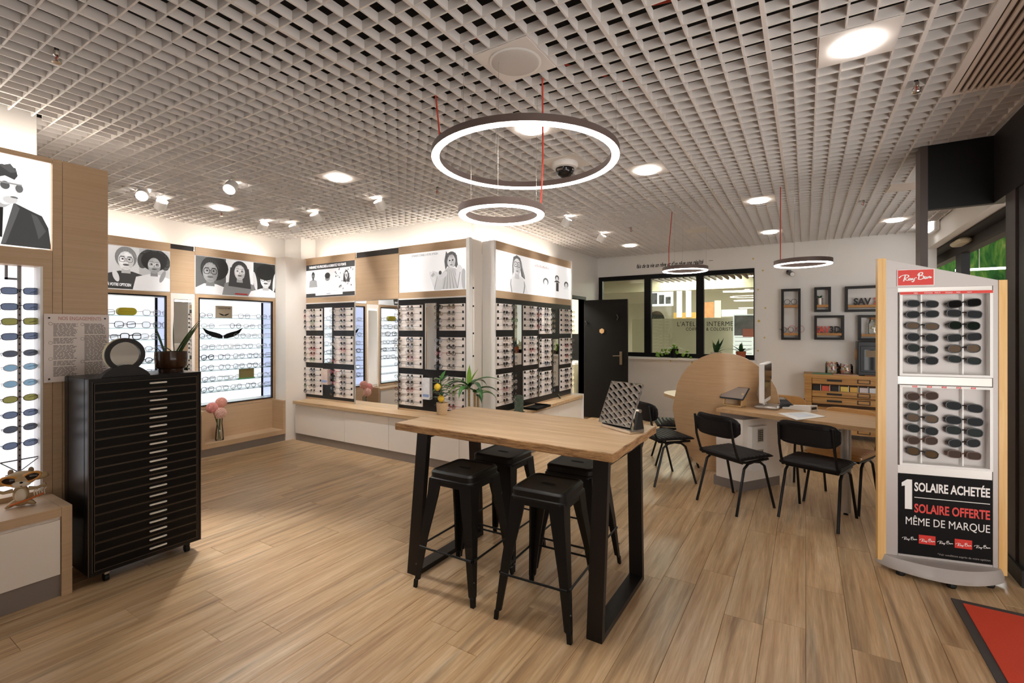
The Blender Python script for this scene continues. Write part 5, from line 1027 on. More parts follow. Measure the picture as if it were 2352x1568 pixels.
for az, ln, w, zz, ri, dr, mm in ((2.7, .11, .022, .1, .5, 1.3, leaf_d), (3.4, .07, .016, .145, .3, .6, leaf_d), (.3, .06, .016, .11, .6, .5, leaf_d), (.6, .07, .02, .16, .3, .8, leaf_m), (3.3, .075, .017, .215, .4, .8, leaf_m), (1.0, .07, .013, .25, 1.1, .5, leaf_m), (.1, .05, .013, .22, .8, .4, leaf_d), (-.6, .06, .016, .14, .3, .7, leaf_d), (4.5, .05, .014, .18, .4, .5, leaf_m), (5.4, .06, .014, .12, .5, .8, leaf_d), (-.2, .06, .017, .185, .2, .8, leaf_m), (2.2, .07, .02, .13, .4, .9, leaf_d), (3.9, .075, .021, .17, .3, .9, leaf_m), (4.9, .075, .022, .15, .3, 1.0, leaf_d), (5.8, .075, .021, .2, .4, .9, leaf_m), (3.0, .08, .022, .24, .3, .8, leaf_m), (.9, .08, .018, .235, .7, .6, leaf_d)):
    m_ = MB(); plant_leaf(m_, (lx - .006, ly, TZ + zz), az + YAW, ln * 1.1, w * 1.15, ri, dr); m_.build('leaf', mm, o, True)
lem = M('lemon_yellow', '#e9c33a', .45, noise=.1, nscale=200, bump=.15)
for dx, dz in ((-.03, .195), (-.004, .115)):
    p = Vector((lx, ly, TZ + dz)) + Vector((RT[0], RT[1], 0)) * dx - Vector((FW[0], FW[1], 0)) * .02; MB().lathe([(.002, -.027), (.012, -.023), (.022, -.011), (.0245, 0), (.022, .011), (.012, .022), (.004, .027)], 14, p).build('lemon', lem, o, True)
# tilting chrome mirror
A3, B3, C3 = Vector(fl(1380, 979, TZ)), Vector(fl(1447, 998, TZ)), Vector(fl(1466, 986, TZ)); e3 = (B3 - A3).normalized(); n3 = Vector((-e3.y, e3.x)); Wm = (B3 - A3).length
frM = Matrix(((e3.x, n3.x, 0, A3.x), (e3.y, n3.y, 0, A3.y), (0, 0, 1, TZ), (0, 0, 0, 1)))
o = thing('table_mirror', 'tilting chrome framed mirror reflecting the ceiling, standing on the bar table', 'mirror', (*(A3 + e3 * Wm / 2), TZ))
MB().bbox(0, Wm, 0, .11, .0008, .022, .003).build('base', chrome_m, o, xf=frM)
mk_ = M('mirror_black', '#16130f', .3)
for u_ in (.004, Wm - .022):
    m_ = MB(); m_.add([(u_, .045, .0225), (u_ + .018, .045, .0225), (u_ + .018, .11, .0225), (u_, .11, .0225), (u_, .07, .13), (u_ + .018, .07, .13), (u_ + .018, .088, .13), (u_, .088, .13)], [(3, 2, 1, 0), (4, 5, 6, 7), (0, 1, 5, 4), (1, 2, 6, 5), (2, 3, 7, 6), (3, 0, 4, 7)]); m_.build('side_arm', mk_, o, xf=frM)
    MB().tube([(u_ - .003, .079, .128), (u_ + .022, .079, .128)], .011, 14).build('pivot', chrome_m, o, True, xf=frM)
e4 = Vector((.94, -.341)); n4 = Vector((.341, .94)); P0_ = fl(1374, 968, TZ + .027); W4 = math.dist(P0_, fl(1441, 983, TZ + .027)) * 1.02; tl = math.radians(27); Lm = .278
frP = Matrix(((e4.x, n4.x, 0, P0_[0]), (e4.y, n4.y, 0, P0_[1]), (0, 0, 1, TZ + .027), (0, 0, 0, 1))) @ Matrix.Rotation(-tl, 4, 'X')
MB().box(0, W4, .0005, .012, 0, Lm).build('frame', chrome_m, o, xf=frP); MB().box(.005, W4 - .005, -.001, .0, .005, Lm - .005).build('mirror_glass', mirror_m, o, xf=frP)
# ================================================================ on the drawer chest
XM = -3.56; yl, yr = onX(238, 815, XM)[0], onX(331, 815, XM)[0]; R = (yr - yl) / 2; cy = (yl + yr) / 2; zt = onX(285, 776, XM)[1]; cz = zt - R; bz = KZ1 + .0006
o = thing('round_mirror', 'round black rimmed cosmetic mirror on an arched foot on the chest', 'mirror', (XM - .03, cy, KZ1)); RX_ = lambda x: Matrix(((0, 0, 1, x), (1, 0, 0, cy), (0, 1, 0, cz), (0, 0, 0, 1)))
def ann(r0, r1, t, m, nm, x):
    mb = MB(); n_ = 40; mb.rings([[(r * math.cos(2*math.pi*k/n_), r * math.sin(2*math.pi*k/n_), zz) for k in range(n_)] for r, zz in ((r0, 0), (r1, 0), (r1, t), (r0, t), (r0, 0))]); return mb.build(nm, m, o, True, xf=RX_(x))
ann(R * .76, R, .012, M('mirror_rim', '#171211', .45), 'rim', XM - .011); ann(R * .8, R * 1.0, .03, M('ivory', '#d9cda6', .5), 'ivory_back_ring', XM - .042)
MB().lathe([(R * .8, -.002), (R * .8, .002)], 40).build('mirror_glass', mirror_m, o, xf=RX_(XM - .0135))
w_ = R * 1.22; arc = [(cy - w_, bz)] + [(cy - w_ + 2 * w_ * k / 20, bz + .072 * math.sin(math.pi * k / 20) ** .75 + .0001) for k in range(1, 20)] + [(cy + w_, bz)]
m_ = MB(); m_.prism(arc, 0, .055); m_.build('foot', M('mirror_rim'), o, xf=Matrix(((0, 0, 1, XM - .04 + .0005), (1, 0, 0, 0), (0, 1, 0, 0), (0, 0, 0, 1))))
o.location = (XM - .012, cy, KZ1)
px_, py_ = -3.66, 1.515; o = thing('snake_plant', 'spiky snake plant in a glossy brown pot on the drawer chest', 'potted plant', (px_, py_, KZ1)); s = .00297; pz = KZ1 + .0006
MB().lathe([(.07, 0), (.072, .022), (.082, .026), (.09, .04), (.094, .1), (.093, .137), (.087, .137), (.086, .12), (.004, .118)], 28, (px_, py_, pz)).build('pot', M('glazed_brown', '#3a2415', .15, noise=.5, nscale=14), o, True); MB().lathe([(.085, .0), (.085, .004)], 20, (px_, py_, pz + .119)).build('soil', M('soil', '#3b2d22', .9), o)
rt_az = YAW
for k, (az, ln, w, ri, dr, ox) in enumerate(((0, .31, .011, 1.0, .1, .03), (.15, .30, .012, 1.03, .05, .045), (-.2, .28, .011, .95, .08, .06), (2.95, .24, .010, 1.15, -.1, -.045), (3.0, .2, .006, .7, .9, .02), (2.8, .26, .004, 1.45, -.25, .02), (3.1, .08, .006, .9, .4, -.06))):
    m_ = MB(); b0 = Vector((px_, py_, pz + .118)) + Vector((RT[0], RT[1], 0)) * ox; m_.leaf(b0, az + rt_az, ln, w, ri, dr, 8, .6); m_.build('leaf', M('snake_leaf', '#33502f', .4, noise=.45, nscale=30), o, True)
# ================================================================ notice on the brown panel
XN = XL + .02; y0, y1 = onX(101, 800, XN)[0], onX(250, 800, XN)[0]; z1, z0 = onX(101, 720, XN)[1], onX(101, 879, XN)[1]
o = thing('notice_board', 'translucent pinkish commitments notice screwed to the brown panel', 'notice', (XN, (y0 + y1) / 2, z0)); fN = frX(XN + .0035, y0, z0); w, h = y1 - y0, z1 - z0
MB().box(XN - .002, XN + .003, y0, y1, z0, z1).build('plate', acrylic_m, o)
for a, b in ((.07, .94), (.93, .94), (.07, .05)): MB().tube([(XL + .0005, y0 + w * a, z0 + h * b), (XN + .008, y0 + w * a, z0 + h * b)], .0045, 10).build('screw', rubber_m, o)
text('title', 'NOS ENGAGEMENTS', .032, M('print_rose', '#d3948a', .5), fN, (w * .2, h * .91, .0005), o, sx=.7)
r_ = random.Random(2); tm = M('print_grey_text', '#7d736e', .6)
tb = MB()
for col, x0 in ((0, .13), (1, .60)):
    y = .85
    while y > .07:
        x1 = x0 + .37 * r_.uniform(.75, 1); gap = r_.random() < .09; x = x0
        while x < x1 and not gap:
            l = r_.uniform(.03, .09); tb.box(x * w, min(x + l, x1) * w, y * h, (y + .0085) * h, 0, .0004); x += l + .012
        y -= .0178
tag(tb.build('text_lines', tm, o, xf=fN), kind='stuff')
for a, b in ((.09, .855), (.57, .85), (.09, .575), (.57, .63), (.09, .34), (.57, .285)):
    m_ = MB(); ps_ = [(a * w + .009 * math.cos(t * math.pi / 8), b * h + .009 * math.sin(t * math.pi / 8), .001) for t in range(16)]; m_.tube(ps_, .0007, 4, closed=True); m_.build('bullet_ring', tm, o, xf=fN)
# ================================================================ raccoon figure
RXc = -3.79; ry_, rz_ = fl(48, 1158, .5); ry_ = onX(48, 1150, RXc)[0]
o = thing('raccoon_figure', 'small beige raccoon-like figurine in orange sunglasses on the left cabinet', 'figurine', (RXc, ry_, .5)); fur = M('figure_beige', '#b89f78', .45, noise=.1, nscale=60); pale = M('figure_pale', '#e4d8c4', .5); org = M('figure_orange', '#d99a4a', .3)
fG = Matrix(((0.25, 0, .968, RXc), (.968, 0, -.25, ry_), (0, 1, 0, .5015), (0, 0, 0, 1))); S_ = .0031        # u right, v up, w forward, unit = photo pixel
def G(nm, m, *sh):
    mb = MB()
    for c, r in sh: mb.ell((0, 0, 0), tuple(k * S_ for k in r), 16, 10); n_ = 16 * 11; mb.v[-n_:] = [(x + c[0]*S_, y + c[1]*S_, z + c[2]*S_) for x, y, z in mb.v[-n_:]]
    return mb.build(nm, m, o, True, xf=fG)
G('body', fur, ((0, 22, 0), (11, 17, 8)), ((0, 8, 2), (12, 8, 7))); G('belly', pale, ((0, 20, 5), (8, 13, 5)))
hd = G('head', fur, ((0, 50, 2), (22, 14, 11)), ((-22, 47, 1), (15, 7, 7)), ((22, 50, 1), (15, 7, 7))); G('muzzle', pale, ((0, 42, 9), (14, 7, 6)))
for sx in (-1, 1): G('ear', M('ear_brown', '#9a8468', .5), ((sx * 13, 62.5, -1), (4, 6, 2.5)))
G('nose', rubber_m, ((1, 45, 14.5), (2.4, 1.8, 1.4))); G('mouth', rubber_m, ((1, 38.5, 14.2), (1.8, .7, .8)))
gl = MB()
for sx in (-1, 1):
    c = (sx * 13 * S_, (51 + sx * 1.5) * S_, 12 * S_); gl.tube([(c[0] + 12.5 * S_ * math.cos(t * math.pi / 9), c[1] + 7.5 * S_ * math.sin(t * math.pi / 9) + sx * 3 * S_ * math.cos(t * math.pi / 9), c[2] - 2 * S_ * abs(math.cos(t * math.pi / 9))) for t in range(18)], 2.0 * S_, 6, closed=True)
gl.build('sunglasses', org, o, True, xf=fG)
for sx in (-1, 1): G('dark_lens', M('brown_lens', '#2b1d14', .05), ((sx * 13, 51 + sx * 1.5, 10.5), (11.5, 6.8, 2.2)))
for sx in (-1, 1):
    MB().tube([tuple(k * S_ for k in p) for p in ((sx * 10, 30, 2), (sx * 22, 29, 4), (sx * 33, 35, 6))], [.012, .009, .007], 10).build('arm', fur, o, True, xf=fG); MB().tube([tuple(k * S_ for k in p) for p in ((sx * 8, 8, 3), (sx * 15, 4, 6), (sx * 19, 1.8, 9))], [.017, .012, .006], 10).build('leg', fur, o, True, xf=fG)
MB().tube([tuple(k * S_ for k in p) for p in ((-14, 6, 12), (10, 12, 13), (30, 19, 12))], .005, 8).build('orange_bone', M('figure_red_orange', '#cf6a2c', .4), o, True, xf=fG)
for k in range(5): MB().tube([tuple(q * S_ for q in p) for p in ((18 + k * 3.4, 17, 11), (17 + k * 3.4, 25, 11), (20 + k * 3.4, 29, 11))], .0028, 6).build('fishbone', pale, o, True, xf=fG)
# ================================================================ vase
vx, vy, vz = -6.07, 3.03, .1558; o = thing('flower_vase', 'clear glass vase with three pink pompom flowers in the floor niche', 'vase', (vx, vy, vz))
MB().lathe([(.004, .0), (.045, .0), (.047, .006), (.043, .1), (.03, .2), (.033, .26)], 24, (vx, vy, vz + .0006), cap=False).build('glass', clear_m, o, True)
heads = [((-.085, .405), .062), ((.02, .455), .062), ((-.012, .335), .066)]
for i, ((dy, dz), r) in enumerate(heads):
    f_ = thing('flower', None, None); 
    bpy.data.objects.remove(f_); st_ = MB().tube([(vx + .01 * (i - 1), vy + .02 * (1 - i), vz + .01), (vx, vy + dy * .3, vz + .2), (vx + .04 * (i == 2), vy + dy, vz + dz)], .005, 6).build('flower_stem', stem_m, o, True)
    m_ = MB(); rr = random.Random(i)
    for k in range(110):
        z = 1 - 2 * (k + .5) / 110; a = k * 2.39996; q = math.sqrt(1 - z * z); m_.ell((vx + .045 * (i == 2) + q * math.cos(a) * r * .85, vy + dy + q * math.sin(a) * r * .85, vz + dz + z * r * .85), (.013, .013, .013), 6, 4)
    m_.ell((vx + .045 * (i == 2), vy + dy, vz + dz), (r * .85,) * 3, 12, 8); m_.build('pompom', M('pompom_%d' % i, ['#e59c96', '#e7a899', '#efc4b6'][i], .8), o, True)
# ================================================================ on the counters
dx_, dy_ = -3.02, 4.03; o = thing('dracaena', 'leafy green dracaena behind the bar table, in front of the corner post', 'potted plant', (dx_, dy_, ZCT))
MB().lathe([(.06, 0), (.075, .1), (.078, .13), (.07, .13), (.068, .11), (.004, .11)], 20, (dx_, dy_, ZCT + .0006)).build('pot', print_w, o, True)
R3, F3 = Vector((RT[0], RT[1], 0)), Vector((FW[0], FW[1], 0)); cane = M('cane', '#b49a6c', .7, noise=.4, nscale=60)
for ox, zt_ in ((-.01, .36), (.05, .3), (.085, .26)):
    p = Vector((dx_, dy_, ZCT)) + R3 * ox; MB().tube([p + Vector((0, 0, .11)), p + Vector((0, 0, zt_))], .013, 8).build('cane', cane, o, True)
for ox, zz, az, ln, w, ri, dr, mm in ((-.01, .36, 3.2, .36, .012, .9, 2.3, leaf_m), (-.01, .36, 3.0, .30, .022, .7, 2.2, leaf_d), (-.01, .36, .15, .4, .016, .8, 1.7, leaf_m), (-.01, .38, 1.4, .2, .014, 1.5, .1, leaf_y), (-.01, .37, .5, .2, .012, 1.1, .2, leaf_y), (-.01, .35, 3.4, .28, .014, .6, 2.4, leaf_y), (-.01, .34, 4.3, .26, .016, .6, 2.2, leaf_m),
        (.05, .3, .1, .3, .02, .7, 1.9, leaf_d), (.05, .3, 5.2, .22, .02, .7, 2.2, leaf_m), (.05, .3, 2.9, .2, .016, .8, 2.2, leaf_m), (.085, .26, .1, .25, .016, .7, 2.3, leaf_m), (.085, .26, 5.0, .2, .016, .6, 2.0, leaf_d), (-.01, .33, 3.1, .3, .014, .5, 2.0, leaf_m), (-.01, .32, 2.7, .26, .013, .4, 2.0, leaf_y), (-.01, .35, .9, .3, .018, .8, 1.8, leaf_d), (.05, .28, .5, .26, .016, .5, 1.6, leaf_y), (-.01, .36, 5.3, .3, .018, .7, 2.0, leaf_d), (-.01, .355, 3.6, .33, .017, .8, 2.0, leaf_d)):
    m_ = MB(); p = Vector((dx_, dy_, ZCT + zz)) + R3 * ox; m_.leaf(p, az + YAW, ln * 1.1, w * 1.9, ri, dr, 10, .35); m_.build('leaf', mm, o, True)
p = Vector(fl(1192, 945, ZCT)); o = thing('leaflet_stand', 'clear acrylic stand with colourful leaflet before the right rack', 'leaflet stand', (p.x, p.y, ZCT))
MB().box(p.x - .07, p.x + .07, p.y - .03, p.y + .03, ZCT + .0005, ZCT + .006).build('foot', clear_m, o); MB().box(p.x - .065, p.x + .065, p.y + .0, p.y + .004, ZCT + .0065, ZCT + .2).build('acrylic_sheet', clear_m, o); MB().box(p.x - .06, p.x + .06, p.y - .003, p.y - .0005, ZCT + .0065, ZCT + .19).build('leaflet', M('leaflet_print', '#6c7f72', .4, noise=.7, nscale=30), o)
c = [fl(*q, ZCT + .02) for q in ((1203, 930), (1237, 941), (1268, 930), (1230, 924))]; o = thing('display_tray', 'flat black display tray lying on the counter before the right rack', 'tray', (c[0][0], c[0][1], ZCT))
cx_ = sum(q[0] for q in c) / 4; cy_ = sum(q[1] for q in c) / 4 - .05; MB().box(cx_ - .11, cx_ + .11, cy_ - .17, cy_ + .17, ZCT + .0006, ZCT + .01).build('tray_bottom', black_m, o); m_ = MB(); m_.box(cx_ - .12, cx_ - .11, cy_ - .18, cy_ + .18, ZCT + .0006, ZCT + .028).box(cx_ + .11, cx_ + .12, cy_ - .18, cy_ + .18, ZCT + .0006, ZCT + .028).box(cx_ - .11, cx_ + .11, cy_ - .18, cy_ - .17, ZCT + .0006, ZCT + .028).box(cx_ - .11, cx_ + .11, cy_ + .17, cy_ + .18, ZCT + .0006, ZCT + .028); m_.build('rim', black_m, o)
o.location = (cx_, cy_, ZCT)
for ch in o.children: ch.location = (-cx_, -cy_, -ZCT)
p = Vector(fl(1288, 914, ZCT)); p.x = min(p.x, FX - .06); o = thing('leaflet_easel', 'slanted glossy leaflet easel on the counter near the doorway', 'leaflet stand', (p.x, p.y, ZCT)); fE = Matrix.Translation((p.x, p.y, ZCT + .001)) @ Matrix.Rotation(.5, 4, 'Z') @ Matrix.Rotation(-.6, 4, 'Y')
MB().box(-.012, 0, -.06, .06, 0, .16).build('back_plate', black_m, o, xf=fE); MB().box(.0005, .004, -.055, .055, .005, .16).build('leaflet', M('leaflet_green', '#a9bfa0', .2, noise=.6, nscale=35), o, xf=fE)
for i, (c0, c1, zz0, zz1, lab) in enumerate(((282, 330, .76, .965, 'little pastel box on a shelf between the left rack boards'), (1056, 1112, .70, .945, 'white leaflet holder between the two middle rack boards'))):
    a, b = BX(c0), BX(c1); o = thing('leaflet_box', lab, 'leaflet box', ((a + b) / 2, YB - .02, zz0)); MB().box(a, b, YB - .05, YB - .0005, zz0, zz1).build('box', M('box_pastel_%d' % i, ['#d8c3b8', '#e6e4ea'][i], .4, noise=.3, nscale=14), o); MB().box(a + .01, b - .01, YB - .0515, YB - .0501, zz0 + .03, zz0 + .06).build('print_band', M('print_blue2', '#8fa3cf', .5), o)
# ================================================================ window sill plants
SZt = WZ0 - .0015
def pot_plant(px, lab, m, pot_h, r, leaves, lm, name):
    x = onY(px, 815, YD - .06)[0]; y = YD - .07; o = thing(name, lab, 'potted plant', (x, y, SZt)); MB().lathe([(r * .8, 0), (r, pot_h), (r * .9, pot_h), (r * .85, pot_h * .8), (.003, pot_h * .78)], 18, (x, y, SZt + .0006)).build('pot', m, o, True)
    for az, ln, w, ri, dr in leaves: q = MB(); q.leaf((x, y, SZt + pot_h * .8), az, ln, w, ri, dr, 7, .25); q.build('leaf', lm, o, True)
    return o
sl_ = [o for o in bpy.data.objects if o.name == 'trim_1'][0]
for v in sl_.data.vertices:
    if v.co.y < YD - .02: v.co.y = YD - .16
o = pot_plant(1549, 'trailing green plant in a black pot on the window sill', black_m, .15, .07, [(a, .2, .01, .8, 1.6) for a in (0, .5, 2.7, 3.1, 3.5, 5.8)] + [(a, .13, .012, 1.0, .8) for a in (1, 2, 4, 5)], leaf_m, 'trailing_plant')
rr = random.Random(9); x0_ = o.location.x
for k in range(26):
    a = rr.uniform(-.28, .28); z = SZt + .15 - abs(a) * .45 + rr.uniform(-.04, .07); m_ = MB(); m_.lathe([(.028, 0), (.02, .006), (.003, .008)], 8); m_.build('round_leaf', leaf_y, o, xf=Matrix.Translation((x0_ + a, YD - .10 - rr.random() * .06, max(z, SZt + .01))) @ Matrix.Rotation(rr.uniform(.5, 1.4), 4, 'X') @ Matrix.Rotation(rr.uniform(-1, 1), 4, 'Y'))
pot_plant(1645, 'upright dark green leafy plant in a pale pot on the window sill', M('pot_pale', '#cfc4b4', .6), .11, .085, [(a, l, .035, r, d) for a, l, r, d in ((3.1, .24, 1.35, .1), (2.4, .2, 1.2, .2), (1.2, .26, 1.15, -.2), (.4, .2, .9, .4), (0, .16, .6, .2), (4.5, .2, 1.2, .3), (5.4, .18, 1.0, .4), (.8, .3, 1.0, -.1))], leaf_d, 'upright_plant')
pot_plant(1702, 'spreading dark plant in a terracotta pot at the right end of the sill', terra_m, .13, .075, [(a, l, .03, r, d) for a, l, r, d in ((3.1, .26, .6, .9), (2.9, .2, .9, .5), (1.3, .18, 1.4, .1), (0, .2, .5, .4), (.2, .24, .7, .8), (4.7, .18, 1.2, .3), (5.3, .2, .8, .9))], leaf_d, 'spreading_plant')
# ================================================================ wall shelves on the back wall
blkf = M('frame_black', '#171210', .5); rustic = M('shelf_wood', '#b5834c', .55, noise=.2, nscale=20)
def wall_frame(px0, px1, py0, py1, shelves, lab):
    x0, z1 = onY(px0, py0, YD); x1, z0 = onY(px1, py1, YD); o = thing('wall_shelf', lab, 'wall shelf', ((x0 + x1) / 2, YD, z0)); t = .032; d = .11; y0 = YD - d; y1 = YD - .0008
    f_ = MB(); f_.box(x0, x0 + t, y0, y1, z0, z1).box(x1 - t, x1, y0, y1, z0, z1).box(x0 + t, x1 - t, y0, y1, z1 - t, z1).box(x0 + t, x1 - t, y0, y1, z0, z0 + t); f_.build('frame', blkf, o)
    out = []
    for s in shelves: zs = onY((px0 + px1) / 2, s, YD - .06)[1]; MB().box(x0 + t + .001, x1 - t - .001, y0 - .01, y1, zs - .035, zs).build('shelf_board', rustic, o); out.append(zs)
    return x0, x1, out
f1 = wall_frame(1795, 1839, 665, 780, (700.5, 764.5), 'tall black framed wall shelf with two boards, leftmost on the back wall'); f2_ = wall_frame(1870, 1908, 661, 716, (700,), 'small black framed wall shelf holding a tin of plants')
f3 = wall_frame(1940, 2040, 659, 715, (700,), 'wide black framed wall shelf with black letters, at top right'); f4 = wall_frame(1870, 1938, 725, 780, (764.5,), 'black framed wall shelf with red and black letters'); f5 = wall_frame(1970, 2040, 724, 782, (767,), 'black framed wall shelf holding a corked jar, above the printer')
def letters(body, px0, px1, zs, hgt, m, lab, dep=.03, spc=1.0):
    x0, x1 = onY(px0, 700, YD - .08)[0], onY(px1, 700, YD - .08)[0]; me = text_mesh(body, 1, m, bold=.03, ext=.12, space=spc); xs_ = [v.co.x for v in me.vertices]; ys_ = [v.co.y for v in me.vertices]; zs_ = [v.co.z for v in me.vertices]
    k = Matrix.Diagonal(((x1 - x0) / (max(xs_) - min(xs_)), hgt / (max(ys_) - min(ys_)), dep / (max(zs_) - min(zs_)), 1)); me.transform(frame((x0, YD - .065, zs + .0006), (1, 0, 0)) @ k @ Matrix.Translation((-min(xs_), -min(ys_), 0)))
    o = thing('letter_set', lab, 'letters', ((x0 + x1) / 2, YD - .065, zs)); put('letters', me, o); return o
hl = onY(1975, 683, YD)[1] - onY(1975, 699, YD)[1]
let_k = M('letter_black', '#191514', .5); let_r = M('letter_red', '#d9483c', .5)
letters('SAV', 1961, 2001, f3[2][0], hl, let_k, 'black block letters SAV on the wide upper shelf'); letters('3D', 2008, 2034, f3[2][0], hl, let_r, 'red block figure after the letters on the wide upper shelf')
letters('SAV', 1872.5, 1906, f4[2][0], hl, let_r, 'red block letters SAV on the lower shelf'); letters('3D', 1905.5, 1931, f4[2][0], hl, let_k, 'black block 3D on the lower shelf beside red letters')
x = onY(1883, 700, YD - .06)[0]; zs = f2_[2][0]; o = thing('tin_plant', 'tiny plant in a small metal tin on the small shelf', 'potted plant', (x, YD - .06, zs)); MB().lathe([(.04, 0), (.04, .1), (.036, .1), (.036, .08), (.003, .08)], 16, (x, YD - .06, zs + .0006)).build('tin', alu_m, o, True)
for k in range(5): m_ = MB(); m_.leaf((x, YD - .06, zs + .08), k * 1.3, .09, .014, 1.0, .6); m_.build('leaf', leaf_d, o, True)
x = onY(2006, 760, YD - .06)[0]; zs = f5[2][0]; o = thing('corked_jar', 'glass bottle jar with cork and dried flowers on shelf above the printer', 'jar', (x, YD - .06, zs)); MB().lathe([(.07, 0), (.075, .02), (.075, .14), (.045, .19), (.042, .215)], 20, (x, YD - .06, zs + .0006), cap=False).build('glass', clear_m, o, True); MB().lathe([(.04, 0), (.044, .03)], 16, (x, YD - .06, zs + .2)).build('cork', M('cork', '#b07a50', .8), o)
for k in range(8): MB().ell((x + .03 * math.cos(k), YD - .06 + .02 * math.sin(k * 2), zs + .05 + .012 * k), (.012, .012, .008), 8, 5).build('dried_flower', M('dried', '#d8b070', .8), o, True)
# wire models on the tall shelf
def wire_model(px, zs, lab, col, s):
    x = onY(px, 720, YD - .07)[0]; o = thing('wire_glasses', lab, 'eyeglasses model', (x, YD - .07, zs)); m = M('wire_' + col, {'black': '#2b2725', 'red': '#c9564e'}[col], .5)
    for sx in (-1, 1): MB().tube([(x + sx * .055 * s + .045 * s * math.cos(t * .4), YD - .07, zs + .06 * s + .05 * s * math.sin(t * .4)) for t in range(16)], .003, 5, closed=True).build('rim', m, o)
    MB().tube([(x - .1 * s, YD - .07, zs + .07 * s), (x - .13 * s, YD - .03, zs + .075 * s)], .003, 5).build('temple', m, o); MB().tube([(x - .012 * s, YD - .07, zs + .065 * s), (x + .012 * s, YD - .07, zs + .065 * s)], .003, 5).build('bridge', m, o)
wire_model(1816, f1[2][0], 'thin black wire glasses on the upper board of the tall shelf', 'black', .8); wire_model(1808, f1[2][1], 'thin dark wire glasses on the lower board of the tall shelf', 'black', .8); wire_model(1829, f1[2][1], 'red wire glasses sticking out of the tall shelf', 'red', 1.0)
# wall camera
x, z = onY(1812, 627, YD); o = thing('wall_camera', 'small dark camera on the back wall below the right ring lamp', 'camera', (x, YD - .05, z)); MB().bbox(x - .03, x + .03, YD - .05, YD - .0008, z - .01, z + .04, .004).build('bracket', blkf, o); MB().tube([(x + .01, YD - .04, z - .0), (x + .05, YD - .2, z - .04)], .035, 12).build('body', M('camera_grey', '#4a4441', .4), o, True); MB().tube([(x + .0503, YD - .2012, z - .0403), (x + .052, YD - .208, z - .042)], .03, 12).build('lens_face', print_w, o)
# ================================================================ pine drawer cabinet
YCB = 7.86; x0, zc1 = onY(1848, 858, YCB); x1 = x0 + 1.35; o = thing('pine_cabinet', 'rustic pine cabinet of wide drawers with black pulls on the back wall', 'cabinet', ((x0 + x1) / 2, 8.05, 0)); zl = .0
MB().box(x0, x0 + .085, YCB, YD - .02, 0, zc1 - .05).build('side_post', pine_m, o); MB().box(x1 - .085, x1, YCB, YD - .02, 0, zc1 - .05).build('side_post', pine_m, o); MB().box(x0 - .01, x1 + .01, YCB - .015, YD - .02, zc1 - .0495, zc1).build('top', pine_m, o); MB().box(x0 + .086, x1 - .086, YCB + .05, YD - .02, .08, zc1 - .0505).build('body', M('cabinet_inside', '#4a3019', .7), o)
sp_ = [onY(1900, q, YCB)[1] for q in (864, 883, 897, 912, 929)]; rowsz = [(sp_[0], sp_[1] + .006), (sp_[2] - .004, sp_[3] + .004), (sp_[3] - .004, sp_[4] + .008)]
z = sp_[4] - .035
while z > .16: rowsz.append((z, z - .105)); z -= .125
for za, zb in rowsz:
    dr = MB().bbox(x0 + .09, x1 - .09, YCB + .004, YCB + .03, zb, za, .003).build('drawer', pine_m, o); wd = x1 - x0 - .18
    for k, c in enumerate((.22, .5, .78)):
        xx = x0 + .09 + wd * c; zz = (za + zb) / 2; m_ = MB()
        if k == 1: m_.box(xx - .07, xx + .07, YCB - .004, YCB + .0035, zz + .02, zz + .028).box(xx - .07, xx + .07, YCB - .004, YCB + .0035, zz - .028, zz - .02).box(xx - .07, xx - .06, YCB - .004, YCB + .0035, zz - .02, zz + .02).box(xx + .06, xx + .07, YCB - .004, YCB + .0035, zz - .02, zz + .02)
        else: m_.box(xx - .085, xx + .085, YCB - .018, YCB + .0035, zz - .012, zz + .012)
        m_.build('pull', blkf, dr)
zs0, zs1 = sp_[2] - .003, sp_[1] - .002; cols = ['#2a2624', '#e0604a', '#2a2624', '#e3c766', '#dfb15a', '#d9cfcf', '#dfe3ea', '#5f83c4', '#4b4b52', '#e8dccb', '#6c6a68']; nm = ['black', 'coral', 'charcoal', 'pale yellow', 'ochre', 'pinkish white', 'white', 'blue', 'dark grey', 'cream', 'mid grey']
MB().box(x0 + .09, x1 - .09, YCB + .01, YCB + .049, zs0 - .012, zs0 - .001).build('card_shelf', pine_m, o)
for k in range(11):
    xx = x0 + .1 + k * .106; c = thing('card_box', nm[k] + ' card box in the open slot row of the pine cabinet', 'box', (xx + .04, YCB + .03, zs0)); MB().box(xx, xx + .085, YCB + .015, YCB + .048, zs0, zs1 - .02).build('box', M('card_%d' % k, cols[k], .6), c); MB().box(xx + .088, xx + .094, YCB + .012, YCB + .048, zs0, zs1 - .006).build('divider', print_w, c)
# printer and jars
xp = onY(1970, 800, YCB + .05)[0]; zp = onY(1980, 784, YCB + .05)[1]; o = thing('desktop_printer', 'black boxy desktop printer with a window, on the pine cabinet', 'printer', (xp + .25, 8.05, zc1)); pb = M('printer_black', '#26282c', .35); x2 = xp + .50
MB().bbox(xp, x2, YCB + .06, YD - .06, zc1 + .0006, zp, .01).build('body', pb, o); MB().bbox(xp + .03, x2 - .03, YCB + .052, YCB + .0595, zc1 + .05, zp - .06, .004).build('door_frame', pb, o); MB().box(xp + .07, x2 - .07, YCB + .047, YCB + .0515, zc1 + .08, zp - .11).build('window', M('printer_glass', '#1a1a1c', .06), o); MB().box(xp + .09, xp + .24, YCB + .0445, YCB + .0468, zp - .21, zp - .12).build('print_head', M('bronze', '#6b5a45', .4, .5), o); MB().box(xp + .25, x2 - .08, YCB + .0445, YCB + .0468, zc1 + .1, zp - .13).build('tape_roll', M('pale_blue', '#a9b4cf', .4, noise=.5, nscale=25), o)
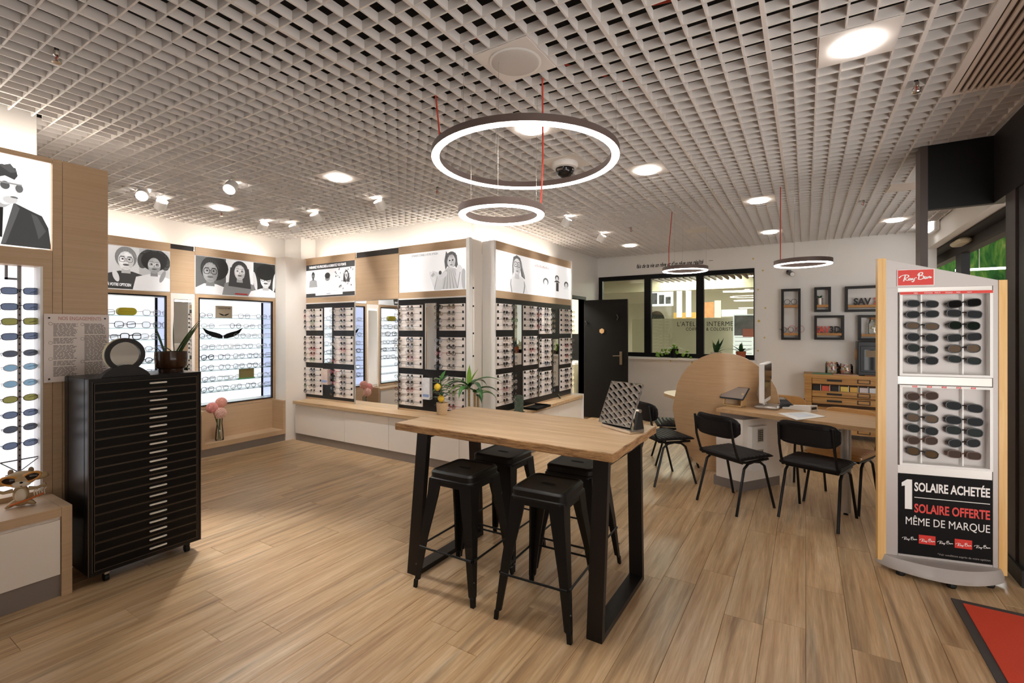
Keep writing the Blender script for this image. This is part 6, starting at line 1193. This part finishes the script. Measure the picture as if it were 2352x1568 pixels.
text('lettering', 'SAV', .035, print_w, frY(xp + .2, YCB + .0515, zp - .05), (0, 0, .0005), o)
MB().tube([(xp - .001, YCB + .2, zp - .18), (xp - .02, YCB + .2, zp - .18)], .075, 24).build('filament_spool', M('spool_tan', '#c59a66', .5), o, True)
for i, px_ in enumerate((1911, 1943)):
    xx = onY(px_, 850, YCB + .12)[0]; o = thing('sweet_jar', ['left glass jar of colourful sweets on the pine cabinet', 'right glass jar of colourful sweets, beside the printer'][i], 'jar', (xx, YCB + .12, zc1)); MB().lathe([(.07, 0), (.08, .02), (.08, .12 + .02 * (1 - i)), (.07, .14 + .02 * (1 - i)), (.072, .15 + .02 * (1 - i))], 20, (xx, YCB + .12, zc1 + .0006), cap=False).build('glass', clear_m, o, True); rr = random.Random(i)
    for k in range(34): m_ = MB(); m_.ell((xx + rr.uniform(-.05, .05), YCB + .12 + rr.uniform(-.05, .05), zc1 + .015 + rr.random() * (.12 if i else .155)), (.018, .011, .011), 6, 4, Matrix.Rotation(rr.random() * 6, 3, 'Z')); m_.build('sweet', M('sweet_%d' % (k % 4), ['#e08a6c', '#d9c9b4', '#b8506a', '#e6b878'][k % 4], .5), o, True)
o = thing('leaflets', 'green and pink leaflets lying on the left of the pine cabinet top', 'leaflets', (x0 + .3, YCB + .1, zc1)); MB().box(x0 + .1, x0 + .32, YCB + .03, YCB + .16, zc1 + .0006, zc1 + .012).build('green_leaflet', M('leaflet_teal', '#5f9a7c', .5), o); MB().box(x0 + .34, x0 + .62, YCB + .02, YCB + .14, zc1 + .0006, zc1 + .008).build('pink_leaflet', M('leaflet_pink', '#e2bfa6', .5), o)
o = thing('wooden_tray', 'thin wooden tray beside the sweet jars on the pine cabinet', 'tray', (x0 + .8, YCB + .05, zc1)); MB().bbox(x0 + .68, x0 + .9, YCB - .0, YCB + .035, zc1 + .0006, zc1 + .014, .003).build('tray', M('tray_wood', '#8f5a2c', .5), o)
# ================================================================ on the desk
Z = ZDK + .0006; up3 = Vector((0, 0, 1))
def local(px, py, ang): p = fl(px, py, ZDK); return p, Matrix.Translation((p[0], p[1], Z)) @ Matrix.Rotation(ang, 4, 'Z')
birch = M('birch', '#d9b47e', .5, noise=.1, nscale=50)
p, f_ = local(1687, 932, -.35); o = thing('tablet_stand', 'tablet tilted on a pale wooden stand on the desk', 'tablet', (p[0], p[1], ZDK))
MB().bbox(-.09, .09, -.05, .05, 0, .014, .003).build('stand_base', birch, o, xf=f_)
for s in (-1, 1): m_ = MB(); m_.add([(s * .09 - .009, -.045, .0145), (s * .09 + .009, -.045, .0145), (s * .09 + .009, .045, .0145), (s * .09 - .009, .045, .0145), (s * .09 - .009, -.02, .13), (s * .09 + .009, -.02, .13), (s * .09 + .009, .02, .13), (s * .09 - .009, .02, .13)], [(3, 2, 1, 0), (4, 5, 6, 7), (0, 1, 5, 4), (1, 2, 6, 5), (2, 3, 7, 6), (3, 0, 4, 7)]); m_.build('stand_cheek', birch, o, xf=f_)
ft = f_ @ Matrix.Translation((0, 0, .125)) @ Matrix.Rotation(math.radians(38), 4, 'X'); MB().bbox(-.118, .118, -.085, .085, -.008, .008, .006).build('tablet_body', pb, o, xf=ft); MB().box(-.108, .108, -.074, .074, .0081, .0088).build('screen', M('screen_off', '#9a8d86', .15), o, xf=ft)
p, f_ = local(1764, 936, .98); o = thing('monitor', 'white all-in-one monitor on a silver foot, seen almost edge-on', 'monitor', (p[0], p[1], ZDK)); f_ = Matrix.Translation((p[0], p[1], Z)) @ Matrix.Rotation(math.atan2(ray(1765, 930)[1], ray(1765, 930)[0]) - .16, 4, 'Z')
MB().bbox(-.13, .13, -.10, .10, 0, .028, .012).build('foot', alu_m, o, xf=f_); MB().tube([(-.02, .03, .028), (-.02, .07, .12), (-.02, .05, .22)], .025, 12).build('stand_neck', alu_m, o, True, xf=f_)
MB().bbox(-.19, .19, .0, .045, .06, .43, .006).build('housing', print_w, o, xf=f_); MB().box(-.175, .175, -.003, -.0003, .10, .415).build('screen', M('screen_dark', '#141416', .1), o, xf=f_)
p, f_ = local(1793, 929, .5); o = thing('desk_phone', 'dark desk telephone beside the monitor', 'telephone', (p[0], p[1], ZDK)); f2p = f_ @ Matrix.Rotation(.28, 4, 'X'); MB().bbox(-.07, .07, -.09, .09, .026, .045, .005).build('keypad_body', pb, o, xf=f2p); MB().box(-.055, .055, .02, .075, .0452, .047).build('display', M('screen_off'), o, xf=f2p); MB().bbox(-.06, .06, -.07, .07, 0, .012, .003).build('foot', pb, o, xf=f_)
p, f_ = local(1807, 938, .3); o = thing('barcode_scanner', 'small black and white handset lying on the desk', 'handset', (p[0], p[1], ZDK)); MB().tube([(-.07, 0, .01), (-.035, 0, .034), (.03, 0, .034), (.07, 0, .012)], [.012, .017, .018, .013], 10).build('grip', pb, o, True, xf=f_); MB().bbox(-.045, .045, -.025, .025, 0, .014, .003).build('cradle', print_w, o, xf=f_)
p, f_ = local(1842, 941, -.55); o = thing('card_holder', 'white wedge-shaped card terminal on the desk', 'card terminal', (p[0], p[1], ZDK)); m_ = MB(); m_.add([(-.11, -.05, 0), (.11, -.05, 0), (.11, .05, 0), (-.11, .05, 0), (-.11, -.05, .028), (.11, -.05, .055), (.11, .05, .055), (-.11, .05, .028)], [(3, 2, 1, 0), (4, 5, 6, 7), (0, 1, 5, 4), (1, 2, 6, 5), (2, 3, 7, 6), (3, 0, 4, 7)]); m_.build('body', print_w, o, xf=f_); MB().box(.1105, .112, -.038, .038, .018, .04).build('slot', pb, o, xf=f_)
P4 = [fl(*q, ZDK) for q in ((1787, 949), (1851, 946), (1897, 957), (1830, 965))]; o = thing('desk_pad', 'white printed desk mat lying on the desk behind the right chair', 'desk mat', (P4[0][0], P4[0][1], ZDK)); m_ = MB(); m_.prism([P4[3], P4[2], P4[1], P4[0]], Z, Z + .003); m_.build('sheet', print_w, o); c4 = (sum(q[0] for q in P4) / 4, sum(q[1] for q in P4) / 4); m_ = MB(); m_.prism([(c4[0] + (q[0] - c4[0]) * .6, c4[1] + (q[1] - c4[1]) * .5) for q in (P4[3], P4[2], P4[1], P4[0])], Z + .0032, Z + .0036); m_.build('print', M('print_faint', '#d9dfe8', .5), o)
for i, (px_, py_) in enumerate(((1657, 928), (1746, 930))):
    p, f_ = local(px_, py_, .2); o = thing('desk_grommet', ['small silver socket block at the left end of the desk', 'small white plug block beside the monitor foot'][i], 'socket', (p[0], p[1], ZDK)); MB().bbox(-.022, .022, -.018, .018, 0, .026, .003).build('block', alu_m if i == 0 else print_w, o, xf=f_); MB().box(-.014, .014, -.0188, -.0182, .008, .018).build('socket_face', rubber_m, o, xf=f_)
a = fl(1712, 929, ZDK); b = fl(1752, 930, ZDK); o = MB().tube([(a[0], a[1], Z + .005), ((a[0]*.7+b[0]*.3), a[1] + .05, Z + .1), ((a[0]*.4+b[0]*.6), b[1] + .06, Z + .2), (b[0] - .01, b[1] + .07, Z + .23)], .004, 6).build('cable', rubber_m, None, True); tag(o, 'black cable looping from the desk top up to the monitor', 'cable')
# ================================================================ ornaments on the lit shelves
def shelf_item(px, zi, zs): return onX(px, 800, XA - .1)[0], zs[zi] + .0006
y0, y1 = onX(268, 715, XA - .1)[0], onX(312, 715, XA - .1)[0]; z = SZL[0] + .0006; o = thing('glasses_case', 'bright yellow glasses case on the top lit shelf', 'case', (XA - .1, (y0 + y1) / 2, z)); r = .042; m_ = MB()
m_.prism([(y0 + r + r * math.cos(math.pi/2 + math.pi * k / 12), r + r * math.sin(math.pi/2 + math.pi * k / 12)) for k in range(13)] + [(y1 - r + r * math.cos(-math.pi/2 + math.pi * k / 12), r + r * math.sin(-math.pi/2 + math.pi * k / 12)) for k in range(13)], -.03, .03); m_.build('shell', M('case_yellow', '#c9bd2e', .5), o, True, xf=Matrix(((0, 0, 1, XA - .1), (1, 0, 0, 0), (0, 1, 0, z), (0, 0, 0, 1))))
m_ = MB(); m_.box(XA - .0699, XA - .069, y0 + .02, y1 - .02, z + r - .001, z + r + .001); m_.build('seam', M('case_seam', '#8c8420', .5), o)
def sign(pa, pb_, zi, hgt, m, lab, lines, green=False):
    y0, y1 = onX(pa, 760, XA - .08)[0], onX(pb_, 760, XA - .08)[0]; z = SZ[zi] + .0006; o = thing('brand_plate', lab, 'sign', (XA - .08, (y0 + y1) / 2, z)); MB().box(XA - .085, XA - .075, y0, y1, z, z + hgt).build('plate', m, o); fS = frX(XA - .0745, y0, z); w = y1 - y0
    for t_, sz, vv, sx_ in lines:
        me = text_mesh(t_, sz, print_k, ext=.0003); mx = max(v.co.x for v in me.vertices); me.transform(fS @ Matrix.Translation((w * (1 - sx_) / 2, hgt * vv, .0006)) @ Matrix.Diagonal((w * sx_ / mx, 1, 1, 1))); put('lettering', me, o)
    if green: MB().box(XA - .09, XA - .07, y0 - .01, y1 + .012, z - .0004, z + .008).build('green_edge', M('edge_green', '#4f9a4a', .4), o)
    return o, fS, w
beige = M('plate_beige', '#b5a793', .5)
def wings(mb, cx, cz, s):
    for q in (-1, 1): mb.add([(cx + q * x * s, cz + y * s, t) for t in (0, .006) for x, y in ((.05, .0), (.2, .0), (.5, .08), (.82, .27), (1.0, .55), (.72, .40), (.42, .32), (.18, .24), (.02, .14))], [tuple(range(9)), tuple(range(17, 8, -1))] + [(i, 9 + i, 9 + (i+1) % 9, (i+1) % 9) for i in range(9)])
    return mb
o, fS, w = sign(495, 533, 0, .155, beige, 'beige plate with winged emblem on the top shelf', [('ZADIG & VOLTAIRE', .03, .74, .78)]); m_ = MB(); wings(m_, w / 2, .03, .065); m_.build('wing_emblem', print_k, o, xf=fS @ Matrix.Diagonal((1, 1, .05, 1)))
sign(549, 583, 6, .13, M('plate_gold', '#a08c5c', .4, .4), 'golden plate with a green edge on the seventh shelf', [('. . . . . . . . . .', .022, .5, .6)], True)
ya = onX(512, 770, XA - .07)[0]; o = thing('wing_ornament', 'large black wing ornament on the third shelf', 'ornament', (XA - .07, ya, SZ[2])); m_ = MB(); wings(m_, 0, 0, .245); m_.v = [(x, y, z * 2) for x, y, z in m_.v]; m_.build('wings', print_k, o, xf=frX(XA - .07, ya, SZ[2] + .0008))
# ================================================================ eyeglasses and sunglasses
def rim_pts(cx, rx, ry, e, n=16, drop=0):
    return [(cx + rx * math.copysign(abs(math.cos(a)) ** (2 / e), math.cos(a)), 0, ry * math.copysign(abs(math.sin(a)) ** (2 / e), math.sin(a)) - drop * math.cos(a) * math.copysign(1, cx)) for a in (2 * math.pi * k / n for k in range(n))]
def glasses_meshes(nm, rx, ry, e, r, fm, lm, temples, gap=.011, flat_top=0):
    """front in the xz plane, facing -y, temples towards +y; returns (frame mesh, lens mesh)"""
    cx = rx + gap * .9; f = MB(); l = MB()
    for s in (-1, 1):
        P = rim_pts(s * cx, rx, ry, e, 16, flat_top); f.tube(P, r, 5, closed=True); l.add([(x, .0004, z) for x, y, z in P], [tuple(range(16))])
    f.tube([(-gap, 0, ry * .25), (0, -.001, ry * .42), (gap, 0, ry * .25)], r, 5)
    X = cx + rx
    for s, mode in ((-1, temples[0]), (1, temples[1])):
        h0 = (s * X, .001, ry * .35); 
        if mode == 'back': pts = [h0, (s * (X + .003), .012, ry * .38), (s * (X - .004), .10, ry * .38), (s * (X - .008), .135, ry * .1)]
        elif mode == 'fold': pts = [h0, (s * (X + .002), .008, ry * .3), (s * X * .1, .014 + .003 * s, -ry * .1), (-s * X * .55, .016, -ry * .55)]
        elif mode == 'out': pts = [h0, (s * (X + .006), .003, ry * .4), (s * (X + .07), .012, ry * .4), (s * (X + .10), .014, ry * .15)]
        elif mode == 'down': pts = [h0, (s * (X + .004), .012, ry * .3), (s * (X * .8), .06, -ry * .3), (s * X * .55, .10, -ry * 1.9)]
        f.tube(pts, [r * 1.2, r * 1.1, r * 1.0, r * 1.25], 5)
    return f.mesh(nm, fm, True), l.mesh('lens', lm)
fc = {'black': M('acetate_black', '#141213', .25), 'brown': M('acetate_brown', '#5a3b2a', .3), 'red': M('acetate_red', '#b8443a', .3), 'grey': M('acetate_grey', '#8c8784', .3), 'clear': M('acetate_clear', '#d8cfc8', .2), 'gold': M('wire_gold', '#a98d68', .25, .8), 'blue': M('acetate_blue', '#3d4a63', .3), 'green': M('acetate_green', '#6f9060', .3)}
shapes = [('round', .0235, .0215, 2.0), ('oval', .0255, .0195, 2.3), ('square', .0255, .0195, 3.2), ('panto', .0245, .021, 2.5)]
OPT = {}
def opt(col, si, temples, thick=False):
    k = (col, si, temples, thick)
    if k not in OPT:
        n_, rx, ry, e = shapes[si]; OPT[k] = glasses_meshes('eyeglasses', rx, ry, e, (.0027 if thick else .0018), fc[col], demo_lens, temples)
    return OPT[k]
def place_glasses(pair, mtx, label, group, name='eyeglasses', cat='eyeglasses'):
    o = put(name, pair[0]); o.matrix_world = mtx; tag(o, label, cat, group); l = put('lens', pair[1], o, False); return o
rg = random.Random(21); ordn = ['top', 'second', 'third', 'fourth', 'fifth']; tn = ['upper', 'middle', 'lower']
cnt = 0
for mk, a, b, z, hs, nm, ti, r, n in RACKGLASS:
    isB = abs(mk.col[0][0]) > .5; wall = 'middle' if isB else 'right'
    for side in (0, 1):
        col = rg.choices(['black', 'brown', 'red', 'grey', 'clear', 'gold', 'blue', 'green'], [34, 16, 7, 14, 10, 12, 5, 2])[0]; si = rg.choice((0, 0, 0, 1, 2, 3)); thick = rg.random() < .25
        if isB: u = a + .008 if side == 0 else a + (b - a) * .52; tp = ('fold', 'out')
        else: u = a + (b - a) * .5 if side == 0 else b - .002; tp = ('out', 'fold')
        pair = opt(col, si, tp, thick); m = mk @ Matrix.Translation((u, z + .002, .036)) @ Matrix.Rotation(-math.pi / 2, 4, 'X') @ Matrix.Rotation(rg.uniform(-.12, .12), 4, 'Z')
        # rack frame: x right, y up, z out -> glasses: x right, z up, -y out
        lab = '%s %s eyeglasses, %s row %s, %s panel, %s' % (col, shapes[si][0], ordn[r], ('left' if side == 0 else 'right') , tn[ti], nm if isB else nm + ' of right rack')
        place_glasses(pair, m, lab, 'eyeglasses on the %s rack wall' % wall); cnt += 1
# frames on the lit shelves of the left wall
def shelf_row(zs, pxs, wallname, zi, x=XA - .10):
    for k, (px, col, si, thick, sc) in enumerate(pxs):
        y = onX(px, 800, x)[0]; pair = opt(col, si, ('back', 'back') if k % 2 else ('back', 'fold'), thick); ry = shapes[si][2]
        m = Matrix.Translation((x + .03, y, zs + ry * 1.05 * sc + .001)) @ Matrix.Rotation(math.pi / 2 + .25, 4, 'Z') @ Matrix.Scale(sc, 4)
        place_glasses(pair, m, '%s %s eyeglasses, %s from left on the %s lit shelf, %s' % (col, shapes[si][0], ['first', 'second', 'third', 'fourth', 'fifth', 'sixth'][k], ['top', 'second', 'third', 'fourth', 'fifth', 'sixth', 'seventh', 'lowest'][zi], wallname), 'eyeglasses on the lit shelves')
B_, G_, C_, O_, N_ = 'black', 'grey', 'clear', 'gold', 'brown'
RW = 'right of narrow mirror'; k_ = 1.45
shelf_row(SZ[0], [(471, G_, 1, 0, k_), (558, G_, 2, 0, k_), (598, G_, 1, 0, k_)], RW, 0); shelf_row(SZ[1], [(475, C_, 1, 0, k_), (538, B_, 0, 0, k_), (570, C_, 1, 0, k_), (602, G_, 2, 0, k_)], RW, 1)
shelf_row(SZ[2], [(470, B_, 0, 0, k_), (548, G_, 3, 0, k_), (575, C_, 1, 0, k_), (602, C_, 2, 0, k_)], RW, 2); shelf_row(SZ[3], [(476, G_, 2, 0, k_), (508, C_, 1, 0, k_), (535, C_, 2, 0, k_), (565, G_, 1, 0, k_), (598, C_, 1, 0, k_)], RW, 3)
shelf_row(SZ[4], [(474, B_, 3, 1, k_), (512, B_, 3, 0, k_), (546, G_, 3, 0, k_), (578, B_, 2, 0, k_), (605, G_, 2, 0, k_)], RW, 4); shelf_row(SZ[5], [(474, G_, 3, 0, k_), (513, G_, 0, 0, k_), (546, G_, 3, 0, k_), (577, B_, 3, 0, k_), (604, G_, 1, 0, k_)], RW, 5)
shelf_row(SZ[6], [(477, B_, 2, 0, k_), (510, C_, 2, 0, k_), (535, C_, 1, 0, k_), (600, C_, 1, 0, k_)], RW, 6); shelf_row(SZ[7], [(474, B_, 3, 0, k_), (508, G_, 1, 0, k_), (540, G_, 0, 0, k_), (573, B_, 0, 0, k_), (602, G_, 1, 0, k_)], RW, 7)
LW = 'left of narrow mirror'
shelf_row(SZL[0], [(240, G_, 2, 0, k_), (346, C_, 2, 0, 1.6)], LW, 0); shelf_row(SZL[1], [(285, B_, 2, 0, 1.75), (346, G_, 2, 0, 1.7)], LW, 1); shelf_row(SZL[2], [(248, B_, 2, 0, k_), (298, B_, 2, 1, 1.75), (342, C_, 2, 0, 1.6)], LW, 2)
shelf_row(SZL[3], [(258, G_, 2, 0, k_), (300, B_, 1, 0, k_), (350, G_, 1, 0, k_)], LW, 3); shelf_row(SZL[4], [(262, B_, 2, 0, k_), (310, G_, 2, 0, k_), (350, B_, 1, 1, k_)], LW, 4); shelf_row(SZL[5], [(300, G_, 2, 0, k_), (350, B_, 1, 0, k_)], LW, 5)
# sunglasses of the near-left niche
lens_b, lens_g, lens_s, lens_t = tinted_lens('lens_blue_grey', '#6a7489', .5), tinted_lens('lens_olive', '#8d8a52', .5), tinted_lens('lens_slate', '#5a5e68', .55), tinted_lens('lens_teal', '#7f9cae', .4)
sun = [(668, B_, .030, .0165, 3.6, lens_b, 'blue-grey rectangular'), (704, B_, .030, .0165, 3.4, lens_b, 'blue-grey rectangular'), (738, 'brown', .029, .0165, 3.4, lens_g, 'olive mirrored rectangular'), (772, B_, .029, .0165, 3.2, lens_b, 'blue-grey soft-rectangular'), (811, G_, .027, .0155, 2.2, lens_s, 'smoky oval'), (843, C_, .026, .0165, 2.0, lens_t, 'pale blue oval rimless'), (880, C_, .026, .0165, 2.0, lens_t, 'teal oval rimless'), (915, 'brown', .027, .0165, 2.2, lens_g, 'green oval'), (950, 'blue', .027, .0165, 2.2, lens_b, 'blue oval'), (983, G_, .026, .0165, 2.1, lens_s, 'grey oval'), (1020, 'blue', .027, .0165, 2.2, lens_b, 'blue-grey oval')]
xs_ = XL - .04
for i, (py, col, rx, ry, e, lm, d) in enumerate(sun):
    sc = 1.2; y, z = onX(44.5, py, xs_); pair = glasses_meshes('sunglasses', rx, ry, e, .0016, fc[col], lm, ('down', 'down')); m = Matrix.Translation((xs_, rodY, z)) @ Matrix.Rotation(math.pi / 2 + .1, 4, 'Z') @ Matrix.Rotation(-.04, 4, 'Y') @ Matrix.Scale(sc, 4)
    place_glasses(pair, m, '%s sunglasses, %s from top on the rod at left edge' % (d, ['first', 'second', 'third', 'fourth', 'fifth', 'sixth', 'seventh', 'eighth', 'ninth', 'tenth', 'lowest'][i]), 'sunglasses on the left rod', 'sunglasses', 'sunglasses')
y, z = onX(44.5, 1056, xs_); m_ = MB(); q = .085; m_.tube([(xs_, rodY - q, z), (xs_, rodY + q, z + .003)], .004, 6).tube([(xs_, rodY - q, z), (xs_ - .02, rodY - .01, z - .07), (xs_ - .02, rodY + .02, z - .075)], .003, 6).tube([(xs_, rodY + q, z + .003), (xs_ - .02, rodY + .01, z - .065), (xs_ - .02, rodY - .06, z - .085)], .003, 6)
tag(m_.build('glasses_holder', M('holder_grey', '#7d7f86', .4, .4), None, True), 'grey wire glasses holder, empty, at the bottom of the left rod', 'holder')
# sunglasses on the floor stand
ln_k, ln_br, ln_gr, ln_gd = [tinted_lens(n_, c_, .96) for n_, c_ in (('lens_black', '#0a0b0c'), ('lens_brown', '#3d2818'), ('lens_green', '#101a14'), ('lens_grad', '#5c4a36'))]
S1 = [(699, 'oval', ln_k), (723, 'oval', ln_k), (750, 'oval', ln_gd), (776, 'panto', ln_k), (802, 'panto', ln_gr), (829, 'panto', ln_k)]; S2 = [(698, 'square', ln_k), (722, 'square', ln_k), (749, 'panto', ln_gr), (776, 'square', ln_k), (802, 'panto', ln_gd), (828, 'oval', ln_gr)]
S3 = [(911, 'panto', ln_br), (936, 'panto', ln_gr), (962, 'panto', ln_gd), (988, 'panto', ln_k), (1013, 'panto', ln_br), (1041, 'panto', ln_gd)]; S4 = [(936, 'wrap', ln_k), (968, 'wrap', ln_k), (992, 'wrap', ln_gr), (1019, 'panto', ln_k), (1046, 'square', ln_br)]
SH = {'oval': (.028, .0175, 2.6), 'panto': (.0265, .02, 2.4), 'square': (.0285, .0185, 3.2), 'wrap': (.031, .0205, 2.6)}; lname = {'lens_black': 'black', 'lens_brown': 'brown', 'lens_green': 'dark green', 'lens_grad': 'amber graded'}
for rows, px_, trn, cn in ((S1, 2118.5, 'upper', 'left'), (S2, 2214.5, 'upper', 'right'), (S3, 2118.5, 'lower', 'left'), (S4, 2214.5, 'lower', 'right')):
    for i, (py, sh, lm) in enumerate(rows):
        u_, v_ = onR(px_, py); rx, ry, e = SH[sh]; pair = glasses_meshes('sunglasses', rx, ry, e, .0027, fc['black'] if lm is not ln_br else fc['brown'], lm, ('down', 'down')); tilt = rg.uniform(-.12, .12)
        m = frR @ Matrix.Translation((u_, v_ + .004, .0)) @ Matrix.Rotation(-math.pi / 2, 4, 'X') @ Matrix.Rotation(rg.uniform(-.15, .05), 4, 'Z') @ Matrix.Rotation(tilt, 4, 'Y') @ Matrix.Scale(1.2, 4)
        place_glasses(pair, m, '%s %s sunglasses, %s down the %s column, %s tray of floor stand' % (lname[lm.name], {'wrap': 'wraparound'}.get(sh, sh), ['first', 'second', 'third', 'fourth', 'fifth', 'sixth'][i], cn, trn), 'sunglasses on the floor stand', 'sunglasses', 'sunglasses')
bpy.context.view_layer.update()
